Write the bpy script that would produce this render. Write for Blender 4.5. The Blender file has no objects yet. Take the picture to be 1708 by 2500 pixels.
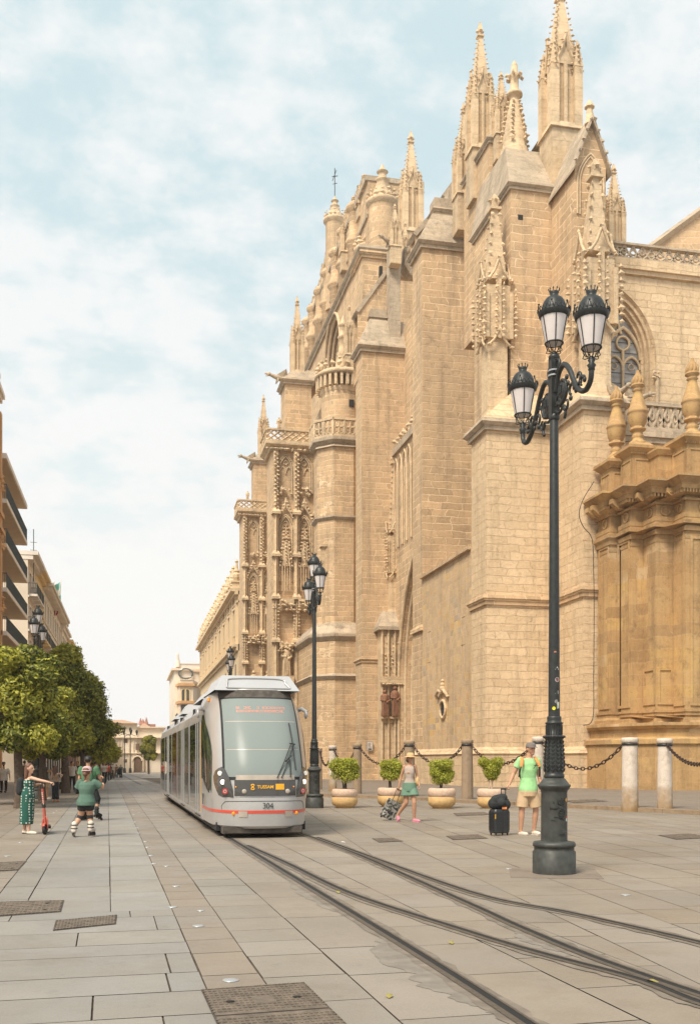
import bpy, bmesh, math, random
import numpy as np
from mathutils import Vector, Matrix, noise
from mathutils.geometry import tessellate_polygon
R = math.radians
PI = math.pi
random.seed(7)
rng = np.random.default_rng(11)
scene = bpy.context.scene
COL = scene.collection

# ------------------------------------------------------------------ camera
F, VX, HY, HC = 2450.0, 854.0, 1857.0, 1.6
YAW = math.atan(536 / 2450)
CA, SA = math.cos(YAW), math.sin(YAW)
cd = bpy.data.cameras.new('camera')
cam = bpy.data.objects.new('camera', cd)
COL.objects.link(cam)
cam.location = (0, 0, HC)
cam.rotation_euler = (PI / 2, 0, -YAW)
cd.sensor_fit = 'HORIZONTAL'
cd.sensor_width = 36
cd.lens = F / 1708 * 36
cd.shift_y = (HY - 1250) / 1708
cd.clip_end = 3000
cd.clip_start = 0.05
scene.camera = cam

# ------------------------------------------------------------------ world and sun
SUN_EL, SUN_AZ = R(52), R(226)      # azimuth clockwise from +Y
w = bpy.data.worlds.new('World')
scene.world = w
w.use_nodes = True
nt = w.node_tree
nt.nodes.clear()
N = nt.nodes.new
L = nt.links.new
out = N('ShaderNodeOutputWorld')
bg = N('ShaderNodeBackground')
bg.inputs['Strength'].default_value = 0.1
sky = N('ShaderNodeTexSky')
sky.sky_type = 'NISHITA'
sky.sun_disc = False
sky.sun_elevation = SUN_EL
sky.sun_rotation = SUN_AZ
sky.air_density = 1.0
sky.dust_density = 2.5
sky.ozone_density = 2.0
tc = N('ShaderNodeTexCoord')
sep = N('ShaderNodeSeparateXYZ')
L(tc.outputs['Generated'], sep.inputs[0])
zc = N('ShaderNodeMath'); zc.operation = 'MAXIMUM'; zc.inputs[1].default_value = 0.0
L(sep.outputs['Z'], zc.inputs[0])
za = N('ShaderNodeMath'); za.operation = 'ADD'; za.inputs[1].default_value = 0.22
L(zc.outputs[0], za.inputs[0])
dx = N('ShaderNodeMath'); dx.operation = 'DIVIDE'
dy = N('ShaderNodeMath'); dy.operation = 'DIVIDE'
L(sep.outputs['X'], dx.inputs[0]); L(za.outputs[0], dx.inputs[1])
L(sep.outputs['Y'], dy.inputs[0]); L(za.outputs[0], dy.inputs[1])
cmb = N('ShaderNodeCombineXYZ')
L(dx.outputs[0], cmb.inputs[0]); L(dy.outputs[0], cmb.inputs[1])
n1 = N('ShaderNodeTexNoise')
n1.inputs['Scale'].default_value = 2.6
n1.inputs['Detail'].default_value = 9
n1.inputs['Roughness'].default_value = 0.6
n1.inputs['Distortion'].default_value = 0.15
L(cmb.outputs[0], n1.inputs['Vector'])
n2 = N('ShaderNodeTexNoise')
n2.inputs['Scale'].default_value = 9.0
n2.inputs['Detail'].default_value = 8
n2.inputs['Roughness'].default_value = 0.6
L(cmb.outputs[0], n2.inputs['Vector'])
mx = N('ShaderNodeMath'); mx.operation = 'MULTIPLY_ADD'; mx.inputs[1].default_value = 0.75
L(n2.outputs['Fac'], mx.inputs[0]); L(n1.outputs['Fac'], mx.inputs[2])
hz = N('ShaderNodeMapRange')        # towards the horizon the cloud sheet closes
hz.inputs['From Min'].default_value = 0.0
hz.inputs['From Max'].default_value = 0.52
hz.inputs['To Min'].default_value = 0.25
hz.inputs['To Max'].default_value = 0.0
L(zc.outputs[0], hz.inputs['Value'])
ad = N('ShaderNodeMath'); ad.operation = 'ADD'
L(mx.outputs[0], ad.inputs[0]); L(hz.outputs[0], ad.inputs[1])
cr = N('ShaderNodeMapRange')
cr.interpolation_type = 'SMOOTHSTEP'
cr.inputs['From Min'].default_value = 0.76
cr.inputs['From Max'].default_value = 1.04
L(ad.outputs[0], cr.inputs['Value'])
base = N('ShaderNodeMix'); base.data_type = 'RGBA'
base.inputs['Factor'].default_value = 0.88
base.inputs['B'].default_value = (5.3, 6.6, 6.85, 1)
L(sky.outputs[0], base.inputs['A'])
mixc = N('ShaderNodeMix'); mixc.data_type = 'RGBA'
mixc.inputs['B'].default_value = (7.0, 7.2, 7.25, 1)
L(cr.outputs[0], mixc.inputs['Factor'])
L(base.outputs['Result'], mixc.inputs['A'])
hm = N('ShaderNodeMapRange'); hm.interpolation_type = 'SMOOTHSTEP'
hm.inputs['From Min'].default_value = 0.0; hm.inputs['From Max'].default_value = 0.50; hm.inputs['To Min'].default_value = 1.0; hm.inputs['To Max'].default_value = 0.0
L(zc.outputs[0], hm.inputs['Value'])
mh = N('ShaderNodeMix'); mh.data_type = 'RGBA'; mh.inputs['B'].default_value = (8.0, 7.9, 7.7, 1)
L(hm.outputs[0], mh.inputs['Factor']); L(mixc.outputs['Result'], mh.inputs['A']); L(mh.outputs['Result'], bg.inputs['Color'])
L(bg.outputs[0], out.inputs[0])
sd = bpy.data.lights.new('sun', 'SUN')
sd.energy = 3.9
sd.angle = R(20)
sd.color = (1.0, 0.90, 0.76)
sun = bpy.data.objects.new('sun', sd)
COL.objects.link(sun)
sv = Vector((math.sin(SUN_AZ) * math.cos(SUN_EL), math.cos(SUN_AZ) * math.cos(SUN_EL), math.sin(SUN_EL)))
sun.rotation_euler = sv.to_track_quat('Z', 'Y').to_euler()
sun.location = sv * 50
scene.view_settings.view_transform = 'Standard'
scene.view_settings.look = 'None'
scene.view_settings.exposure = 0.4
scene.view_settings.gamma = 1
scene.cycles.max_bounces = 6
scene.cycles.use_denoising = True

# ------------------------------------------------------------------ measuring: photo pixel -> world
def uu(x): return (x - VX) / F
def G(x, y, Z=0.0):
    d = F * (HC - Z) / (y - HY); u = uu(x)
    return d * (u * CA + SA), d * (CA - u * SA)
def DY(x, Y): return Y / (CA - uu(x) * SA)              # depth on a plane Y = const
def DX(x, X): return X / (uu(x) * CA + SA)              # depth on a plane X = const
def SX(x, Y): return DY(x, Y) * (uu(x) * CA + SA)       # X of image column x on plane Y
def WY(x, X): return DX(x, X) * (CA - uu(x) * SA)       # Y of image column x on plane X
def ZZ(y, d): return HC + (HY - y) * d / F
def P3(x, y, d):
    u = uu(x)
    return Vector((d * (u * CA + SA), d * (CA - u * SA), ZZ(y, d)))
def depth(X, Y): return X * SA + Y * CA
def zat(y, X, Y): return ZZ(y, depth(X, Y))

# ------------------------------------------------------------------ tags and objects
def tag(o, label=None, cat=None, group=None, kind=None):
    if label: o['label'] = label
    if cat: o['category'] = cat
    if group: o['group'] = group
    if kind: o['kind'] = kind
    return o
def empty(name, loc=(0, 0, 0), rz=0.0, label=None, cat=None, group=None):
    o = bpy.data.objects.new(name, None)
    COL.objects.link(o)
    o.location = loc
    o.rotation_euler = (0, 0, rz)
    o.empty_display_size = 0.2
    return tag(o, label, cat, group)
def link(name, me, parent=None, mat=None):
    o = bpy.data.objects.new(name, me)
    COL.objects.link(o)
    if parent: o.parent = parent
    if mat and not me.materials: me.materials.append(mat)
    return o
def kids(o): return list(o.children)
def copy_tree(o, parent=None):
    c = o.copy(); COL.objects.link(c); c.parent = parent
    for ch in kids(o): copy_tree(ch, c)
    return c

class MB:
    """collects shapes, builds them as ONE mesh object"""
    def __init__(s): s.v = []; s.f = []; s.sm = []
    def add(s, vs, fs, smooth=False):
        n = len(s.v); s.v.extend([tuple(p) for p in vs])
        s.f.extend([tuple(i + n for i in f) for f in fs]); s.sm.extend([smooth] * len(fs))
    def box(s, x0, x1, y0, y1, z0, z1):
        if x1 < x0: x0, x1 = x1, x0
        if y1 < y0: y0, y1 = y1, y0
        vs = [(x0, y0, z0), (x1, y0, z0), (x1, y1, z0), (x0, y1, z0), (x0, y0, z1), (x1, y0, z1), (x1, y1, z1), (x0, y1, z1)]
        s.add(vs, [(0, 3, 2, 1), (4, 5, 6, 7), (0, 1, 5, 4), (1, 2, 6, 5), (2, 3, 7, 6), (3, 0, 4, 7)])
    def taper(s, a, b, z0, z1):     # a, b = (x0,x1,y0,y1) bottom and top
        vs = [(a[0], a[2], z0), (a[1], a[2], z0), (a[1], a[3], z0), (a[0], a[3], z0), (b[0], b[2], z1), (b[1], b[2], z1), (b[1], b[3], z1), (b[0], b[3], z1)]
        s.add(vs, [(0, 3, 2, 1), (4, 5, 6, 7), (0, 1, 5, 4), (1, 2, 6, 5), (2, 3, 7, 6), (3, 0, 4, 7)])
    def prism(s, poly, z0, z1, poly2=None):
        n = len(poly); q = poly2 or poly
        vs = [(p[0], p[1], z0) for p in poly] + [(p[0], p[1], z1) for p in q]
        fs = [tuple(reversed(range(n))), tuple(range(n, 2 * n))] + [(i, (i + 1) % n, n + (i + 1) % n, n + i) for i in range(n)]
        s.add(vs, fs)
    def lathe(s, prof, c=(0, 0, 0), seg=24, smooth=True, rot=0.0, a0=0.0, a1=2 * PI, sq=None):
        full = abs(a1 - a0 - 2 * PI) < 1e-6
        m = seg if full else seg + 1
        vs = []
        for r, z in prof:
            for i in range(m):
                t = a0 + (a1 - a0) * i / seg + rot
                vs.append((c[0] + r * math.cos(t), c[1] + r * math.sin(t), c[2] + z))
        fs = []
        for j in range(len(prof) - 1):
            for i in range(seg):
                k = (i + 1) % m
                fs.append((j * m + i, j * m + k, (j + 1) * m + k, (j + 1) * m + i))
        s.add(vs, fs, smooth)
        if full:
            if prof[0][0] > 1e-4: s.add([vs[i] for i in range(m)], [tuple(reversed(range(m)))])
            if prof[-1][0] > 1e-4:
                b = (len(prof) - 1) * m
                s.add([vs[b + i] for i in range(m)], [tuple(range(m))])
    def tube(s, pts, r, seg=8, closed=False, smooth=True, flat=1.0):
        pts = [Vector(p) for p in pts]; n = len(pts)
        rs = r if isinstance(r, (list, tuple)) else [r] * n
        vs = []; up = None
        for i in range(n):
            if closed: t = pts[(i + 1) % n] - pts[i - 1]
            else: t = pts[min(i + 1, n - 1)] - pts[max(i - 1, 0)]
            if t.length < 1e-9: t = Vector((0, 0, 1))
            t.normalize()
            if up is None:
                up = t.cross(Vector((0, 0, 1)))
                if up.length < 0.1: up = t.cross(Vector((1, 0, 0)))
            up = (up - t * up.dot(t)).normalized()
            b = t.cross(up)
            for k in range(seg):
                a = 2 * PI * k / seg
                vs.append(pts[i] + (up * math.cos(a) + b * math.sin(a) * flat) * rs[i])
        fs = []
        for i in range(n if closed else n - 1):
            j = (i + 1) % n
            for k in range(seg):
                l = (k + 1) % seg
                fs.append((i * seg + k, i * seg + l, j * seg + l, j * seg + k))
        s.add(vs, fs, smooth)
        if not closed:
            s.add(vs[:seg], [tuple(reversed(range(seg)))]); s.add(vs[-seg:], [tuple(range(seg))])
    def ball(s, c, r, seg=10, ring=6, rx=1, ry=1, rz=1):
        vs = []; fs = []
        for j in range(ring + 1):
            p = PI * j / ring
            for i in range(seg):
                a = 2 * PI * i / seg
                vs.append((c[0] + r * rx * math.sin(p) * math.cos(a), c[1] + r * ry * math.sin(p) * math.sin(a), c[2] - r * rz * math.cos(p)))
        for j in range(ring):
            for i in range(seg):
                k = (i + 1) % seg
                fs.append((j * seg + i, j * seg + k, (j + 1) * seg + k, (j + 1) * seg + i))
        s.add(vs, fs, True)
    def lump(s, c, r):      # a rough little carved knob: distorted octahedron
        vs = []
        a = random.uniform(0, PI); ca_, sa_ = math.cos(a), math.sin(a); ex = random.uniform(.7, 1.5); ey = random.uniform(.45, .95)
        for d in ((ex, 0, 0), (0, ey, 0), (-ex, 0, 0), (0, -ey, 0), (.3, 0, 1.2), (-.2, 0, -.8)):
            q = r * random.uniform(0.7, 1.35)
            vs.append((c[0] + (d[0] * ca_ - d[1] * sa_) * q, c[1] + (d[0] * sa_ + d[1] * ca_) * q, c[2] + d[2] * q))
        s.add(vs, [(0, 1, 4), (1, 2, 4), (2, 3, 4), (3, 0, 4), (1, 0, 5), (2, 1, 5), (3, 2, 5), (0, 3, 5)])
    def build(s, name, mat, parent=None):
        me = bpy.data.meshes.new(name)
        me.from_pydata(s.v, [], s.f)
        me.materials.append(mat)
        me.polygons.foreach_set('use_smooth', s.sm)
        me.update()
        return link(name, me, parent)

def catmull(pts, n=8):
    pts = [Vector(p) for p in pts]; o = []
    for i in range(len(pts) - 1):
        p0 = pts[max(i - 1, 0)]; p1 = pts[i]; p2 = pts[i + 1]; p3 = pts[min(i + 2, len(pts) - 1)]
        for k in range(n):
            t = k / n
            o.append(0.5 * ((2 * p1) + (p2 - p0) * t + (2 * p0 - 5 * p1 + 4 * p2 - p3) * t * t + (3 * p1 - p0 - 3 * p2 + p3) * t ** 3))
    o.append(pts[-1]); return o

# ------------------------------------------------------------------ materials
def mat_new(name):
    m = bpy.data.materials.new(name); m.use_nodes = True
    return m, m.node_tree, m.node_tree.nodes['Principled BSDF']
def plain(name, rgb, rough=0.6, metal=0.0, var=0.12, scale=6.0, bump=0.0, spec=0.5, coat=0.0, trans=0.0):
    m, t, b = mat_new(name)
    b.inputs['Roughness'].default_value = rough
    b.inputs['Metallic'].default_value = metal
    b.inputs['Specular IOR Level'].default_value = spec
    b.inputs['Coat Weight'].default_value = coat
    b.inputs['Transmission Weight'].default_value = trans
    tc = t.nodes.new('ShaderNodeTexCoord')
    nz = t.nodes.new('ShaderNodeTexNoise'); nz.inputs['Scale'].default_value = scale; nz.inputs['Detail'].default_value = 6
    t.links.new(tc.outputs['Object'], nz.inputs['Vector'])
    mr = t.nodes.new('ShaderNodeMapRange'); mr.inputs['From Min'].default_value = 0.3; mr.inputs['From Max'].default_value = 0.7
    mr.inputs['To Min'].default_value = 1 - var; mr.inputs['To Max'].default_value = 1 + var
    t.links.new(nz.outputs['Fac'], mr.inputs['Value'])
    mm = t.nodes.new('ShaderNodeVectorMath'); mm.operation = 'SCALE'; mm.inputs[0].default_value = rgb
    t.links.new(mr.outputs[0], mm.inputs['Scale'])
    t.links.new(mm.outputs[0], b.inputs['Base Color'])
    if bump:
        bp = t.nodes.new('ShaderNodeBump'); bp.inputs['Strength'].default_value = bump; bp.inputs['Distance'].default_value = 0.02
        t.links.new(nz.outputs['Fac'], bp.inputs['Height']); t.links.new(bp.outputs[0], b.inputs['Normal'])
    return m

def stone(name, c1, c2, mort, row=0.5, wid=1.15, stain=(0.30, 0.25, 0.19), stain_amt=0.5, patch=None, msize=0.018, bump=0.5, rough_b=0.25, flow=0.6, top=None):
    """coursed ashlar: brick courses run along x+y, so they turn every corner"""
    m, t, b = mat_new(name)
    N = t.nodes.new; L = t.links.new
    b.inputs['Roughness'].default_value = 0.9
    b.inputs['Specular IOR Level'].default_value = 0.15
    tc = N('ShaderNodeTexCoord'); sp = N('ShaderNodeSeparateXYZ'); L(tc.outputs['Object'], sp.inputs[0])
    ad = N('ShaderNodeMath'); L(sp.outputs[0], ad.inputs[0]); L(sp.outputs[1], ad.inputs[1])
    # uneven joints
    nw = N('ShaderNodeTexNoise'); nw.inputs['Scale'].default_value = 1.3; nw.inputs['Detail'].default_value = 4; L(tc.outputs['Object'], nw.inputs['Vector'])
    w1 = N('ShaderNodeMath'); w1.operation = 'MULTIPLY_ADD'; w1.inputs[1].default_value = 0.22; L(nw.outputs['Fac'], w1.inputs[0]); L(sp.outputs[2], w1.inputs[2])
    nu = N('ShaderNodeTexNoise'); nu.inputs['Scale'].default_value = .9; L(tc.outputs['Object'], nu.inputs['Vector']); au = N('ShaderNodeMath'); au.operation = 'MULTIPLY_ADD'; au.inputs[1].default_value = 1.1; L(nu.outputs['Fac'], au.inputs[0]); L(ad.outputs[0], au.inputs[2])
    cb = N('ShaderNodeCombineXYZ'); L(au.outputs[0], cb.inputs[0]); L(w1.outputs[0], cb.inputs[1])
    br = N('ShaderNodeTexBrick')
    br.inputs['Scale'].default_value = 1.0
    br.inputs['Brick Width'].default_value = wid; br.inputs['Row Height'].default_value = row
    br.inputs['Mortar Size'].default_value = msize; br.inputs['Mortar Smooth'].default_value = 0.4
    br.inputs['Bias'].default_value = 0.0; br.offset = 0.45; br.squash = 1.35; br.squash_frequency = 3
    br.inputs['Color1'].default_value = (*c1, 1); br.inputs['Color2'].default_value = (*c2, 1); br.inputs['Mortar'].default_value = (*mort, 1)
    L(cb.outputs[0], br.inputs['Vector'])
    col = br.outputs['Color']
    def mix(a, bcol, fac, mode='MIX'):
        x = N('ShaderNodeMix'); x.data_type = 'RGBA'; x.blend_type = mode
        L(a, x.inputs['A'])
        if isinstance(bcol, tuple): x.inputs['B'].default_value = (*bcol, 1)
        else: L(bcol, x.inputs['B'])
        if isinstance(fac, float): x.inputs['Factor'].default_value = fac
        else: L(fac, x.inputs['Factor'])
        return x.outputs['Result']
    def nz(scale, detail=6, lo=0.45, hi=0.65, amt=1.0, vec=None, rough=0.6):
        n = N('ShaderNodeTexNoise'); n.inputs['Scale'].default_value = scale; n.inputs['Detail'].default_value = detail; n.inputs['Roughness'].default_value = rough
        L(vec or tc.outputs['Object'], n.inputs['Vector'])
        r = N('ShaderNodeMapRange'); r.inputs['From Min'].default_value = lo; r.inputs['From Max'].default_value = hi; r.inputs['To Max'].default_value = amt
        L(n.outputs['Fac'], r.inputs['Value']); return r.outputs[0], n
    if patch:
        # replaced stones: big random cells per block
        sc = N('ShaderNodeVectorMath'); sc.operation = 'MULTIPLY'; sc.inputs[1].default_value = (1 / wid, 1 / row, 1); L(cb.outputs[0], sc.inputs[0])
        fl = N('ShaderNodeVectorMath'); fl.operation = 'FLOOR'; L(sc.outputs[0], fl.inputs[0])
        wn = N('ShaderNodeTexWhiteNoise'); wn.noise_dimensions = '2D'; L(fl.outputs[0], wn.inputs['Vector'])
        rp = N('ShaderNodeValToRGB'); rp.color_ramp.interpolation = 'CONSTANT'
        els = rp.color_ramp.elements; els[0].color = (*c1, 1); els[1].position = 0.35; els[1].color = (*c2, 1)
        for i, pc in enumerate(patch):
            e = els.new(0.5 + 0.45 * i / len(patch)); e.color = (*pc, 1)
        L(wn.outputs['Value'], rp.inputs['Fac'])
        f, _ = nz(0.35, 2, 0.42, 0.55, 0.85)
        mort_keep = N('ShaderNodeMath'); mort_keep.operation = 'SUBTRACT'; mort_keep.inputs[0].default_value = 1.0; L(br.outputs['Fac'], mort_keep.inputs[1])
        f2 = N('ShaderNodeMath'); f2.operation = 'MULTIPLY'; L(f, f2.inputs[0]); L(mort_keep.outputs[0], f2.inputs[1])
        col = mix(col, rp.outputs['Color'], f2.outputs[0])
    f, _ = nz(0.5, 4, 0.5, 0.66, 0.6); col = mix(col, tuple(.5 * (a + s) for a, s in zip(c1, c2)), f)
    # broad tonal drift, grey weathering, fine pitting
    f, _ = nz(0.16, 3, 0.38, 0.66, 0.7); col = mix(col, tuple(0.5 * (a + s) for a, s in zip(c1, stain)), f)
    f, _ = nz(0.55, 8, 0.50, 0.72, stain_amt, rough=0.7); col = mix(col, stain, f)
    st = N('ShaderNodeMapping'); st.inputs['Scale'].default_value = (1.5, 1.5, 0.10); L(tc.outputs['Object'], st.inputs['Vector'])
    f, _ = nz(1.0, 7, 0.50, 0.70, flow, vec=st.outputs[0], rough=.7); col = mix(col, tuple(x * 0.62 for x in stain), f)
    f, n3 = nz(7.0, 8, 0.35, 0.75, 0.28, rough=0.75); col = mix(col, tuple(min(1, x * 1.5) for x in c1), f)
    f, _ = nz(2.2, 8, 0.53, 0.72, 0.6, rough=0.8); col = mix(col, tuple(x * 0.55 for x in c2), f)
    L(col, b.inputs['Base Color'])
    h = N('ShaderNodeMath'); h.operation = 'MULTIPLY_ADD'; h.inputs[1].default_value = -1.0; L(br.outputs['Fac'], h.inputs[0]); L(n3.outputs['Fac'], h.inputs[2])
    n4 = N('ShaderNodeTexNoise'); n4.inputs['Scale'].default_value = 2.5; n4.inputs['Detail'].default_value = 8; L(tc.outputs['Object'], n4.inputs['Vector'])
    h2 = N('ShaderNodeMath'); h2.operation = 'ADD'; L(h.outputs[0], h2.inputs[0]); L(n4.outputs['Fac'], h2.inputs[1])
    bp = N('ShaderNodeBump'); bp.inputs['Strength'].default_value = bump; bp.inputs['Distance'].default_value = 0.06
    L(h2.outputs[0], bp.inputs['Height']); L(bp.outputs[0], b.inputs['Normal'])
    return m

M = {}
M['stone'] = stone('ashlar stone', (0.64, 0.445, 0.262), (0.41, 0.285, 0.17), (0.80, 0.61, 0.40), stain=(0.30, 0.23, 0.16), stain_amt=0.65, msize=0.036)
M['stone_pale'] = stone('pale eroded stone', (0.73, 0.54, 0.345), (0.60, 0.43, 0.265), (0.55, 0.39, 0.24), row=0.46, wid=1.0, stain=(0.42, 0.31, 0.195), stain_amt=0.5, msize=0.02, bump=0.8)
M['stone_patch'] = stone('patched stone', (0.60, 0.43, 0.26), (0.48, 0.34, 0.205), (0.68, 0.51, 0.33), row=0.42, wid=0.75, stain=(0.38, 0.28, 0.18), stain_amt=0.3, msize=0.014,
                         patch=[(0.62, 0.40, 0.13), (0.33, 0.27, 0.20), (0.58, 0.33, 0.12), (0.44, 0.37, 0.29), (0.70, 0.50, 0.22)])
M['stone_carved'] = stone('carved stone', (0.72, 0.54, 0.345), (0.56, 0.405, 0.25), (0.76, 0.58, 0.39), row=0.55, wid=1.6, stain=(0.34, 0.26, 0.18), stain_amt=0.8, msize=0.01, bump=0.8)
M['stone_dark'] = stone('lichen dark coping stone', (0.54, 0.43, 0.31), (0.36, 0.29, 0.21), (0.68, 0.56, 0.42), row=0.42, wid=0.9, stain=(0.24, 0.20, 0.15), stain_amt=0.8, msize=0.015, bump=0.8)
M['stone_gold'] = stone('golden classical stone', (0.50, 0.315, 0.145), (0.36, 0.22, 0.10), (0.62, 0.44, 0.24), row=0.62, wid=1.2, stain=(0.25, 0.165, 0.09), stain_amt=0.75, msize=0.01, bump=0.3,
                        patch=[(0.56, 0.37, 0.17), (0.36, 0.24, 0.13), (0.62, 0.47, 0.29), (0.60, 0.40, 0.16)])
M['stone_north'] = stone('cream facade stone', (0.70, 0.54, 0.35), (0.64, 0.49, 0.31), (0.56, 0.42, 0.27), row=0.7, wid=1.6, stain=(0.50, 0.38, 0.24), stain_amt=0.3, msize=0.012, bump=0.2)
M['iron'] = plain('dark green cast iron', (0.024, 0.026, 0.025), 0.45, 0.2, 0.3, 14, 0.15)
M['iron_base'] = plain('worn iron base', (0.05, 0.052, 0.047), 0.55, 0.2, 0.35, 9, 0.2)
M['dark'] = plain('dark opening shade', (0.02, 0.018, 0.015), 0.9)  # near-black colour stands for the shade inside holes and openings
M['glass_dark'] = plain('dark leaded glass', (0.30, 0.28, 0.26), 0.35, 0.0, 0.4, 3)
M['rail_steel'] = plain('worn rail steel', (0.13, 0.115, 0.10), 0.45, 0.6, 0.25, 30)
M['patch'] = plain('pale poured concrete', (0.20, 0.172, 0.144), 0.9, 0, 0.2, 5, 0.4)
M['groove'] = plain('rail groove', (0.012, 0.011, 0.010), 0.9)
M['grout'] = plain('dirty concrete', (0.165, 0.135, 0.107), 0.9, 0, 0.3, 5, 0.4)
M['trunk'] = plain('bark', (0.10, 0.07, 0.048), 0.9, 0, 0.35, 12, 0.6)

# ================================================================== GROUND
def gz(Y): return -0.0068 * max(0.0, Y - 48.0)
ux = uu(262); FX, FY = ux * CA + SA, CA - ux * SA
_n = math.hypot(FX, FY); FX /= _n; FY /= _n
def PQ(p, q): return (p * FX + q * FY, p * FY - q * FX)

def ground_mat():
    m, t, b = mat_new('granite paving')
    N = t.nodes.new; L = t.links.new
    b.inputs['Roughness'].default_value = 0.62
    b.inputs['Specular IOR Level'].default_value = 0.35
    at = N('ShaderNodeAttribute'); at.attribute_name = 'slab'
    tc = N('ShaderNodeTexCoord')
    def nz(sc, lo, hi, a, bb, det=7, ro=0.65):
        n = N('ShaderNodeTexNoise'); n.inputs['Scale'].default_value = sc; n.inputs['Detail'].default_value = det; n.inputs['Roughness'].default_value = ro
        L(tc.outputs['Object'], n.inputs['Vector'])
        r = N('ShaderNodeMapRange'); r.inputs['From Min'].default_value = lo; r.inputs['From Max'].default_value = hi
        r.inputs['To Min'].default_value = a; r.inputs['To Max'].default_value = bb; L(n.outputs['Fac'], r.inputs['Value']); return r.outputs[0], n
    a1, _ = nz(0.45, 0.35, 0.68, 1.07, 0.88, 5)
    a2, n2 = nz(60, 0.3, 0.7, 0.90, 1.10, 4)
    a3, _ = nz(2.6, 0.56, 0.74, 1.0, 0.80, 9, 0.75)
    m1 = N('ShaderNodeMath'); m1.operation = 'MULTIPLY'; L(a1, m1.inputs[0]); L(a2, m1.inputs[1])
    m2 = N('ShaderNodeMath'); m2.operation = 'MULTIPLY'; L(m1.outputs[0], m2.inputs[0]); L(a3, m2.inputs[1])
    sc = N('ShaderNodeVectorMath'); sc.operation = 'SCALE'; L(at.outputs['Color'], sc.inputs[0]); L(m2.outputs[0], sc.inputs['Scale'])
    # brown grime in drifts
    g, _ = nz(0.8, 0.52, 0.7, 0.0, 0.38, 8, 0.7)
    mx = N('ShaderNodeMix'); mx.data_type = 'RGBA'; L(g, mx.inputs['Factor']); L(sc.outputs[0], mx.inputs['A']); mx.inputs['B'].default_value = (0.165, 0.125, 0.092, 1)
    L(mx.outputs['Result'], b.inputs['Base Color'])
    r, _ = nz(1.2, 0.35, 0.65, 0.42, 0.75); L(r, b.inputs['Roughness'])
    bp = N('ShaderNodeBump'); bp.inputs['Strength'].default_value = 0.12; bp.inputs['Distance'].default_value = 0.01
    L(n2.outputs['Fac'], bp.inputs['Height']); L(bp.outputs[0], b.inputs['Normal'])
    return m
M['paving'] = ground_mat()
M['joint'] = plain('dirt in the joints', (0.085, 0.066, 0.050), 0.95, 0, 0.4, 4)

# ground sheet reaching the horizon
mb = MB()
ys = [-8, 48, 80, 120, 180, 260, 400, 455]
for i in range(len(ys) - 1):
    a, b = ys[i], ys[i + 1]
    mb.add([(-145, a, gz(a) - .014), (145, a, gz(a) - .014), (145, b, gz(b) - .014), (-145, b, gz(b) - .014)], [(0, 1, 2, 3)])
tag(mb.build('ground', M['joint']), kind='structure')

SV, SF, SC = [], [], []
def clip(poly, nx, ny, c):          # keep nx*x+ny*y >= c
    o = []
    for i in range(len(poly)):
        a = poly[i]; b = poly[(i + 1) % len(poly)]
        da = nx * a[0] + ny * a[1] - c; db = nx * b[0] + ny * b[1] - c
        if da >= 0: o.append(a)
        if (da >= 0) != (db >= 0):
            s = da / (da - db); o.append((a[0] + (b[0] - a[0]) * s, a[1] + (b[1] - a[1]) * s))
    return o
def slab(poly, base, dz=0.0):
    n = len(SV)
    v = random.uniform(0.94, 1.06); w = random.uniform(-0.005, 0.005)
    c = (base[0] * v * 1.03 + w, base[1] * v, base[2] * v * .95 - w)
    for p in poly: SV.append((p[0], p[1], gz(p[1]) + dz))
    SF.append(tuple(range(n, n + len(poly)))); SC.append(c)
BLUE = (0.236, 0.224, 0.210); BEIGE = (0.242, 0.212, 0.182); WARM = (0.226, 0.194, 0.164)
J = 0.006
def band(q0, q1, p0, p1, lmin, lmax, base, along=True, fr=PQ, clips=()):
    """one strip of slabs; along=True: strip runs with p"""
    a, e = (p0, p1) if along else (q0, q1)
    while a < e - 1e-3:
        J = random.choice((.003, .005, .006, .009))
        l = random.uniform(lmin, lmax)
        b = min(a + l, e)
        if e - b < 0.2: b = e
        if along: c = [(a + J, q0 + J), (a + J, q1 - J), (b - J, q1 - J), (b - J, q0 + J)]
        else: c = [(p0 + J, a + J), (p0 + J, b - J), (p1 - J, b - J), (p1 - J, a + J)]
        poly = [fr(*x) for x in c]
        for cl in clips: poly = clip(poly, *cl)
        if len(poly) > 2: slab(poly[::-1], base)
        a = b
p = 2.5
row = [0.62, 0.78, 0.5, 0.70, 0.85, 0.42, 0.66]
i = 0
while p < 10.9:
    q = min(p + row[i % 7], 10.9); i += 1
    band(-9, 0.675, p, q, 0.8, 1.75, BLUE, along=False)
    p = q
for q0, q1 in ((-16, -14.9), (-14.9, -13.8), (-13.8, -12.6), (-12.6, -11.4), (-11.4, -10.2), (-10.2, -9), (-9, -7.8), (-7.8, -6.7), (-6.7, -5.6), (-5.6, -4.6), (-4.6, -3.7), (-3.7, -2.9), (-2.9, -2.15), (-2.15, -1.26)):
    band(q0, q1, 10.9, 120, 0.9, 2.2, WARM if q1 < -2 else BEIGE)
band(-1.26, -0.88, 10.9, 120, 1.0, 2.0, BLUE)
band(-0.88, 0.035, 10.9, 120, 1.2, 2.4, BLUE)
band(0.035, 0.675, 10.9, 120, 0.9, 2.2, (0.247, 0.236, 0.220))
band(0.675, 1.105, 2.5, 120, 0.5, 0.9, WARM)
band(1.105, 1.74, 2.5, 120, 0.6, 1.1, (0.238, 0.215, 0.190))
band(1.74, 2.49, 2.5, 120, 0.9, 1.8, (0.240, 0.213, 0.186))
band(2.49, 3.2, 2.5, 120, 0.7, 1.6, BEIGE)
band(3.2, 4.0, 2.5, 120, 0.7, 1.6, BEIGE)
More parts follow.
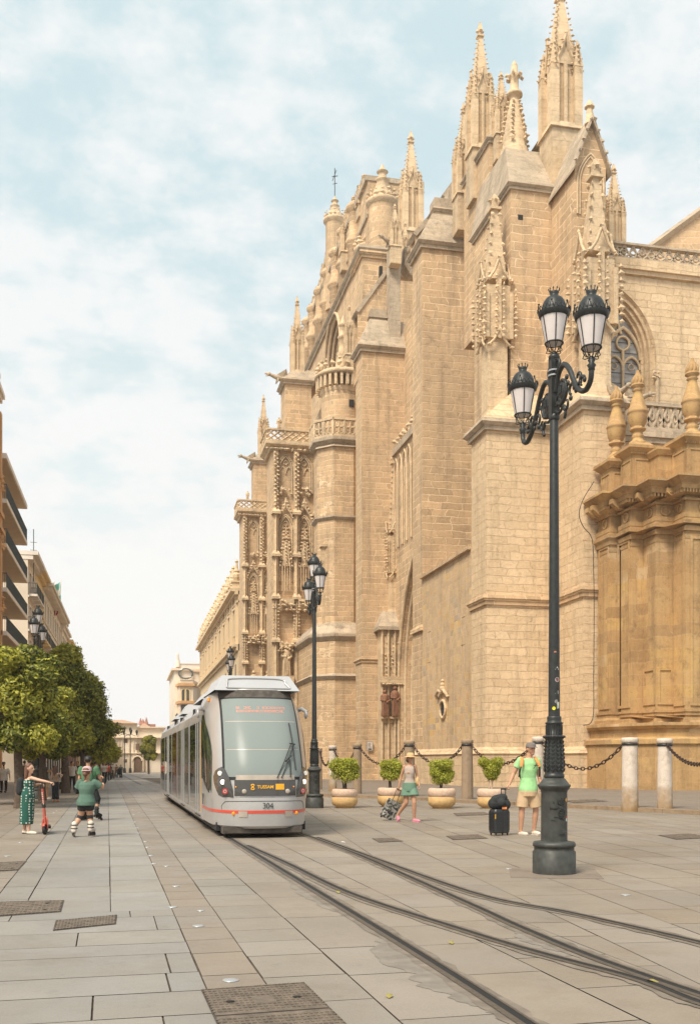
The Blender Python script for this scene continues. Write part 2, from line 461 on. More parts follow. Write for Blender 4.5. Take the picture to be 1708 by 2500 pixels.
for q in range(-20, 16, 2): band(q, q + 2, 120, 258, 5, 9, random.choice((BLUE, BEIGE)))
# right hand side: slabs turned with the curve
ub = uu(560); bx, by = ub * CA + SA, CA - ub * SA
_n = math.hypot(bx, by); bx /= _n; by /= _n
def PQB(p, q): return (4 + p * bx + q * by, 3 + p * by - q * bx)
cl = (FY, -FX, 4.0)
q = -16.0
while q < 12:
    wd = random.choice((0.62, 0.8, 0.95))
    band(q, q + wd, -4, 75, 0.7, 1.9, random.choice((BEIGE, WARM, (0.234, 0.205, 0.176))), fr=PQB, clips=(cl, (-1, 0, -30)))
    q += wd
me = bpy.data.meshes.new('paving')
me.from_pydata(SV, [], SF)
ca_ = me.color_attributes.new('slab', 'FLOAT_COLOR', 'CORNER')
arr = []
for f, c in zip(SF, SC): arr.extend([c[0], c[1], c[2], 1.0] * len(f))
ca_.data.foreach_set('color', arr)
me.materials.append(M['paving'])
tag(link('street_paving', me), kind='structure')

# raised pavement in front of the cathedral and its kerb
kp = [G(x, y) for x, y in ((783, 1945), (900, 1950), (1043, 1956), (1141, 1962), (1380, 1973), (1708, 1991), (2300, 2040))]
kp = [(7.6, 150), (7.8, 80), (8.2, 55)] + kp
mb = MB()
for i in range(len(kp) - 1):
    a, b = Vector(kp[i]), Vector(kp[i + 1])
    n = max(1, int((b - a).length / 1.1)); t = (b - a).normalized(); s = Vector((-t.y, t.x))
    for k in range(n):
        c = a + (b - a) * (k / n) + t * .008; d = a + (b - a) * ((k + 1) / n) - t * .008
        h = 0.125 + random.uniform(-.006, .006)
        z0 = gz(c.y)
        mb.prism([(c.x, c.y), (d.x, d.y), (d.x + s.x * .3, d.y + s.y * .3), (c.x + s.x * .3, c.y + s.y * .3)], z0 - .05, z0 + h)
M['kerb'] = stone('kerb stone', (0.33, 0.235, 0.15), (0.27, 0.195, 0.13), (0.25, 0.18, 0.12), row=9, wid=9, stain=(0.2, 0.15, 0.1), stain_amt=0.6)
tag(mb.build('kerb', M['kerb']), kind='structure')
mb = MB()
for i in range(len(kp) - 1):
    a, b = kp[i], kp[i + 1]
    mb.add([(a[0] + .1, a[1] + .02, gz(a[1]) + .108), (b[0] + .1, b[1] + .02, gz(b[1]) + .108), (60, b[1] + .02, gz(b[1]) + .108), (60, a[1] + .02, gz(a[1]) + .108)], [(0, 1, 2, 3)])
M['pavement'] = stone('raised pavement slabs', (0.22, 0.18, 0.145), (0.195, 0.158, 0.127), (0.10, 0.075, 0.06), row=5, wid=1.2, stain=(0.17, 0.135, 0.105), stain_amt=0.4, msize=0.012, bump=0.1)
tag(mb.build('pavement', M['pavement']), kind='structure')

# rails
def strip(mb, pts, o0, o1, z):
    pts = [Vector((a[0], a[1])) for a in pts]; vs = []
    for i, pnt in enumerate(pts):
        t = (pts[min(i + 1, len(pts) - 1)] - pts[max(i - 1, 0)]).normalized(); s = Vector((t.y, -t.x))
        a = pnt + s * (o0(i) if callable(o0) else o0); b = pnt + s * (o1(i) if callable(o1) else o1)
        vs += [(a.x, a.y, gz(a.y) + z), (b.x, b.y, gz(b.y) + z)]
    mb.add(vs, [(2 * i, 2 * i + 1, 2 * i + 3, 2 * i + 2) for i in range(len(pts) - 1)])
def away(x, y, n):     # continue a track up the street
    return [(x + FX * k, y + FY * k) for k in n]
railpts = [
    ('left rail of the main track, running out under the tram', [G(*q) for q in ((1400, 2580), (1282, 2500), (1066, 2360), (860, 2232), (563, 2050))], away(1.93, 20.4, (20, 60, 110, 220)), 1),
    ('right rail of the main track that ends at the right edge by the crossing', [G(*q) for q in ((1860, 2476), (1708, 2431), (1444, 2339), (1261, 2263), (1120, 2198), (850, 2079), (718, 2031))], away(3.37, 21, (20, 60, 110, 220)), 1),
    ('curved rail branching off between the two main rails', [G(*q) for q in ((1860, 2484), (1708, 2452), (1552, 2393), (1309, 2328), (1120, 2271), (850, 2182), (700, 2110), (600, 2065))], [], -1),
    ('curved rail furthest right, nearest the big lamp post', [G(*q) for q in ((1860, 2345), (1708, 2304), (1390, 2231), (1153, 2182), (893, 2090), (770, 2045))], [], -1),
]
for lab, pts, far, side in railpts:
    cp = [(v.x, v.y) for v in catmull([(a, b, 0) for a, b in pts], 10)] + far
    r = empty('tram_rail', (cp[3][0], cp[3][1], 0), 0, lab, 'rail', 'grooved tram rails in the paving')
    off = Vector((cp[3][0], cp[3][1], 0))
    def mk(fn, nm, mt):
        mb = MB(); fn(mb); o = mb.build(nm, mt); o.parent = r; o.location = -off; return o
    rr = random.Random(len(cp))
    w0 = [rr.uniform(.10, .15) for _ in cp]; w1 = [rr.uniform(.10, .15) for _ in cp]
    lift = 0.0015 if side < 0 else 0.0
    mk(lambda mb: strip(mb, cp, lambda i: -w0[i], lambda i: w1[i], .004 + lift), 'concrete_edge', M['grout'])
    mk(lambda mb: (strip(mb, cp, -.062, -.012, .0095 + lift), strip(mb, cp, .045, .066, .0095 + lift)), 'rail_head', M['rail_steel'])
    mk(lambda mb: strip(mb, cp, -.012, .045, .0072 + lift), 'flangeway', M['groove'])  # barely sunk strip; its near-black colour stands for shade in the groove
# poured concrete patches beside the left rail, ragged edge
def ragged(px, w, name, z=.0028):
    cp = [(v.x, v.y) for v in catmull([(*G(*q), 0) for q in px], 14)]
    rr = random.Random(3); ww = []; a = w * .5
    for i in range(len(cp)): a = min(w, max(.12, a + rr.uniform(-.12, .12) * w * 1.6)); ww.append(a)
    mb = MB(); strip(mb, cp, lambda i: -ww[i] * math.sin(PI * (i + 1) / (len(cp) + 1)) ** .3, .02, z)
    tag(mb.build(name, M['patch']), kind='structure')
ragged([(1282, 2500), (1180, 2432), (1066, 2360), (960, 2292)], .42, 'concrete_patch')
ragged([(900, 2255), (820, 2208), (730, 2150)], .3, 'concrete_patch')
ragged([(1450, 2340), (1380, 2312), (1290, 2275)], .3, 'concrete_patch')

# manhole covers: frame, plate, raised studs
M['cover'] = plain('worn iron cover', (0.16, 0.125, 0.095), 0.6, 0.3, 0.35, 9, 0.3)
M['cover_rim'] = plain('cover rim', (0.07, 0.055, 0.045), 0.7, 0.2, 0.3, 9)
def cover(px, lab, nu, nv, z=0.0, handles=True, double=False):
    c = [Vector((*G(x, y, z), z)) for x, y in px]
    o = sum(c, Vector()) / 4
    r = empty('manhole_cover', o, 0, lab, 'manhole cover', 'iron covers set in the paving')
    c = [v - o for v in c]
    def at(u, v): return (c[0] * (1 - u) + c[1] * u) * (1 - v) + (c[3] * (1 - u) + c[2] * u) * v
    mb = MB()
    def q(u0, u1, v0, v1, h):
        mb.add([at(u0, v0) + Vector((0, 0, h)), at(u1, v0) + Vector((0, 0, h)), at(u1, v1) + Vector((0, 0, h)), at(u0, v1) + Vector((0, 0, h))], [(0, 1, 2, 3)])
    q(0, 1, 0, 1, .004)
    mb.build('frame', M['cover_rim'], r)
    mb = MB()
    if double:
        q(.02, .98, .03, .49, .007); q(.02, .98, .51, .97, .007)
    else: q(.03, .97, .06, .94, .007)
    mb.build('plate', M['cover'], r)
    mb = MB()
    for i in range(nu):
        for j in range(nv):
            u = (i + .5) / nu; v = (j + .5) / nv
            if abs(v - .5) < .03 and double: continue
            if abs(u - .5) < .09 and abs(v - .27) < .07: continue
            a, b = .22 / nu, .22 / nv
            if (i + j) % 2: a, b = .34 / nu, .13 / nv
            p = [at(u - a, v - b), at(u + a, v - b), at(u + a, v + b), at(u - a, v + b)]
            vs = [x + Vector((0, 0, .007)) for x in p] + [x + Vector((0, 0, .012)) for x in p]
            mb.add(vs, [(4, 5, 6, 7), (0, 1, 5, 4), (1, 2, 6, 5), (2, 3, 7, 6), (3, 0, 4, 7)])
    mb.build('tread_studs', M['cover'], r)
    if handles:
        for u, v in ((.2, .28), (.8, .28), (.2, .78), (.8, .78)):
            mb = MB(); pc = at(u, v); mb.lathe([(.028, .012), (.028, .0125), (.001, .0125)], (pc.x, pc.y, 0), 10); mb.build('key_hole', M['groove'], r)
cover([(490, 2418), (742, 2400), (890, 2545), (560, 2570)], 'large square double iron cover in the bottom foreground', 22, 24, double=True)
cover([(-40, 2204), (157, 2199), (149, 2228), (-70, 2244)], 'wide rusty iron cover cut by the left edge, beside a smaller ribbed one', 20, 8)
cover([(136, 2249), (286, 2235), (283, 2258), (129, 2274)], 'small ribbed cover with a yellowed corner between pale slabs on the left', 20, 7, handles=False)
cover([(-30, 2107), (66, 2103), (45, 2126), (-60, 2132)], 'far small iron cover at the left edge below the woman in the dress', 12, 6)
cover([(907, 2048), (960, 2047), (985, 2055), (925, 2058)], 'pale flat cover between the tram tracks and the wheeled suitcases', 12, 5, handles=False)
cover([(1088, 2042), (1165, 2038), (1192, 2048), (1105, 2052)], 'brown oblong cover just left of the black suitcase', 12, 5, handles=False)
cover([(1105, 1986), (1180, 1983), (1200, 1990), (1115, 1993)], 'narrow cover in front of the planters by the man in green', 10, 4, handles=False)
cover([(1605, 2040), (1680, 2036), (1745, 2046), (1650, 2051)], 'rusty cover at the right edge beyond the lamp post', 12, 5, handles=False)
cover([(1375, 1955), (1450, 1952), (1485, 1957), (1400, 1961)], 'cover on the raised pavement behind the lamp post', 10, 4, z=.110, handles=False)
# small metal studs
M['stud'] = plain('pale metal stud', (0.42, 0.43, 0.43), 0.4, 0.5, 0.2, 40)
studs = [(563, 2395, .062), (484, 2262, .06), (421, 2216, .055), (429, 2165, .05), (375, 2110, .05), (406, 2116, .045), (368, 2090, .05), (360, 2070, .05), (355, 2056, .05), (339, 2035, .05), (336, 2022, .05), (330, 2008, .05), (327, 1990, .05),
         (324, 1977, .05), (340, 1985, .05), (18, 2091, .06), (50, 2058, .05), (133, 1985, .05), (139, 1980, .05), (101, 2013, .05), (155, 1965, .05), (166, 1957, .05), (178, 1950, .05), (835, 2057, .045), (1241, 2122, .05), (1527, 2186, .06), (490, 2225, .04)]
s0 = None
for x, y, rad in studs:
    g = G(x, y)
    if s0 is None:
        mb = MB(); mb.lathe([(1.0, 0.0), (.95, .10), (.5, .16), (.001, .17)], seg=16); s0 = mb.build('paving_stud', M['stud']); o = s0
    else:
        o = s0.copy(); COL.objects.link(o)
    o.location = (g[0], g[1], gz(g[1]) + .003); o.scale = (rad, rad, .05)
    tag(o, 'round pale metal stud set flush in the street paving', 'paving stud', 'round metal studs in the paving')
# fallen leaves and scraps
M['leaf_litter'] = plain('fallen leaf', (0.26, 0.22, 0.06), 0.7)
M['paper'] = plain('paper scrap', (0.62, 0.56, 0.5), 0.8)
for x, y, s, mt, lab, nm in ((950, 2436, .05, 'leaf_litter', 'yellow green fallen leaf on the paving in front of the tracks', 'fallen_leaf'),
                       (1101, 2305, .05, 'leaf_litter', 'dry fallen leaf between the tram rails', 'fallen_leaf'), (825, 2181, .06, 'leaf_litter', 'yellow leaf lying against the curved rail near the tram', 'fallen_leaf'),
                       (837, 2058, .07, 'paper', 'crumpled scrap of white paper left of the flat cover', 'paper_scrap'), (1594, 2400, .05, 'leaf_litter', 'pale twig-like leaf caught where two rails meet', 'fallen_leaf')):
    g = G(x, y); mb = MB()
    a = random.uniform(0, 3)
    vs = [(-s, 0, .004), (-s * .3, s * .45, .012), (s * .5, s * .4, .02), (s, 0, .006), (s * .4, -s * .42, .018), (-s * .4, -s * .4, .01), (0, 0, .024)]
    vs = [(v[0] * math.cos(a) - v[1] * math.sin(a), v[0] * math.sin(a) + v[1] * math.cos(a), v[2]) for v in vs]
    mb.add(vs, [(0, 5, 6), (5, 4, 6), (4, 3, 6), (3, 2, 6), (2, 1, 6), (1, 0, 6)])
    o = mb.build(nm, M[mt]); o.location = (g[0], g[1], .002); tag(o, lab, 'leaf' if 'leaf' in nm else 'litter')

# ================================================================== CATHEDRAL
cath = empty('cathedral', (20, 55, 0), 0, 'huge ochre Gothic cathedral with stepped buttresses and crocketed pinnacles, right of the tram', 'cathedral')
cath.location = (0, 0, 0)
def part(mb, name, mat='stone', parent=None, label=None):
    o = mb.build(name, M[mat] if isinstance(mat, str) else mat, parent or cath)
    if label: o['label'] = label
    return o
def coping(mb, x0, x1, y0, y1, z, out=.28, th=.32):
    """drip moulding: a small lower roll and a wider sloped slab"""
    mb.box(x0 - out * .45, x1 + out * .45, y0 - out * .45, y1 + out * .45, z - th * 1.3, z - th * .8)
    mb.taper((x0 - out * .6, x1 + out * .6, y0 - out * .6, y1 + out * .6), (x0 - out, x1 + out, y0 - out, y1 + out), z - th * .8, z - th * .45)
    mb.taper((x0 - out, x1 + out, y0 - out, y1 + out), (x0 - out * .8, x1 + out * .8, y0 - out * .8, y1 + out * .8), z - th * .45, z)
def gothic(cu, hw, zs, za, n=10):
    h = za - zs; r = (h * h + hw * hw) / (2 * hw); pts = []
    a1 = math.atan2(h, r - hw)
    for i in range(n + 1):
        a = a1 * i / n; pts.append((cu - hw + r - r * math.cos(a), zs + r * math.sin(a)))
    return pts + [(2 * cu - x, z) for x, z in reversed(pts[:-1])]
def arch_wall(mb, mp, u0, u1, z0, z1, cu, hw, zb, zs, za, steps=((0, 0), (.18, .25), (.18, .55), (.42, .55), (.42, .95))):
    """wall face with a pointed opening and a stepped reveal; mp(u,z,depth)->xyz"""
    def ring(g): return [(cu - hw + g, zb)] + [(x, z) for x, z in gothic(cu, hw - g, zs, za - g * 1.25)] + [(cu + hw - g, zb)]
    outer = [(u0, z0), (u1, z0), (u1, z1), (u0, z1)]
    rg = ring(0)
    tri = tessellate_polygon([[Vector((a, b, 0)) for a, b in outer], [Vector((a, b, 0)) for a, b in rg]])
    allp = outer + rg
    mb.add([mp(a, b, 0) for a, b in allp], [tuple(t) for t in tri])
    for (g0, d0), (g1, d1) in zip(steps, steps[1:]):
        a = ring(g0); b = ring(g1); n = len(a)
        mb.add([mp(*p, d0) for p in a] + [mp(*p, d1) for p in b], [(i, (i + 1) % n, n + (i + 1) % n, n + i) for i in range(n)])
    return ring(steps[-1][0])
def rail_run(mb, p0, p1, z0, z1, t=.18):
    a, b = Vector((*p0, 0)), Vector((*p1, 0)); d = (b - a).normalized(); s = Vector((-d.y, d.x, 0)) * t / 2
    mb.prism([(a - s)[:2], (b - s)[:2], (b + s)[:2], (a + s)[:2]], z0, z1)
def balustrade(mb, p0, p1, z0, z1, kind='diamond', n=6, t=.30, drop=0):
    h = z1 - z0
    rail_run(mb, p0, p1, z1 - h * .13, z1, t * 1.25); rail_run(mb, p0, p1, z0, z0 + h * .12, t)
    a, b = Vector((*p0, 0)), Vector((*p1, 0)); zl, zh = z0 + h * .1, z1 - h * .12; r = .075 * min(1.6, h)
    def P(u, v): q = a.lerp(b, u); return (q.x, q.y, zl + (zh - zl) * v)
    for i in range(n):
        u0, u1 = i / n, (i + 1) / n; um = (u0 + u1) / 2
        if kind == 'diamond':
            mb.tube([P(u0, 0), P(u1, 1)], r, 4, smooth=False); mb.tube([P(u0, 1), P(u1, 0)], r, 4, smooth=False)
            mb.tube([P(u0, .5), P(um, 1)], r * .8, 4, smooth=False); mb.tube([P(u0, .5), P(um, 0)], r * .8, 4, smooth=False)
            mb.tube([P(um, 1), P(u1, .5)], r * .8, 4, smooth=False); mb.tube([P(um, 0), P(u1, .5)], r * .8, 4, smooth=False)
        elif kind == 'rings':
            for cu_, cv in ((.3, .3), (.7, .3), (.3, .72), (.7, .72)):
                mb.tube([P(u0 + (u1 - u0) * (cu_ + .22 * math.cos(k * PI / 5)), cv + .25 * math.sin(k * PI / 5)) for k in range(10)], r * .75, 4, closed=True)
            mb.tube([P(u0, 0), P(u0, 1)], r * 1.3, 4, smooth=False)
        else:   # flame tracery: curving mouchettes
            w = u1 - u0
            mb.tube([P(u0, 0), P(u0 + w * .25, .3), P(um, 1)], r, 5); mb.tube([P(u1, 0), P(u1 - w * .25, .3), P(um, 1)], r, 5)
            mb.tube([P(u0, 1), P(u0 + w * .18, .55), P(um, 0)], r, 5); mb.tube([P(u1, 1), P(u1 - w * .18, .55), P(um, 0)], r, 5)
            mb.tube([P(um + w * .17 * math.cos(k * PI / 4), .5 + .2 * math.sin(k * PI / 4)) for k in range(8)], r * .8, 4, closed=True)
            mb.tube([P(u0 + w * .12 * math.cos(k * PI / 4), .5 + .16 * math.sin(k * PI / 4)) for k in range(8)], r * .8, 4, closed=True)

def pin_mesh():
    """crocketed pinnacle, 1 wide and 6 tall: pedestal shaft with corner colonettes, gablets, spire, finial"""
    mb = MB(); rr = random.Random(5)
    mb.box(-.30, .30, -.30, .30, 0, 3.0); mb.box(-.45, .45, -.45, .45, -2.4, .0); mb.taper((-.52, .52, -.52, .52), (-.45, .45, -.45, .45), -.12, .14)
    for sx in (-1, 1):
        for sy in (-1, 1):
            mb.box(sx * .36 - .12, sx * .36 + .12, sy * .36 - .12, sy * .36 + .12, 0, 2.35)
            mb.taper((sx * .36 - .13, sx * .36 + .13, sy * .36 - .13, sy * .36 + .13), (sx * .36 - .02, sx * .36 + .02, sy * .36 - .02, sy * .36 + .02), 2.35, 3.45)
            for k in range(5):
                z = 2.3 + k * .22; q = .17 - k * .024
                for ax, ay in ((1, 0), (-1, 0), (0, 1), (0, -1)): mb.lump((sx * .36 + ax * q, sy * .36 + ay * q, z), .055)
    for d in range(4):
        c, s = (1, 0, -1, 0)[d], (0, 1, 0, -1)[d]
        mb.box(*( (c * .34 - .05, c * .34 + .05, -.05, .05) if c else (-.05, .05, s * .34 - .05, s * .34 + .05)), 0, 2.5)
        ax = Vector((c, s, 0)); sd = Vector((-s, c, 0))
        a = ax * .34 - sd * .3 + Vector((0, 0, 2.5)); b = ax * .34 + sd * .3 + Vector((0, 0, 2.5)); t = ax * .40 + Vector((0, 0, 3.6))
        mb.tube([a, a.lerp(t, .5) - sd * -.04, t], .05, 5); mb.tube([b, b.lerp(t, .5) - sd * .04, t], .05, 5)
        mb.add([a, b, t - ax * .05], [(0, 1, 2)])
        mb.lump(t + Vector((0, 0, .06)), .08)
        for k in range(1, 4):
            mb.lump(a.lerp(t, k / 4) + ax * .05 - sd * .05, .05); mb.lump(b.lerp(t, k / 4) + ax * .05 + sd * .05, .05)
    mb.taper((-.30, .30, -.30, .30), (-.07, .07, -.07, .07), 3.0, 5.35)
    for k in range(9):
        z = 3.25 + k * .235; q = .30 - (z - 3.0) / 2.35 * .23
        for sx in (-1, 1):
            for sy in (-1, 1): mb.lump((sx * (q + .035), sy * (q + .035), z), .062 - k * .002)
    mb.box(-.14, .14, -.14, .14, 5.30, 5.37)
    for ax, ay in ((1, 0), (-1, 0), (0, 1), (0, -1)): mb.lump((ax * .12, ay * .12, 5.55), .075)
    mb.taper((-.07, .07, -.07, .07), (-.10, .10, -.10, .10), 5.37, 5.62)
    mb.taper((-.10, .10, -.10, .10), (-.03, .03, -.03, .03), 5.62, 6.0)
    me = bpy.data.meshes.new('pinnacle'); me.from_pydata(mb.v, [], mb.f); me.materials.append(M['stone_carved']); me.update()
    return me
PIN = pin_mesh()
def pinnacle(x, y0, y1, d, w, lab=None, rz=0):
    """at image column x, base row y0, top row y1, depth d, w metres wide"""
    b = P3(x, y0, d); t = P3(x, y1, d)
    o = link('pinnacle', PIN, cath); o.location = b; o.scale = (w, w, (t.z - b.z) / 6); o.rotation_euler[2] = rz
    if lab: o['label'] = lab
    return o
def gargoyle(p, dx, dy, s=1.0):
    """a beast leaning out: body, neck, head with open jaw, folded wings"""
    mb = MB(); d = Vector((dx, dy, 0)).normalized(); q = Vector((-d.y, d.x, 0)); p = Vector(p)
    Z = Vector((0, 0, 1))
    mb.tube([p - d * .3 * s, p + d * .3 * s + Z * .05 * s, p + d * .8 * s + Z * .15 * s, p + d * 1.15 * s + Z * .25 * s], [.26 * s, .24 * s, .17 * s, .12 * s], 7)
    mb.ball(p + d * 1.25 * s + Z * .28 * s, .17 * s, 7, 5)
    mb.tube([p + d * 1.3 * s + Z * .3 * s, p + d * 1.6 * s + Z * .28 * s], [.1 * s, .06 * s], 5)
    mb.tube([p + d * 1.28 * s + Z * .18 * s, p + d * 1.5 * s + Z * .1 * s], [.07 * s, .04 * s], 5)
    for k in (-1, 1):
        a = p + d * .1 * s + q * k * .2 * s + Z * .15 * s
        mb.add([a, a + d * .55 * s + Z * .1 * s, a - d * .2 * s + Z * .6 * s + q * k * .18 * s, a - d * .35 * s + Z * .2 * s, a + q * k * .06], [(0, 1, 2), (0, 2, 3), (4, 2, 1), (4, 3, 2)])
        mb.tube([p + q * k * .18 * s + d * .5 * s, p + q * k * .2 * s + d * .6 * s - Z * .35 * s], [.09 * s, .05 * s], 5)
    return part(mb, 'gargoyle', 'stone_dark')
def canopy_strip(mb, c, half, z0, z1, zc0, zc1, zt, lean=0):
    """applied pinnacle: plain shaft z0..z1, crocketed canopy clusters zc0..zc1, spire to zt"""
    x, y = c; h = half
    mb.box(x - h * .8, x + h * .8, y - h * .8, y + h * .8, z0, zc0); mb.box(x - h * .97, x + h * .97, y - h * .97, y + h * .97, zc0 - h * .05, zc1 - h * .6)
    mb.taper((x - h * 1.15, x + h * 1.15, y - h * 1.15, y + h * 1.15), (x - h * .8, x + h * .8, y - h * .8, y + h * .8), z0, z0 + h * 1.2)
    for sx in (-1, 0, 1):
        for sy in (-1, 0, 1):
            if not (sx or sy): continue
            mb.box(x + sx * h - h * .16, x + sx * h + h * .16, y + sy * h - h * .16, y + sy * h + h * .16, zc0 - h * .1, zc1 - h * (1.2 if sx and sy else .2))
            z = zc0; k = 0
            top = zc1 - h * (0.9 if sx and sy else -.1)
            while z < top:
                ox, oy = sx * h * 1.32, sy * h * 1.32
                if sx == 0:
                    mb.lump((x + h * .3, y + oy, z), h * .15); mb.lump((x - h * .3, y + oy, z + .1), h * .15)
                elif sy == 0:
                    mb.lump((x + ox, y + h * .3, z), h * .15); mb.lump((x + ox, y - h * .3, z + .1), h * .15)
                else: mb.lump((x + ox, y + oy, z), h * .2)
                z += h * .46
    for dx_, dy_ in ((0, -1), (-1, 0), (1, 0)):     # gablets at the bottom and the middle of the canopy
        for zb, hh in ((zc0 - h * .7, h * 1.3), (zc1 - h * .2, h * 1.7)):
            a = Vector((x + dx_ * h * 1.15, y + dy_ * h * 1.15, zb)); s = Vector((-dy_, dx_, 0)) * h * .85
            tp = a + Vector((0, 0, hh))
            mb.tube([a - s, a - s * .5 + Vector((0, 0, hh * .35)), tp], h * .11, 5); mb.tube([a + s, a + s * .5 + Vector((0, 0, hh * .35)), tp], h * .11, 5)
            mb.lump(tp, h * .2); mb.lump(a - s, h * .2); mb.lump(a + s, h * .2)
    zs = zc1
    mb.taper((x - h * .75, x + h * .75, y - h * .75, y + h * .75), (x - h * .22, x + h * .22, y - h * .22, y + h * .22), zs, zt - h * 1.4)
    n = int((zt - h * 1.4 - zs) / (h * .75))
    for k in range(n):
        f = (k + .5) / n; q = h * (.78 - .5 * f); z = zs + (zt - h * 1.4 - zs) * f
        for sx in (-1, 1):
            for sy in (-1, 1): mb.lump((x + sx * q, y + sy * q, z), h * .17)
    mb.box(x - h * .45, x + h * .45, y - h * .45, y + h * .45, zt - h * 1.4, zt - h * 1.2)
    mb.taper((x - h * .22, x + h * .22, y - h * .22, y + h * .22), (x - h * .3, x + h * .3, y - h * .3, y + h * .3), zt - h * 1.2, zt - h * .5)
    for sx, sy in ((1, 0), (-1, 0), (0, 1), (0, -1)): mb.lump((x + sx * h * .35, y + sy * h * .35, zt - h * .6), h * .2)
    mb.taper((x - h * .3, x + h * .3, y - h * .3, y + h * .3), (x - h * .05, x + h * .05, y - h * .05, y + h * .05), zt - h * .5, zt)

B0 = -2.5
# ---------------- buttress A (nearest big pale pier) ----------------
AX, AY = 20.1, 55.0
XE = SX(1352, AY)                       # east end of its south face
zA = zat(1022.6, AX, AY); zAm = zat(1453, AX, AY); zbase = zat(1836, AX, AY)
mb = MB(); mb.box(AX, XE + 1, AY, 57.6, B0, zA); bA = part(mb, 'buttress', 'stone_pale')
mb = MB(); coping(mb, AX, XE + 1, AY, 57.6, zA, .42, .5); part(mb, 'coping', 'stone_dark', bA)
mb = MB(); coping(mb, AX, XE + 1, AY, 57.6, zAm, .26, .42); part(mb, 'moulding', 'stone', bA)
UX, UY = 22.0, 56.0
zU = zat(443, UX, UY)
XU = SX(1346, UY)
mb = MB(); mb.taper((AX - .3, XE + 1, AY - .3, 57.85), (UX, XE + 1, UY, 57.8), zA, zA + 2.0)
part(mb, 'weathering', 'stone_pale')
mb = MB(); mb.box(UX, XU + 1.5, UY, 62.5, B0, zU); bU = part(mb, 'buttress', 'stone')
mb = MB(); coping(mb, UX, XU + 1.5, UY, 62.5, zU, .3, .35); mb.taper((UX - .2, XU + 2, UY - .2, 62.7), (UX + .5, XU + 2, UY + 2.2, 62.7), zU, zU + 3.4)
part(mb, 'coping', 'stone_dark', bU)
for x, y in ((1270, 530),):   # putlog holes
    mb = MB(); X = SX(x, UY); z = zat(y, X, UY)
    mb.box(X - .16, X + .16, UY - .003, UY + .02, z - .16, z + .16); part(mb, 'putlog_hole', 'dark', bU)
# applied canopied pinnacle on its south-west corner
def zdx(y, X, Y): return zat(y, X, Y)
ax_, ay_ = 21.15, 56.5
mb = MB(); canopy_strip(mb, (ax_, ay_), .74, zA, 0, zat(835, ax_, ay_), zat(690, ax_, ay_), zat(473, ax_, ay_)); part(mb, 'canopied_pinnacle', 'stone_carved')
# ---------------- buttress 2 (right of A, steps nearer) ----------------
BX, BY = 24.3, 51.1
zB2 = zat(972, BX, BY); zB2m = zat(1432, BX, BY)
mb = MB(); mb.box(BX, BX + 2.5, BY, 58, B0, zB2); b2 = part(mb, 'buttress', 'stone_pale')
mb = MB(); coping(mb, BX, BX + 2.2, BY, 57, zB2, .42, .5); part(mb, 'coping', 'stone_dark', b2)
mb = MB(); coping(mb, BX, BX + 2, BY, 57, zB2m, .26, .42); part(mb, 'moulding', 'stone', b2)
GX, GY = 24.57, 52.8
xr = SX(1478, GY); zg = zat(392, GX, GY); zap = zat(288, (GX + xr) / 2, GY)
mb = MB(); mb.taper((BX - .3, xr + 1, BY - .3, 58), (GX, xr, GY, 58), zB2, zB2 + 1.9); part(mb, 'weathering', 'stone_pale')
# gabled tower head: front wall is a gable, roof slabs, ridge finial
xm = (GX + xr) / 2
mb = MB()
mb.box(GX, xr, GY, 60, zB2, zg)
mb.add([(GX, GY, zg), (xr, GY, zg), (xm, GY, zap), (GX, 60, zg), (xr, 60, zg), (xm, 60, zap)], [(0, 1, 2), (3, 5, 4), (0, 2, 5, 3), (1, 4, 5, 2)])
b3 = part(mb, 'buttress', 'stone')
mb = MB(); t = .18
for s, x0 in ((-1, GX), (1, xr)):
    o = s * .22; dz = -.2 * (zap - zg) / (xm - GX) * 1
    mb.add([(x0 + o, GY - .35, zg + dz), (xm, GY - .35, zap + .15), (xm, 60.2, zap + .15), (x0 + o, 60.2, zg + dz), (x0 + o, GY - .35, zg + dz - t), (xm, GY - .35, zap - .25), (xm, 60.2, zap - .25), (x0 + o, 60.2, zg + dz - t)],
           [(0, 1, 2, 3), (7, 6, 5, 4), (0, 4, 5, 1), (3, 2, 6, 7), (0, 3, 7, 4)])
    for k in range(5): mb.lump((x0 + o + (xm - x0 - o) * (k + .5) / 5, GY - .4, zg + dz + (zap - zg - dz) * (k + .5) / 5 + .05), .13)
part(mb, 'roof', 'stone_dark', b3)
mb = MB(); zf = zat(240, xm, GY)
mb.lathe([(.30, zap - .3), (.2, zap + .4), (.16, zf - .5), (.30, zf - .45), (.22, zf - .3), (.04, zf)], (xm, GY + .1, 0), 8, False); part(mb, 'finial', 'stone_carved', b3)
# blind arch under the gable
mb = MB()
for g in (0, .16): mb.tube([(x, GY - .04 + g * .2, z) for x, z in [(xm - .8 + g, zg - 3)] + gothic(xm, .8 - g, zg - 1.2, zg + .5 - g) + [(xm + .8 - g, zg - 3)]], .07, 5)
part(mb, 'blind_arch', 'stone_carved', b3)
cx_, cy_ = 25.35, 51.9
mb = MB(); canopy_strip(mb, (cx_, cy_), .82, zB2, 0, zat(800, cx_, cy_), zat(625, cx_, cy_), zat(388, cx_, cy_)); part(mb, 'canopied_pinnacle', 'stone_carved')
gargoyle((BX + 1.7, BY - .1, zB2 + .1), .25, -1, 1.0); gargoyle((BX + 2.6, BY - .2, zB2 - .05), .9, -.6, .9)
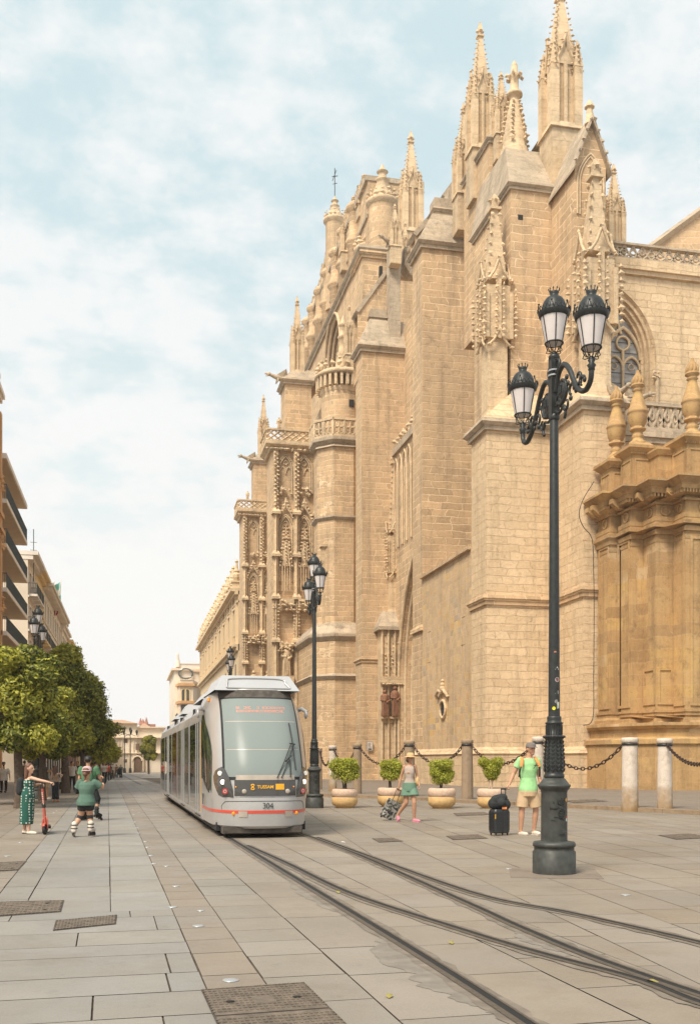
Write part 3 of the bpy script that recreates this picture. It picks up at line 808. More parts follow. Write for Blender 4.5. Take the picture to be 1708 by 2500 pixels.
# ---------------- back block carrying the great pinnacle ----------------
bx0, by0 = SX(1312, 59), 59
zP = zat(328, (bx0 + SX(1393, 59)) / 2, 59)
mb = MB(); mb.box(bx0 + .2, SX(1393, 59), by0, 63, zU, zP - .7); mb.taper((bx0 - .1, SX(1400, 59), by0 - .3, 63.3), (bx0 + .5, SX(1385, 59), by0 + .3, 62.7), zP - .7, zP); part(mb, 'pinnacle_base', 'stone_dark')
pinnacle(1367, 328, -42, 61.0, 2.1, 'tallest pinnacle, cut by the top edge')
mb = MB(); CX0, CY0 = 22.5, 61.0
zC = zat(334, CX0, CY0)
mb.box(CX0, CX0 + 1.8, CY0, 66, 30, zC); bC = part(mb, 'buttress', 'stone')
mb = MB(); coping(mb, CX0, CX0 + 1.8, CY0, 66, zC, .25, .3); mb.taper((CX0, CX0 + 2, CY0, 66), (CX0 + 1, CX0 + 2, CY0 + .6, 66), zC, zC + 2.0); part(mb, 'coping', 'stone_dark', bC)
pinnacle(1171, 372, 54, 67.5, 1.62, 'tall slender pinnacle left of the cone topped turret')
pinnacle(1222, 335, 174, 64.3, 1.05)
# round turret with conical ringed roof
c = P3(1255, 370, 63.5); zt = P3(1255, 148, 63.5).z
mb = MB(); hgt = zt - c.z; prof = [(.9, -2), (.9, 0), (.78, .05), (.80, .10 * hgt)]
for k in range(7):
    f = .12 + k * .068; r_ = .78 - k * .072
    prof += [(r_, f * hgt), (r_ - .05, (f + .06) * hgt)]
prof += [(.36, .60 * hgt), (.52, .61 * hgt), (.50, .64 * hgt), (.28, .66 * hgt), (.26, .80 * hgt), (.40, .83 * hgt), (.22, .86 * hgt), (.2, .95 * hgt), (.05, hgt)]
mb.lathe(prof, c, 12)
for k in range(6):
    a = k * PI / 3; mb.lump((c[0] + .5 * math.cos(a), c[1] + .5 * math.sin(a), c[2] + .82 * hgt), .22)
    for j in range(9): f = j / 9; mb.lump((c[0] + (.92 - .55 * f) * math.cos(a), c[1] + (.92 - .55 * f) * math.sin(a), c[2] + (.08 + .5 * f) * hgt), .15)
part(mb, 'conical_turret', 'stone_carved')
# ornate pinnacle on B's back block and plain block beneath
pinnacle(1131, 480, 250, 70.5, 1.35, 'short thick pinnacle with a plain shaft')
# ---------------- buttress B ----------------
PX, PY = 20.1, 68.0
zB = zat(583, PX, PY); PYn = 70.5
mb = MB(); mb.box(PX, 25.5, PY, PYn, B0, zB); bB = part(mb, 'buttress', 'stone')
mb = MB(); coping(mb, PX, 25.5, PY, PYn, zB, .42, .5); mb.taper((PX - .3, 25.5, PY - .3, PYn + .3), (PX + 1.0, 25.5, PY + .9, PYn - .2), zB, zB + 2.4); part(mb, 'coping', 'stone_dark', bB)
zb1 = zB + 2.4; zb2 = zat(482, PX + 1.2, PY + 1.1)
mb = MB(); mb.box(PX + 1.2, 25.5, PY + 1.0, PYn - .3, zb1 - .2, zb2); part(mb, 'parapet_block', 'stone_dark', bB)
mb = MB(); coping(mb, PX + 1.2, PX + 3.3, PY + 1.0, PYn - .3, zb1 + .5, .18, .2); part(mb, 'coping', 'stone_dark', bB)
X5 = SX(1118, 70); mb = MB(); mb.box(X5 - .9, X5 + 2.2, 69.5, 72, zb1, zat(475, X5, 70)); part(mb, 'parapet_block', 'stone_dark', bB)
mb = MB(); mb.box(PX - .16, PX + 1, PY - .16, PYn + .16, zat(1532, PX, PY) - .22, zat(1532, PX, PY)); mb.taper((PX - .16, PX + 1, PY - .16, PYn + .16), (PX, PX + 1, PY, PYn), zat(1532, PX, PY), zat(1532, PX, PY) + .25)
part(mb, 'moulding', 'stone', bB)
# flying slope rising behind B
def flyer(x0, y0, x1, y1, Y, th, dep, arch=True):
    a = Vector((SX(x0, Y), Y, zat(y0, SX(x0, Y), Y))); b = Vector((SX(x1, Y), Y, zat(y1, SX(x1, Y), Y)))
    mb = MB(); n = 10; top = [a.lerp(b, i / n) for i in range(n + 1)]; bot = []
    for i in range(n + 1):
        f = i / n; drop = th + (math.sin(f * PI / 2 + .0) * 0 + (1 - math.sin(f * PI / 2)) * (b.z - a.z) * 1.1 if arch else 0)
        bot.append(Vector((top[i].x, Y, top[i].z - drop)))
    vs = top + bot + [v + Vector((0, dep, 0)) for v in top + bot]; m = n + 1; fs = []
    for i in range(n):
        fs += [(i, m + i, m + i + 1, i + 1), (2 * m + i, 2 * m + i + 1, 3 * m + i + 1, 3 * m + i), (i, i + 1, 2 * m + i + 1, 2 * m + i), (m + i, 3 * m + i, 3 * m + i + 1, m + i + 1)]
    mb.add(vs, fs); o = part(mb, 'flying_buttress', 'stone')
    mb = MB(); d = (b - a).normalized(); up = Vector((-d.z, 0, d.x))
    pr = [a - up * .12 - Vector((0, .15, 0)), b - up * .12 - Vector((0, .15, 0)), b + up * .22 - Vector((0, .15, 0)), a + up * .22 - Vector((0, .15, 0))]
    mb.add(pr + [v + Vector((0, dep + .3, 0)) for v in pr], [(0, 3, 2, 1), (4, 5, 6, 7), (0, 1, 5, 4), (3, 7, 6, 2), (0, 4, 7, 3), (1, 2, 6, 5)])
    part(mb, 'coping', 'stone_dark', o)
flyer(1012, 575, 1052, 530, 71.5, 1.6, 1.2, False)
flyer(1083, 482, 1125, 425, 72.5, 2.0, 1.2, False)
# ---------------- infill wall between A and B with raking top, oval niche ----------------
zi = zat(1340, PX, 57.6)
mb = MB(); mb.box(PX + .003, PX + 2, 57.6, PY, B0, zi); iw = part(mb, 'wall', 'stone_patch')
mb = MB(); mb.box(PX - .22, PX + 2, 57.7, PY - .01, zi, zi + .22); mb.taper((PX - .22, PX + 2, 57.7, PY - .01), (PX + .4, PX + 2, 57.7, PY - .01), zi + .22, zi + .55); part(mb, 'coping', 'stone', iw)
yn = WY(1082, PX); zn = zat(1732, PX, yn)
mb = MB()
mb.tube([(PX - .05, yn + .60 * math.cos(k * PI / 8), zn + .58 * math.sin(k * PI / 8)) for k in range(16)], .10, 6, closed=True)
for s in (-1, 1): mb.tube([(PX - .08, yn + s * 1.15, zn + .75), (PX - .2, yn + s * 1.05, zn + 1.0), (PX - .2, yn + s * .55, zn + 1.25), (PX - .1, yn + s * .08, zn + 1.1)], .11, 6)
for k in range(3): mb.ball((PX - .06, yn, zn + 1.35 + k * .26), .22 - k * .05, 8, 5)
mb.box(PX - .15, PX, yn - .2, yn + .2, zn + 1.15, zn + 1.3)
nm = part(mb, 'niche_frame', 'stone_pale', iw)
mb = MB(); mb.add([(PX - .012, yn + .60 * math.cos(k * PI / 8), zn + .58 * math.sin(k * PI / 8)) for k in range(16)], [tuple(range(16))]); part(mb, 'niche_recess', 'dark', iw)
for x, y, h in ((1131, 1530, 1.2), (1130, 1600, 1.3), (1048, 1640, 1.3), (1048, 1560, 1.0)):      # blocked little openings
    yy = WY(x, PX); z = zat(y, PX, yy); mb = MB(); mb.tube([(PX + .0, yy - .32, z - h / 2), (PX + .0, yy - .32, z + h / 2), (PX + .0, yy + .32, z + h / 2), (PX + .0, yy + .32, z - h / 2)], .03, 4, smooth=False)
    part(mb, 'blocked_opening', 'stone_dark', iw)
# base plinth moulding running round everything
mb = MB(); zq = 2.25
mb.box(PX - .22, PX + 1, AY - .22, PYn + .2, B0, zq - .25); mb.taper((PX - .30, PX + 1, AY - .30, PYn + .28), (PX - .02, PX + 1, AY - .02, PYn + .02), zq - .25, zq + .12)
mb.box(PX + 1, XE + .2, AY - .22, AY + 1, B0, zq - .25); mb.taper((PX + 1, XE + .2, AY - .30, AY + 1), (PX + 1, XE + .2, AY - .02, AY + 1), zq - .25, zq + .12)
mb.box(BX - .22, BX + 3, BY - .22, AY - .3, B0, zq - .25); mb.taper((BX - .30, BX + 3, BY - .30, AY - .3), (BX - .02, BX + 3, BY - .02, AY - .3), zq - .25, zq + .12)
part(mb, 'plinth', 'stone_pale')

# ---------------- window wall on the right ----------------
WYY = 55.25
cu = SX(1490, WYY); dW = depth(cu, WYY)
hw = (1612 - 1490) * dW / F
mp = lambda u, z, d: (u, WYY + d, z)
zt_ = zat(655, cu + 3, WYY)
mb = MB()
rg = arch_wall(mb, mp, BX + 2.5, 62, B0, zt_, cu, hw, zat(985, cu, WYY), zat(862, cu, WYY), zat(688, cu, WYY), steps=((0, 0), (.10, -.08), (.2, .12), (.36, .12), (.40, .3), (.56, .3), (.60, .5), (hw * .24, .52), (hw * .24, .8)))
mb.box(BX + 2.5, 62, WYY + 3, WYY + 20, B0, zt_)
mb.add([(BX + 2.5, WYY, zt_), (62, WYY, zt_), (62, WYY + 3, zt_), (BX + 2.5, WYY + 3, zt_)], [(0, 1, 2, 3)])
wwall = part(mb, 'wall', 'stone_pale')
hg = hw * .76
zsl, zsp, zpx = zat(985, cu, WYY), zat(862, cu, WYY), zat(688, cu, WYY) - hw * .24 * 1.25
mb = MB(); pts = [(cu - hg, zsl)] + gothic(cu, hg, zsp, zpx) + [(cu + hg, zsl)]
mb.add([(x, WYY + .75, z) for x, z in pts], [tuple(range(len(pts)))]); win = part(mb, 'window', 'glass_dark')
mb = MB(); ty = WYY + .66
q4 = hg / 2
for k in (-1, 0, 1): mb.tube([(cu + k * q4, ty, zsl), (cu + k * q4, ty, zsp + (.6 if k else 0))], .10, 6)
for k in (-1.5, -.5, .5, 1.5):
    mb.tube([(x, ty, z) for x, z in gothic(cu + k * q4, q4 / 2, zsp - .6, zsp + .15, 5)], .09, 5)
    mb.tube([(cu + k * q4 + .2 * math.cos(a * PI / 4), ty, zsp + .0 - .45 + .2 * math.sin(a * PI / 4)) for a in range(8)], .035, 4, closed=True)
for s in (-1, 1):
    mb.tube([(x, ty, z) for x, z in gothic(cu + s * q4, q4, zsp, zsp + 1.9, 6)], .12, 6)
    mb.tube([(cu + s * q4 + .42 * math.cos(a * PI / 6), ty, zsp + .95 + .42 * math.sin(a * PI / 6)) for a in range(12)], .08, 5, closed=True)
    mb.tube([(cu + s * .05, ty, zsp + 1.2), (cu + s * .55, ty, zsp + 1.9), (cu + s * .5, ty, zsp + 2.4), (cu, ty, zsp + 2.9)], .10, 5)
    mb.tube([(cu + s * 1.0, ty, zsp + 1.5), (cu + s * .8, ty, zsp + 2.2), (cu + s * .35, ty, zsp + 3.1)], .09, 5)
mb.tube([(cu + .45 * math.cos(a * PI / 6), ty, zsp + 2.3 + .5 * math.sin(a * PI / 6)) for a in range(12)], .06, 5, closed=True)
part(mb, 'tracery', 'stone_carved', win)
mb = MB()
for k in range(7):
    z = zsl + .3 + k * .62; mb.box(cu - hg, cu + hg, WYY + .70, WYY + .72, z, z + .03)
part(mb, 'glazing_bar', 'iron', win)
mb = MB(); X = SX(1600, WYY); mb.tube([(X, WYY - .12, zat(985, X, WYY)), (X, WYY - .12, zat(925, X, WYY))], .13, 8)
for k in range(10): mb.lump((X + random.uniform(-.25, .25), WYY - .2, zat(920, X, WYY) + random.uniform(-.2, .2)), .14)
part(mb, 'colonnette', 'stone_carved')
zb0 = zt_ + .0
mb = MB(); mb.box(BX + 2.5, 62, WYY - .35, WYY, zt_ - .35, zt_ + .25); mb.box(BX + 2.5, 62, WYY - .2, WYY, zt_ - .6, zt_ - .35); part(mb, 'cornice', 'stone_pale')
mb = MB(); X0, X1 = SX(1476, WYY), 62
nfl = int((X1 - X0) / 1.15); balustrade(mb, (X0, WYY - .1), (X1, WYY - .1), zt_ + .25, zat(604, SX(1590, WYY), WYY), 'flame', nfl, .3); part(mb, 'balustrade', 'stone_dark')
pinnacle(1497, 610, 400, 60.5, 1.15, 'small pinnacle behind the upper balustrade')
# lower gallery with its balustrade, in front of the window
LY = 52.9
z5 = zat(985, SX(1600, LY), LY); z6 = zat(1050, SX(1600, LY), LY)
mb = MB(); mb.box(BX + 2, 62, LY, WYY, B0, z6 - .5); part(mb, 'wall', 'stone')
mb = MB(); mb.box(BX + 1.6, 62, LY - .3, WYY, z6 - .5, z6 - .1); mb.box(BX + 1.8, 62, LY - .15, WYY, z6 - .8, z6 - .5); part(mb, 'cornice', 'stone_dark')
mb = MB(); X0 = SX(1515, LY); balustrade(mb, (X0, LY - .05), (62, LY - .05), z6 - .1, z5, 'flame', int((62 - X0) / .95), .3); part(mb, 'balustrade', 'stone_dark')
# raking roof of the transept far right
a = P3(1588, 606, 82); b = P3(1708, 518, 82); d = (b - a); e = b + d * 1.5; f0 = a - d * .3
mb = MB(); mb.add([(f0.x, f0.y, f0.z), (e.x, e.y, e.z), (e.x, e.y, 20), (f0.x, f0.y, 20), (f0.x, f0.y + 8, f0.z), (e.x, e.y + 8, e.z), (e.x, e.y + 8, 20), (f0.x, f0.y + 8, 20)], [(0, 3, 2, 1), (0, 1, 5, 4), (1, 2, 6, 5), (0, 4, 7, 3)]); rt = part(mb, 'wall', 'stone')
mb = MB(); mb.tube([f0 + Vector((0, -.1, .1)), e + Vector((0, -.1, .1))], .3, 4, smooth=False); part(mb, 'coping', 'stone_dark', rt)

# ---------------- recess with side door between B and D ----------------
DXX, DYY = 20.1, 86.9
zD = zat(838, DXX, DYY)
RW = 23.06
mb = MB(); mp = lambda u, z, d: (RW + d, u, z)
zr = zat(1100, RW, DYY)
um = (PYn + DYY) / 2
arch_wall(mb, mp, PYn - 1, DYY + 1, B0, zr, um, 6.6, B0 + .1, 8.0, zat(1392, RW, WY(1007, RW)) + 2.5, steps=((0, 0), (.3, .1), (.35, .5), (.7, .55), (.75, 1.0), (1.1, 1.05), (1.15, 1.6), (1.5, 1.65), (1.55, 2.2)))
rw = part(mb, 'portal_wall', 'stone')
mb = MB(); mb.box(RW + 2.2, RW + 2.6, PYn - 1, DYY, B0, 22); part(mb, 'portal_tympanum', 'stone_carved')
for k in range(4):          # archivolts
    g = .15 + k * .38; mb = MB()
    pts = [(um - 6.6 + g, B0)] + gothic(um, 6.6 - g, 8.0, zat(1392, RW, WY(1007, RW)) + 2.5 - g * 1.2, 12) + [(um + 6.6 - g, B0)]
    mb.tube([(RW - .05 + k * .5, y, z) for y, z in pts], .16, 6); part(mb, 'archivolt', 'stone_carved', rw)
mb = MB(); mb.box(RW - .25, RW + .5, PYn - .5, DYY, zr - .6, zr); part(mb, 'cornice', 'stone_dark', rw)
mb = MB()
y = DYY - .6
while y > PYn:
    mb.lump((RW - .1, y, zr + .55), .3); mb.lump((RW - .1, y, zr + .15), .22); mb.tube([(RW - .1, y, zr), (RW - .1, y, zr + .7)], .09, 5); y -= .95
part(mb, 'cresting', 'stone_carved', rw)
mb = MB()                   # blind tracery on the wall over the door
for k in range(5):
    yc = DYY - .9 - k * 1.4
    mb.tube([(RW - .08, yy, z) for yy, z in [(yc - .6, zr - 9)] + gothic(yc, .6, zr - 2.4, zr - 1.0, 5) + [(yc + .6, zr - 9)]], .09, 5)
    mb.tube([(RW - .08, yc, zr - 9), (RW - .08, yc, zr - 2.5)], .06, 5)
part(mb, 'blind_tracery', 'stone_carved', rw)
mb = MB(); mb.box(24.0, 30, PYn - 1, DYY + 2, zr - 1, zat(800, 24, DYY)); part(mb, 'wall', 'stone')
# ---------------- buttress D ----------------
mb = MB(); mb.box(DXX, 24.2, DYY, 89.4, B0, zD); bD = part(mb, 'buttress', 'stone')
mb = MB(); coping(mb, DXX, 24.2, DYY, 89.4, zD, .45, .55)
zd1 = zat(782, DXX + .9, DYY + 1)
mb.taper((DXX - .3, 24.2, DYY - .3, 89.6), (DXX + .9, 24.2, DYY + .9, 89.0), zD, zd1 + .1); part(mb, 'coping', 'stone_dark', bD)
zd2 = zat(753, DXX + 1.1, DYY + 1)
mb = MB(); mb.box(DXX + 1.0, 22.6, DYY + 1.0, 89, zd1, zd2); mb.box(DXX + .85, 22.8, DYY + .85, 89.1, zd1 + .3, zd1 + .55); part(mb, 'parapet_block', 'stone_dark', bD)
zdm = zat(1606, DXX, DYY)
mb = MB(); coping(mb, DXX, 22.4, DYY, 89.4, zdm, .2, .32); part(mb, 'moulding', 'stone', bD)
mb = MB(); xs = SX(963, DYY + .3); mb.box(xs - .5, xs + .5, DYY + .1, DYY + 1.2, zD - 4.6 + 4.6, zat(600, xs, DYY)); part(mb, 'shaft', 'stone_dark', bD)
pinnacle(963, 605, 497, 89.4, 1.05, 'weathered grey pinnacle standing on a dark shaft')
gargoyle((xs - .2, DYY - .1, zat(598, xs, DYY)), -.9, -.4, 1.1); gargoyle((xs + 1.4, DYY - .3, zat(610, xs, DYY)), .6, -.9, 1.2)
mb = MB(); mb.box(xs + .9, xs + 3.2, DYY + .2, DYY + 1.6, zat(640, xs, DYY), zat(596, xs, DYY)); mb.taper((xs + 1.5, xs + 2.6, DYY + .3, DYY + 1.5), (xs + .9, xs + 3.2, DYY + .2, DYY + 1.6), zat(662, xs, DYY), zat(640, xs, DYY)); part(mb, 'corbel', 'stone_dark', bD)
# tall applied pinnacle and jamb niche with statues in the corner of D and the door
jx, jy = SX(955, DYY), DYY - .2
mb = MB(); canopy_strip(mb, (SX(960, DYY), DYY), .62, zat(1508, jx, jy), 0, zat(1400, jx, jy), zat(1300, jx, jy), zat(1108, jx, jy)); part(mb, 'canopied_pinnacle', 'stone_carved')
n0, n1 = SX(931, 85.4), SX(980, 85.4)
mb = MB(); zc = zat(1530, n0, 85.4); mb.box(n0, n1, 85.4, 87, B0, zc); jb = part(mb, 'portal_jamb', 'stone_carved')
mb = MB(); mb.taper((n0 - .3, n1 + .3, 85.1, 87), (n0 + .3, n1, 86.3, 87), zc, zc + 1.5); mb.box(n0 - .35, n1 + .35, 85.05, 87, zc - .3, zc); part(mb, 'canopy_roof', 'stone_dark', jb)
mb = MB()
for f in (.02, .33, .66, .98):
    X = n0 + (n1 - n0) * f; mb.tube([(X, 85.3, B0), (X, 85.3, zc - .3)], .11, 6)
for f in (.18, .5, .82):
    X = n0 + (n1 - n0) * f
    mb.tube([(x, 85.34, z) for x, z in gothic(X, .27, zc - 1.2, zc - .6, 5)], .05, 5)
    for k in range(14): mb.lump((X + random.uniform(-.2, .2), 85.35, zc - 1.4 - k * .36), .11)
zs_ = zat(1668, n0, 85.4)
mb.box(n0 - .25, n1 + .2, 84.9, 85.4, zs_, zs_ + .55)
for k in range(12): mb.lump((n0 + (n1 - n0) * k / 11, 84.95, zs_ - .1), .16)
mb.box(n0 - .2, n1 + .2, 85.0, 85.4, zat(1755, n0, 85.4), zat(1750, n0, 85.4)); part(mb, 'niche_carving', 'stone_carved', jb)
M['terracotta'] = plain('reddish terracotta', (0.24, 0.115, 0.065), 0.9, 0, 0.3, 8, 0.5)
def statue(mb, x, y, z0, h, s=1.0):
    """robed standing figure"""
    mb.lathe([(.20 * s, 0), (.24 * s, .03 * h), (.20 * s, .25 * h), (.19 * s, .5 * h), (.23 * s, .72 * h), (.20 * s, .80 * h), (.08 * s, .84 * h)], (x, y, z0), 9)
    mb.ball((x, y, z0 + .91 * h), .085 * h * .9, 8, 6)
    mb.tube([(x - .2 * s, y, z0 + .76 * h), (x - .25 * s, y - .1, z0 + .6 * h), (x - .02, y - .24 * s, z0 + .58 * h)], .07 * s, 6)
    mb.tube([(x + .2 * s, y, z0 + .76 * h), (x + .25 * s, y - .12, z0 + .58 * h), (x + .04, y - .24 * s, z0 + .5 * h)], .07 * s, 6)
    for k in range(5): mb.tube([(x + (k - 2) * .08 * s, y - .19 * s, z0 + .02), (x + (k - 2) * .06 * s, y - .21 * s, z0 + .55 * h)], .03 * s, 4)
for f, h in ((.12, 2.5), (.62, 2.9)):
    mb = MB(); X = n0 + (n1 - n0) * f; statue(mb, X, 85.1, zat(1750, n0, 85.4), h * .95, 1.5); part(mb, 'statue', 'terracotta', jb)

# ---------------- T3: polygonal stair turret, gallery and round top ----------------
TX, TY, TR = 19.95, 96.2, 2.5
dT = depth(TX - .4, TY - TR)
def oct_(r, c=(TX, TY), rot=PI / 8): return [(c[0] + r * math.cos(rot + k * PI / 4), c[1] + r * math.sin(rot + k * PI / 4)) for k in range(8)]
z1, z2 = ZZ(1066, dT), ZZ(1020, dT)
mb = MB(); mb.prism(oct_(TR), B0, z1); t3 = part(mb, 'stair_turret', 'stone')
mb = MB(); mb.prism(oct_(TR + .05), z1 - .6, z1 - .3, oct_(TR + .5)); mb.prism(oct_(TR + .5), z1 - .3, z1); mb.prism(oct_(TR + .3), z1 - .9, z1 - .6, oct_(TR + .05))
for y in (1268,): mb.prism(oct_(TR + .02), ZZ(y, dT), ZZ(y, dT) + .25, oct_(TR + .3)); mb.prism(oct_(TR + .3), ZZ(y, dT) + .25, ZZ(y, dT) + .4)
part(mb, 'moulding', 'stone_dark', t3)
mb = MB(); o = oct_(TR + .35)
for k in range(3, 8):
    balustrade(mb, o[k], o[(k + 1) % 8], z1, z2, 'rings', 2, .22)
part(mb, 'balustrade', 'stone_carved', t3)
RR = 2.05; rc = (TX + .35, TY + .2)
zc0, zc1 = ZZ(937, dT), ZZ(893, dT)
mb = MB(); mb.lathe([(RR, z1), (RR, zc0)], (*rc, 0), 28); part(mb, 'round_drum', 'stone', t3)
mb = MB(); mb.lathe([(RR, zc0 - .3), (RR + .15, zc0), (RR + .15, zc0 + .15)], (*rc, 0), 28)
for k in range(28):
    a = k * 2 * PI / 28; ct, st = math.cos(a), math.sin(a); wv = .13
    pts = [(rc[0] + r * ct - s * wv * st, rc[1] + r * st + s * wv * ct) for r, s in ((RR, -1), (RR + .55, -1), (RR + .55, 1), (RR, 1))]
    mb.prism(pts, zc0 + .15, zc1 - .45)
mb.lathe([(RR, zc1 - .45), (RR + .65, zc1 - .45), (RR + .72, zc1 - .2), (RR + .5, zc1), (RR + .2, zc1 + .2), (.1, zc1 + .6)], (*rc, 0), 28); part(mb, 'corbel_cornice', 'stone_carved', t3)
mb = MB()
for k in range(20):
    a = k * 2 * PI / 20; mb.lump((rc[0] + (RR + .3) * math.cos(a), rc[1] + (RR + .3) * math.sin(a), zc1 + .5), .36); mb.lump((rc[0] + (RR + .2) * math.cos(a), rc[1] + (RR + .2) * math.sin(a), zc1 + 1.0), .22)
part(mb, 'cresting', 'stone_carved', t3)
mb = MB(); xx = 19.75; mb.box(xx + .8, xx + 1.3, rc[1] - RR - .02, rc[1] - RR + .4, ZZ(985, dT), ZZ(967, dT)); part(mb, 'slit_window', 'dark', t3)
# ringed finial over it
zt2 = ZZ(738, dT); mb = MB(); H = zt2 - zc1
mb.lathe([(.9, zc1), (.8, zc1 + .15 * H), (.55, zc1 + .35 * H), (.62, zc1 + .37 * H), (.45, zc1 + .42 * H), (.4, zc1 + .62 * H), (.6, zc1 + .64 * H), (.35, zc1 + .68 * H), (.32, zc1 + .82 * H), (.5, zc1 + .84 * H), (.25, zc1 + .88 * H), (.05, zt2)], (rc[0] + .1, rc[1], 0), 10)
part(mb, 'turret_finial', 'stone_carved', t3)
pinnacle(852, 868, 742, dT + 1, 1.0)
# its wider base with two string courses
zq1, zq2 = ZZ(1545, dT), ZZ(1658, dT)
def base3(r): return [(TX - r, TY - r * .45), (TX - r * .35, TY - r), (TX + 2.5, TY - r), (TX + 2.5, TY + 8.5), (TX - r, TY + 8.5)]
mb = MB(); mb.prism(base3(2.9), B0, zq1 - .4); tb = part(mb, 'turret_base', 'stone', t3)
mb = MB(); mb.prism(base3(2.95), zq1 - .8, zq1 - .4, base3(3.25)); mb.prism(base3(3.25), zq1 - .4, zq1 - .15); mb.prism(base3(3.25), zq1 - .15, zq1 + 1.0, base3(2.4))
mb.prism(base3(2.95), zq2 - .1, zq2 + .25, base3(3.2)); mb.prism(base3(3.2), zq2 + .25, zq2 + .5, base3(2.92)); part(mb, 'string_course', 'stone_dark', t3)
mb = MB()
for z in (zat(1330, TX, TY - 2), zat(1232, TX, TY - 2), zat(1445, TX, TY - 2)):
    X = SX(790, TY - 1); mb.box(X - .25, X + .5, TY - 1.6, TY, B0, z); mb.box(X - .45, X + .6, TY - 1.8, TY, z - .2, z + .05)
    break
part(mb, 'corner_shaft', 'stone_carved', t3)
# flat back of turret bay
mb = MB(); mb.box(21.5, 24, 89.4, 104, B0, zat(1000, 21.5, 97)); part(mb, 'wall', 'stone')

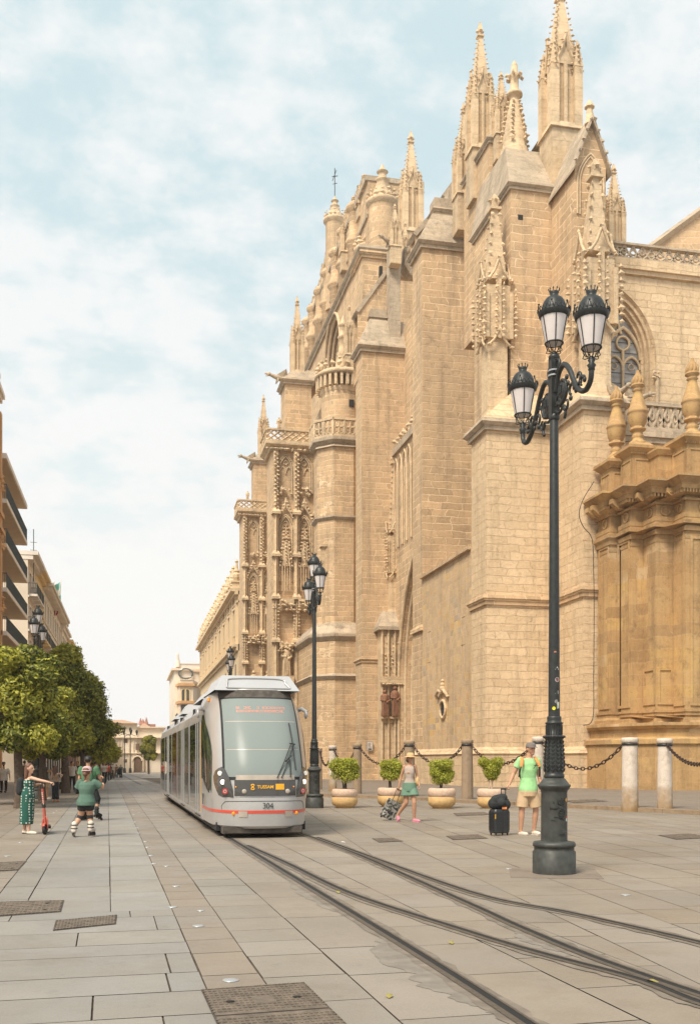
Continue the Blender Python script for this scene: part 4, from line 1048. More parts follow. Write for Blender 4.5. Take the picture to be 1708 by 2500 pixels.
# ---------------- E2 and E1: carved door piers with lattice balustrades ----------------
def pier(Y, xl, xr_, far, ytop, ybot, shafts, panels, arches_y, ogee_y, canopies, ledges, statues=True, deep=4.0, ground_px=None):
    X0 = SX(xl, Y); X1 = SX(xr_, Y); zt = zat(ybot, X0, Y); zT = zat(ytop, X0, Y)
    k = depth((X0 + X1) / 2, Y)
    zy = lambda y: ZZ(y, k)
    mb = MB(); mb.box(X0, X1, Y, Y + deep, B0, zt); pr = part(mb, 'carved_pier', 'stone')
    mb = MB(); mb.box(X0 - .3, X1 + .3, Y - .3, Y + deep, zt - .5, zt - .2); mb.taper((X0 - .3, X1 + .3, Y - .3, Y + deep + .2), (X0 - .75, X1 + .6, Y - .75, Y + deep + .2), zt - .2, zt + .1); mb.box(X0 - .75, X1 + .6, Y - .75, Y + deep + .2, zt + .1, zt + .35)
    for q in range(40): mb.lump((random.uniform(X0 - .6, X1 + .5), Y - .5, zt - .35), .2)
    part(mb, 'cornice', 'stone_carved', pr)
    mb = MB(); balustrade(mb, (X0 - .6, Y - .6), (X1 + .4, Y - .6), zt + .35, zT, 'diamond', max(3, int((X1 - X0) / 1.05)), .26)
    balustrade(mb, (X0 - .6, Y + deep), (X0 - .6, Y - .6), zt + .35, zT, 'diamond', 4, .26); part(mb, 'balustrade', 'stone_carved', pr)
    mb = MB()
    for sx in shafts:
        X = SX(sx, Y); r = .26
        mb.box(X - r, X + r, Y - .45, Y + .1, B0, zt - .5); mb.prism([(X - r * .6, Y - .45), (X, Y - .72), (X + r * .6, Y - .45)], B0, zt - 5)
        for ly in ledges:
            z = zy(ly); mb.box(X - r - .18, X + r + .18, Y - .85, Y + .1, z - .14, z + .1); mb.taper((X - r - .18, X + r + .18, Y - .85, Y + .1), (X - r, X + r, Y - .5, Y + .1), z + .1, z + .5)
        z0_ = zy(ledges[2]); z = z0_
        while z > z0_ - 3.6:
            for q in (-1, 0, 1): mb.lump((X + q * r, Y - .62, z - .4), .13)
            z -= .36
        z = zt - .8
        while z > zt - 6.5: mb.lump((X - .1, Y - .6, z), .19); mb.lump((X + .16, Y - .55, z - .2), .16); z -= .42
    part(mb, 'shaft', 'stone_carved', pr)
    for px in panels:
        X = SX(px, Y); mb = MB(); h = .86
        for yy, sp in ((arches_y, 1.6), (ogee_y, 1.7)):
            za = zy(yy)
            for g in (0, .2): mb.tube([(X - h + g, Y - .14, za - 7 if yy == ogee_y else za - 4)] + [(x, Y - .14, z) for x, z in gothic(X, h - g, za - sp, za - g, 6)] + [(X + h - g, Y - .14, za - 7 if yy == ogee_y else za - 4)], .085, 5)
            for cxx in (-.33, .33): mb.tube([(x, Y - .08, z) for x, z in gothic(X + cxx, .33, za - sp - .4, za - sp + .35, 4)], .05, 5)
            mb.tube([(X + .24 * math.cos(a * PI / 4), Y - .08, za - sp + .75 + .24 * math.sin(a * PI / 4)) for a in range(8)], .05, 4, closed=True)
        za = zy(ogee_y)
        mb.tube([(X - .95, Y - .2, za - .9), (X - .5, Y - .3, za + .1), (X - .12, Y - .3, za + .7), (X, Y - .3, za + 1.7)], .11, 6); mb.tube([(X + .95, Y - .2, za - .9), (X + .5, Y - .3, za + .1), (X + .12, Y - .3, za + .7), (X, Y - .3, za + 1.7)], .11, 6)
        for q in range(7): f = q / 6; mb.lump((X - .95 + .85 * f, Y - .35, za - .7 + 1.9 * f), .19); mb.lump((X + .95 - .85 * f, Y - .35, za - .7 + 1.9 * f), .19)
        for q in range(9): mb.lump((X + random.uniform(-.6, .6), Y - .35, za + 2.4 + random.uniform(-.3, .3)), .26)
        part(mb, 'blind_arcade', 'stone_carved', pr)
        for (y0, y1, kind) in canopies:
            za, zb = zy(y0), zy(y1); mb = MB()
            if kind == 'spire':
                mb.taper((X - .42, X + .42, Y - .5, Y), (X - .1, X + .1, Y - .15, Y), zb, za)
                z = zb
                while z < za:
                    f = (z - zb) / (za - zb); q = .5 * (1 - f) + .12
                    mb.lump((X - q, Y - .35 * (1 - f) - .15, z), .15); mb.lump((X + q, Y - .35 * (1 - f) - .15, z), .15); mb.lump((X, Y - .6 * (1 - f) - .1, z + .15), .13); z += .36
                mb.box(X - .3, X + .3, Y - .45, Y, za - 1.2, za - 1.05)
                for q in (-.4, -.13, .13, .4): mb.tube([(X + q, Y - .5, zb - 2.6), (X + q, Y - .5, zb + .3)], .06, 5)
            else:
                mb.taper((X - .45, X + .45, Y - .55, Y), (X - .75, X + .75, Y - .9, Y), zb, zb + .5); mb.box(X - .75, X + .75, Y - .9, Y, zb + .5, za)
                for q in range(16): mb.lump((X + random.uniform(-.75, .75), Y - .92, random.uniform(zb + .1, za)), .2)
                for q in (-.6, 0, .6): mb.lump((X + q, Y - .8, zb), .24)
            part(mb, 'canopy', 'stone_carved', pr)
        if statues:
            mb = MB(); z0 = zy(statues); statue(mb, X, Y - .55, z0, 3.4, 2.0); part(mb, 'statue', 'stone_carved', pr)
            mb = MB(); mb.box(X - .75, X + .75, Y - .95, Y, z0 - .9, z0); mb.taper((X - .3, X + .3, Y - .4, Y), (X - .75, X + .75, Y - .95, Y), z0 - 2, z0 - .9)
            for q in range(12): mb.lump((X + random.uniform(-.7, .7), Y - .9, z0 - random.uniform(.1, 1.4)), .2)
            part(mb, 'pedestal', 'stone_carved', pr)
    return X0, X1, k, zt
X0, X1, k2, zt2_ = pier(104.0, 664, 778, 650, 1050, 1090, (672, 722, 771), (697, 742), 1112, 1258,
     ((1290, 1385, 'spire'), (1465, 1492, 'box'), (1572, 1592, 'box')), (1257, 1360, 1463, 1568), 1652)
X0, X1, k1, zt1_ = pier(132.4, 592, 650, 582, 1222, 1252, (597, 638), (618, 652), 1268, 1400,
     ((1422, 1500, 'spire'), (1555, 1572, 'box')), (1384, 1465, 1548, 1620), 1700)
# blocks and slender pinnacles rising behind those piers
def back_block(Y, xl, xr_, ycap, ybase, px, py0, py1, w):
    X0 = SX(xl, Y); X1 = SX(xr_, Y); z = zat(ycap, X0, Y)
    mb = MB(); mb.box(X0, X1, Y, Y + 3.2, 20, z); b = part(mb, 'buttress', 'stone')
    mb = MB(); coping(mb, X0, X1, Y, Y + 3.2, z, .45, .5); mb.taper((X0 - .2, X1 + 1.2, Y - .2, Y + 3.4), (X0 + 1, X1 + 1.5, Y + 1, Y + 2.6), z, z + 1.4); part(mb, 'coping', 'stone_dark', b)
    pinnacle(px, py0, py1, depth(X0 + 1.4, Y + 1.5), w)
    gargoyle((X0 - .1, Y + .3, z - .1), -1, -.15, 1.35)
back_block(108, 696, 760, 922, 1050, 725, 912, 723, 1.5)
back_block(136.6, 620, 653, 1120, 1215, 643, 1112, 963, 1.5)
for x, y0, y1, d in ((681, 1046, 1018, 106), (604, 1222, 1198, 134)):
    a = P3(x, y0, d); h = P3(x, y1, d).z - a.z; mb = MB(); statue(mb, a.x, a.y, a.z, h, .9); mb.lump((a.x, a.y, a.z + h * .5), .35); part(mb, 'beast_finial', 'stone_carved')
# flying arch to the nave front
flyer(758, 925, 802, 905, 110, 1.0, 1.6, True)
# main door wall between the piers and the nave front with its arch
mb = MB(); mp = lambda u, z, d: (21.0 + d, u, z)
arch_wall(mb, mp, 104, 134, B0, zat(1000, 21, 112), 119, 7, B0 + .1, 24, 33); part(mb, 'portal_wall', 'stone_carved')
WX = 22.5; zW = zat(643, WX, WY(865, WX)); yw0 = WY(884, WX); yw1 = WY(746, WX)
mb = MB(); mp = lambda u, z, d: (WX + d, u, z)
yc = WY(812, WX)
arch_wall(mb, mp, yw0, yw1, 25, zW, yc, 4.6, 26, zat(880, WX, yc), zat(800, WX, yc) + 1.5, steps=((0, 0), (.35, .2), (.4, .6), (.9, .7), (1.0, 1.3), (1.5, 1.4), (1.6, 2.2)))
mb.box(WX + 2.4, WX + 8, yw0, yw1, 25, zW); mb.add([(WX, yw0, 25), (WX + 8, yw0, 25), (WX + 8, yw0, zW), (WX, yw0, zW)], [(0, 1, 2, 3)]); mb.add([(WX, yw0, zW), (WX + 8, yw0, zW), (WX + 8, yw1, zW), (WX, yw1, zW)], [(0, 1, 2, 3)])
nf = part(mb, 'nave_front', 'stone')
mb = MB(); coping(mb, WX, WX + 8, yw0, yw1, zW, .5, .7); part(mb, 'coping', 'stone_dark', nf)
for g in (0, .45, .95, 1.45):
    mb = MB(); mb.tube([(WX - .05 + g * .8, y, z) for y, z in gothic(yc, 4.6 - g, zat(880, WX, yc), zat(800, WX, yc) + 1.5 - g * 1.2, 12)], .2, 6); part(mb, 'archivolt', 'stone_carved', nf)
# upper storey with half-round wall shafts
HX = 24.0; ya, yb = WY(898, HX), WY(745, HX)
zH = zat(517, HX, WY(862, HX)); zH2 = zat(604, HX, WY(862, HX))
mb = MB(); mb.box(HX, HX + 6, ya, yb, 40, zH); us = part(mb, 'upper_wall', 'stone')
mb = MB(); mb.box(HX - .3, HX + 6, ya - .1, yb, zH - .5, zH + .03); mb.box(HX - .2, HX + 1, ya, yb, zH2 - .4, zH2); part(mb, 'cornice', 'stone_dark', us)
for x in (862, 838, 817, 797, 779, 762, 749):
    yy = WY(x + 4, HX); mb = MB()
    mb.lathe([(.8, 40), (.8, zH2 - .4), (1.1, zH2 - .1), (1.1, zH2 + .1), (.68, zH2 + .9), (.68, zH - .5), (1.0, zH - .2), (1.0, zH + .05), (.6, zH + .5)], (HX, yy, 0), 14); part(mb, 'half_round_shaft', 'stone', us)
def upin(x, y0, y1, d, w): return pinnacle(x, y0, y1, d, w)
for x, y0, y1, d, w in ((862, 560, 477, 113, 1.5), (845, 620, 505, 114, 1.5), (888, 505, 424, 108, 1.7), (797, 700, 610, 128, 1.5), (782, 735, 680, 135, 1.5), (766, 780, 720, 142, 1.6), (1002, 572, 320, 96, 2.05)):
    upin(x, y0, y1, d, w)
# round turrets against the sky
def round_turret(x, d, y0, y1, r, ytop, ringed=True, lab=None, mat='stone'):
    b = P3(x, y0, d); z1_ = ZZ(y1, d); zt = ZZ(ytop, d)
    mb = MB(); mb.lathe([(r, b.z), (r, z1_)], (b.x, b.y, 0), 20); o = part(mb, 'turret', mat)
    if lab: o['label'] = lab
    mb = MB(); H = zt - z1_
    mb.lathe([(r, z1_ - .4), (r + .3, z1_ - .1), (r + .3, z1_ + .15), (r * .95, z1_ + .3), (r * .72, z1_ + .25 * H), (r * .42, z1_ + .55 * H), (r * .5, z1_ + .57 * H), (r * .52, z1_ + .6 * H), (r * .3, z1_ + .63 * H), (r * .27, z1_ + .78 * H), (r * .42, z1_ + .8 * H), (r * .24, z1_ + .84 * H), (.05, zt)], (b.x, b.y, 0), 16)
    part(mb, 'conical_roof', 'stone_carved', o)
    mb = MB()
    for k in range(14):
        a = k * 2 * PI / 14; q = r * 1.05
        mb.lump((b.x + q * math.cos(a), b.y + q * math.sin(a), z1_ + .5), r * .2); mb.lump((b.x + q * math.cos(a), b.y + q * math.sin(a), z1_ + .95), r * .13)
    part(mb, 'cresting', 'stone_carved', o); return o
round_turret(933, 104, 640, 499, 1.45, 400, lab='round turret with a conical cap and crocket ring')
round_turret(1002 - 90, 107, 700, 616, 1.9, 612)
o = round_turret(817, 124, 760, 540, 1.15, 478, lab='ringed cylindrical turret carrying the iron weathervane')
b = P3(817, 480, 124); mb = MB(); zt = ZZ(410, 124)
mb.tube([b, (b.x, b.y, zt)], .05, 5, smooth=False); mb.tube([(b.x - .35, b.y, zt - 1.1), (b.x + .35, b.y, zt - .9)], .05, 4, smooth=False); mb.tube([(b.x - .25, b.y, zt - 2.0), (b.x + .3, b.y, zt - 1.8)], .04, 4, smooth=False)
mb.tube([(b.x + .2, b.y, zt - .2), (b.x - .3, b.y, zt - 1.6)], .04, 4, smooth=False); part(mb, 'weathervane', 'iron', o)
mb = MB(); X = SX(945, 97); mb.box(WX + .04, X + 3, 97, 101, 40, zat(612, WX, 97)); part(mb, 'wall', 'stone')
mb = MB(); coping(mb, WX, X + 3, 97, 101, zat(612, WX, 97), .4, .5); part(mb, 'coping', 'stone', None)
flyer(872, 762, 950, 655, 88.5, 1.5, 1.6, True)
pinnacle(988, 640, 540, 92, .9)
for x, y0, y1 in ((877, 540, 528),): pass
for x, y, d, w in ((918, 685, 96, .3), (948, 570, 103, .35)):
    a = P3(x, y, d); mb = MB(); mb.box(a.x - w / 2, a.x + w / 2, a.y - 1.9, a.y - 1.6, a.z - .5, a.z + .5); part(mb, 'slit_window', 'dark')
# notice board on the wall by the side door
p = G(900, 1900); X = SX(900, DYY); za = zat(1812, X, DYY)

# ================================================================== CLASSICAL CHAPEL BLOCK at the right edge
chap = empty('chapel', (0, 0, 0), 0, 'golden classical block with pilasters, heavy cornice and flame topped stone urns, right edge', 'building')
def cpart(mb, name, mat='stone_gold', parent=None): return mb.build(name, M[mat], parent or chap)
# plan: the wall steps out towards the right in a staircase
c1 = (25.1, 49.5); c2 = (25.5, 48.0); c3 = (26.2, 46.7); c4 = (27.2, 45.6)
zc_top = zat(1179, *c3); z_pl1 = zat(1768, *c3); z_pl2 = zat(1800, *c3)
def stair(off, close=(70, 51)):
    """outline of the steps pushed out by off"""
    o = off
    pts = [(25.1 - o, 51.0), (c1[0] - o, c1[1] - o)] + ([(26.05 - o, c1[1] - o), (26.05 - o, 49.1 + o)] if o < .15 else []) + [(c2[0] - o, (49.1 + o) if o < .15 else c1[1] - o), (c2[0] - o, c2[1] - o), (c3[0] - o, c2[1] - o), (c3[0] - o, c3[1] - o), (c4[0] - o, c3[1] - o), (c4[0] - o, c4[1] - o), (60, c4[1] - o), (60, 51.0)]
    return pts
mb = MB(); mb.prism(stair(0), B0, zc_top - .3); cpart(mb, 'wall')
# pilaster bodies: raised frames on each step face, panel inside
def frame_w(X, y0, y1, z0, z1, t=.13, o=.06):      # on a west face, y0<y1
    mb = MB()
    for a, b, c, d in ((y0, y0 + t, z0, z1), (y1 - t, y1, z0, z1), (y0 + t, y1 - t, z0, z0 + t), (y0 + t, y1 - t, z1 - t, z1)): mb.box(X - o, X + .02, a, b, c, d)
    return mb
def frame_s(Y, x0, x1, z0, z1, t=.13, o=.06):
    mb = MB()
    for a, b, c, d in ((x0, x0 + t, z0, z1), (x1 - t, x1, z0, z1), (x0 + t, x1 - t, z0, z0 + t), (x0 + t, x1 - t, z1 - t, z1)): mb.box(a, b, Y - o, Y + .02, c, d)
    return mb
za, zb_ = z_pl1 + .9, zc_top - 2.6
cpart(frame_w(c1[0], c1[1] + .12, 50.8, za, zb_), 'pilaster'); cpart(frame_w(c2[0], c2[1] + .1, c1[1] - .1, za, zb_), 'pilaster')
cpart(frame_w(c4[0], c4[1] + .06, c3[1] - .06, za, zb_), 'pilaster'); cpart(frame_s(c4[1], c4[0] + .25, 31, za, zb_ - .3), 'pilaster')
cpart(frame_w(c3[0], c3[1] + .06, c2[1] - .06, z_pl1 + 1.0, zat(1630, *c3)), 'panel'); cpart(frame_s(c3[1], c3[0] + .06, c4[0] - .06, z_pl1 + 1.0, zat(1630, *c3)), 'panel')
# base mouldings, plinth
mb = MB()
for o0, o1, a, b in ((.06, .06, .55, .72), (.06, .22, .55, .40), (.22, .22, .40, .28), (.14, .14, .28, .05)): pass
mb.prism(stair(.20), z_pl1 + .05, z_pl1 + .28); mb.prism(stair(.20), z_pl1 + .28, z_pl1 + .42, stair(.07)); mb.prism(stair(.07), z_pl1 + .42, z_pl1 + .60); mb.prism(stair(.12), z_pl1 + .60, z_pl1 + .72)
cpart(mb, 'base_moulding')
def plinth(o): return [(24.4 - o, 51.0), (24.4 - o, 48.6 - o), (c3[0] - .3 - o, 45.3 - o), (c4[0] + 3, 44.7 - o), (60, 44.7 - o), (60, 51.0)]
mb = MB(); mb.prism(plinth(0), B0, z_pl2 - .3); mb.prism(plinth(-.25), z_pl2 - .3, z_pl1 - .22)
cpart(mb, 'plinth')
mb = MB(); mb.prism(plinth(.10), z_pl2 - .35, z_pl2 - .12); mb.prism(plinth(.10), z_pl2 - .12, z_pl2, plinth(-.2)); mb.prism(plinth(-.15), z_pl1 - .25, z_pl1 - .1, plinth(0)); mb.prism(plinth(0), z_pl1 - .1, z_pl1 + .05); cpart(mb, 'plinth_moulding')
mb = MB(); X = c3[0] - .1; zz = .1
g = G(1582, 1930); mb.prism([(24.3, 43.55), (24.55, 43.4), (24.8, 43.28)], .8, 1.6); 
# capitals / entablature
zt = zc_top; mb = MB()
for o0, o1, a, b in ((.02, .05, 3.0, 2.85), (.10, .14, 2.62, 2.40), (.14, .26, 2.40, 2.28), (.26, .28, 2.28, 2.12), (.10, .10, 2.12, 1.95)):
    mb.prism(stair(o0), zt - a, zt - b, stair(o1))
mb.prism(stair(.12), zt - 1.95, zt - 1.72); cpart(mb, 'capital')
mb = MB(); mb.prism(stair(.14), zt - 1.10, zt - .98); mb.prism(stair(.14), zt - .98, zt - .80, stair(.40)); mb.prism(stair(.50), zt - .62, zt - .42); mb.prism(stair(.50), zt - .42, zt - .12, stair(.86)); mb.prism(stair(.92), zt - .12, zt)
cpart(mb, 'cornice')
mb = MB(); P = stair(.42)
for i in range(len(P) - 2):         # dentils and modillions follow the steps
    a, b = Vector(P[i]), Vector(P[i + 1]); n = max(1, int((b - a).length / .17)); t = (b - a).normalized(); s = Vector((t.y, -t.x))
    if (b - a).length > 12: n = 60; b = a + t * 10
    for k in range(n):
        m = a + (b - a) * ((k + .5) / n)
        mb.prism([tuple(m - t * .05 - s * .12), tuple(m + t * .05 - s * .12), tuple(m + t * .05 + s * .06), tuple(m - t * .05 + s * .06)], zt - .80, zt - .62)
o = cpart(mb, 'dentil_course'); 
for (cx0, cy0), (ddx, ddy) in (((c1[0], c1[1] + .6), (-1, 0)), ((c1[0], 50.7), (-1, 0)), ((c2[0], c2[1] + .7), (-1, 0)), ((c3[0], c3[1] + .6), (-1, 0)), ((c4[0] - .5, c3[1]), (0, -1)), ((c4[0], c4[1] + .5), (-1, 0)), ((c4[0] + .9, c4[1]), (0, -1)), ((c4[0] + 2.6, c4[1]), (0, -1))):
    mb = MB()
    if ddx: mb.box(cx0 - .82, cx0 - .1, cy0 - .17, cy0 + .17, zt - .66, zt - .42); mb.taper((cx0 - .4, cx0, cy0 - .17, cy0 + .17), (cx0 - .8, cx0, cy0 - .17, cy0 + .17), zt - .95, zt - .66)
    else: mb.box(cx0 - .17, cx0 + .17, cy0 - .82, cy0 - .1, zt - .66, zt - .42); mb.taper((cx0 - .17, cx0 + .17, cy0 - .4, cy0), (cx0 - .17, cx0 + .17, cy0 - .8, cy0), zt - .95, zt - .66)
    cpart(mb, 'modillion')
mb = MB()
def disc_w(X, y, z, r): mb.tube([(X - .03, y + r * math.cos(k * PI / 8), z + r * math.sin(k * PI / 8)) for k in range(16)], .05, 5, closed=True)
def disc_s(Y, x, z, r): mb.tube([(x + r * math.cos(k * PI / 8), Y - .03, z + r * math.sin(k * PI / 8)) for k in range(16)], .05, 5, closed=True)
disc_w(c1[0], 50.1, zt - 1.4, .24); disc_w(c2[0], 48.5, zt - 1.4, .24); disc_w(c3[0], 47.3, zt - 1.4, .22); disc_s(c3[1], 26.7, zt - 1.4, .24); disc_w(c4[0], 46.1, zt - 1.4, .2); disc_s(c4[1], 28.2, zt - 1.4, .24); disc_s(c4[1], 29.7, zt - 1.4, .24)
cpart(mb, 'medallion')
# attic with pedestals
mb = MB(); za2 = zat(1092, c3[0], c3[1] + .3)
mb.prism(stair(-.35), zt - .1, za2 - .35); mb.prism(stair(-.28), za2 - .35, za2 - .1, stair(-.15)); mb.prism(stair(-.15), za2 - .1, za2); cpart(mb, 'attic')
def urn(x, ytop, ybot, d, lab):
    b = P3(x, ybot, d); t = P3(x, ytop, d); H = t.z - b.z
    r = empty('stone_urn', b, 0); r.parent = chap; r['label'] = lab
    s = H / 3.75; mb = MB()
    prof = [(.42, 0), (.46, .12), (.40, .25), (.27, .32), (.25, .45), (.31, .52), (.25, .58), (.24, .75), (.36, .80), (.40, .86), (.28, .92), (.33, 1.0), (.43, 1.2), (.46, 1.5), (.46, 1.62), (.50, 1.66), (.48, 1.74), (.36, 2.1), (.24, 2.5), (.19, 2.72), (.27, 2.76), (.22, 2.82), (.21, 2.90), (.33, 2.96), (.33, 3.04), (.20, 3.06)]
    mb.lathe([(a * s, z * s) for a, z in prof], (0, 0, 0), 24)
    for k in range(8): a = k * PI / 4; mb.ball((.31 * s * math.cos(a), .31 * s * math.sin(a), .86 * s), .09 * s, 6, 4)
    mb.build('urn_body', M['stone_gold'], r)
    mb = MB()       # stone flame: twisting tongues
    for k in range(9):
        a = k * 2 * PI / 9; pts = []; rad = []
        for i in range(7):
            f = i / 6; rr_ = (.13 + .13 * math.sin(PI * min(1, f * 1.35))) * (1 - f * .75); th = a + f * 1.5 + .25 * math.sin(f * 9)
            pts.append((rr_ * s * 1.15 * math.cos(th), rr_ * s * 1.15 * math.sin(th), (3.02 + .73 * f) * s)); rad.append((.075 * (1 - f) + .02) * s * 1.2)
        mb.tube(pts, rad, 6)
    mb.lathe([(.2 * s, 3.0 * s), (.26 * s, 3.2 * s), (.2 * s, 3.45 * s), (.03 * s, 3.7 * s)], (0, 0, 0), 9)
    mb.build('stone_flame', M['stone_gold'], r)
for x, yt, yb_, Xc, Yc, hwid, cap, lab in ((1504, 943, 1125, 24.55, 50.0, .62, 1130, 'leftmost, lowest urn'), (1556, 904, 1092, 24.95, 48.7, .66, 1097, 'middle urn'), (1689, 874, 1070, 26.9, 46.3, .72, 1072, 'urn at the right edge')):
    X = SX(x, Yc); zc_ = zat(cap, X, Yc); mb = MB()
    mb.box(X - hwid, X + hwid, Yc - hwid, Yc + hwid, zt - .1, zc_ - .5); mb.taper((X - hwid, X + hwid, Yc - hwid, Yc + hwid), (X - hwid - .28, X + hwid + .28, Yc - hwid - .28, Yc + hwid + .28), zc_ - .5, zc_ - .2); mb.box(X - hwid - .3, X + hwid + .3, Yc - hwid - .3, Yc + hwid + .3, zc_ - .2, zc_ - .05)
    mb.taper((X - hwid - .05, X + hwid + .05, Yc - hwid - .05, Yc + hwid + .05), (X - .45, X + .45, Yc - .45, Yc + .45), zc_ - .05, zc_ + .25)
    for k in range(14): mb.box(X - hwid - .12 + k * (2 * hwid + .2) / 14, X - hwid - .06 + k * (2 * hwid + .2) / 14, Yc - hwid - .13, Yc - hwid, zc_ - .48, zc_ - .38)
    p = cpart(mb, 'pedestal'); f1 = frame_w(X - hwid, Yc - hwid + .1, Yc + hwid - .1, zt + .25, zc_ - .7, .08, .04); f1.build('pedestal_panel', M['stone_gold'], p)
    f1 = frame_s(Yc - hwid, X - hwid + .1, X + hwid - .1, zt + .25, zc_ - .7, .08, .04); f1.build('pedestal_panel', M['stone_gold'], p)
    urn(x, yt, yb_, depth(X, Yc), lab)
# cable running down beside the block
mb = MB(); pts = [P3(x, y, d) for x, y, d in ((1458, 1180, 54), (1431, 1225, 54), (1422, 1260, 54), (1432, 1290, 54.4), (1453, 1320, 54.8), (1457, 1400, 54.8), (1458, 1500, 54.8), (1457, 1650, 54.8), (1455, 1755, 54.6), (1432, 1772, 54.2))]
mb.tube(catmull([p - Vector((.35, .3, 0)) for p in pts], 5), .022, 5); tag(mb.build('cable', M['iron']), 'dark cable hanging down the joint between the pale buttress and the golden block', 'cable')

# ================================================================== STREET LAMPS
M['lamp_glass'] = plain('frosted opal lamp glass', (0.62, 0.56, 0.53), 0.35, 0, 0.06, 5)
def make_lamp():
    r = empty('street_lamp', (0, 0, 0)); I = M['iron']
    mb = MB(); mb.lathe([(.302, 0), (.302, .31), (.28, .33), (.28, .38), (.296, .385), (.30, .42), (.285, .45), (.19, .465)], seg=36); mb.build('base', M['iron_base'], r)
    mb = MB(); mb.lathe([(.186, .45), (.184, .50), (.182, 1.15), (.19, 1.18), (.205, 1.19), (.225, 1.225), (.232, 1.24), (.225, 1.262), (.21, 1.265), (.185, 1.30), (.15, 1.345), (.135, 1.352)], seg=36); cyl = mb.build('pedestal', M['iron_base'], r)
    mb = MB(); mb.lathe([(.135, 1.35), (.145, 1.365), (.142, 1.40), (.128, 1.41), (.138, 1.45), (.142, 1.6), (.130, 1.78), (.118, 1.87), (.128, 1.90), (.150, 1.935), (.145, 1.95), (.112, 1.96), (.110, 2.10), (.122, 2.12), (.128, 2.135), (.105, 2.142), (.098, 2.16), (.102, 2.20), (.098, 2.22), (.086, 2.225)], seg=32); sh = mb.build('leaf_collar', I, r)
    mb = MB()       # rows of cast leaves and the flutes above
    for k in range(12):
        a = k * PI / 6
        for i in range(8):
            z = 1.44 + i * .056; rad = .140 - .0012 * i * i * .25
            for s in (-1, 1):
                p0 = Vector((rad * math.cos(a), rad * math.sin(a), z)); b = a + s * .16
                p1 = Vector(((rad + .008) * math.cos(b), (rad + .008) * math.sin(b), z + .05))
                mb.tube([p0, p0.lerp(p1, .6) + Vector((0, 0, .004)), p1], [.005, .011, .004], 5)
    for k in range(22):
        a = k * 2 * PI / 22; mb.tube([(.113 * math.cos(a), .113 * math.sin(a), 1.965), (.113 * math.cos(a), .113 * math.sin(a), 2.10)], .0085, 5)
        mb.ball((.145 * math.cos(a), .145 * math.sin(a), 1.935), .018, 6, 4)
    mb.build('cast_leaves', I, sh)
    mb = MB(); mb.lathe([(.083, 2.22), (.074, 3.6), (.060, 6.45), (.058, 6.46)], seg=24)
    pole = mb.build('pole', I, r)
    mb = MB(); mb.lathe([(.07, 6.42), (.078, 6.44), (.078, 6.48), (.066, 6.50)], seg=20); mb.box(-.062, .062, -.062, .062, 6.48, 7.30); mb.lathe([(.06, 7.26), (.078, 7.29), (.08, 7.32), (.06, 7.345), (.02, 7.36)], seg=20)
    for z in (6.6, 6.95, 7.26): mb.ball((.0, -.064, z), .012, 6, 4)
    mb.build('arm_sleeve', I, pole)
    mb = MB()
    for z in (7.03, 7.10): mb.lathe([(.090, z), (.092, z + .02)], seg=20)
    mb.build('steel_clamp', M['stud'], pole)
    # crest and date cast on the pedestal, facing the street side
    mb = MB(); fy = -.186; cx = .085; cy = -math.sqrt(.184 ** 2 - cx ** 2) - .004
    def onped(u, z, rr=.188): a = -PI / 2 + u / .184; return (rr * math.cos(a), rr * math.sin(a), z)
    mb.tube([onped(.04 + .05 * math.cos(t), .86 + .075 * math.sin(t) * (1 if math.sin(t) < 0 else .8)) for t in [k * PI / 8 for k in range(17)]], .005, 4)
    for k in range(3): mb.tube([onped(.0, .90 - k * .035), onped(.04, .885 - k * .035), onped(.08, .90 - k * .035)], .006, 4)
    mb.tube([onped(-.02, 1.02), onped(-.01, .985), onped(.04, .975), onped(.09, .985), onped(.10, 1.02)], .007, 4)
    for k in range(5): mb.tube([onped(-.015 + k * .028, 1.0), onped(-.02 + k * .03, 1.045 + .012 * (k == 2))], .005, 4)
    mb.ball(onped(.04, 1.07), .010, 6, 4); mb.build('cast_crest', I, cyl)
    mb = MB()
    segs = {'1': [(.5, 0, .5, 1)], '8': [(0, 0, 1, 0), (1, 0, 1, 1), (1, 1, 0, 1), (0, 1, 0, 0), (0, .5, 1, .5)], '3': [(0, 1, 1, 1), (1, 1, 1, 0), (1, 0, 0, 0), (.3, .5, 1, .5)], '2': [(0, 1, 1, 1), (1, 1, 1, .5), (1, .5, 0, .5), (0, .5, 0, 0), (0, 0, 1, 0)]}
    for i, ch in enumerate('1832'):
        for x0, z0, x1, z1 in segs[ch]: mb.tube([onped(-.01 + i * .030 + x0 * .018, .545 + z0 * .03), onped(-.01 + i * .030 + x1 * .018, .545 + z1 * .03)], .0028, 4)
    mb.build('cast_date', I, cyl)
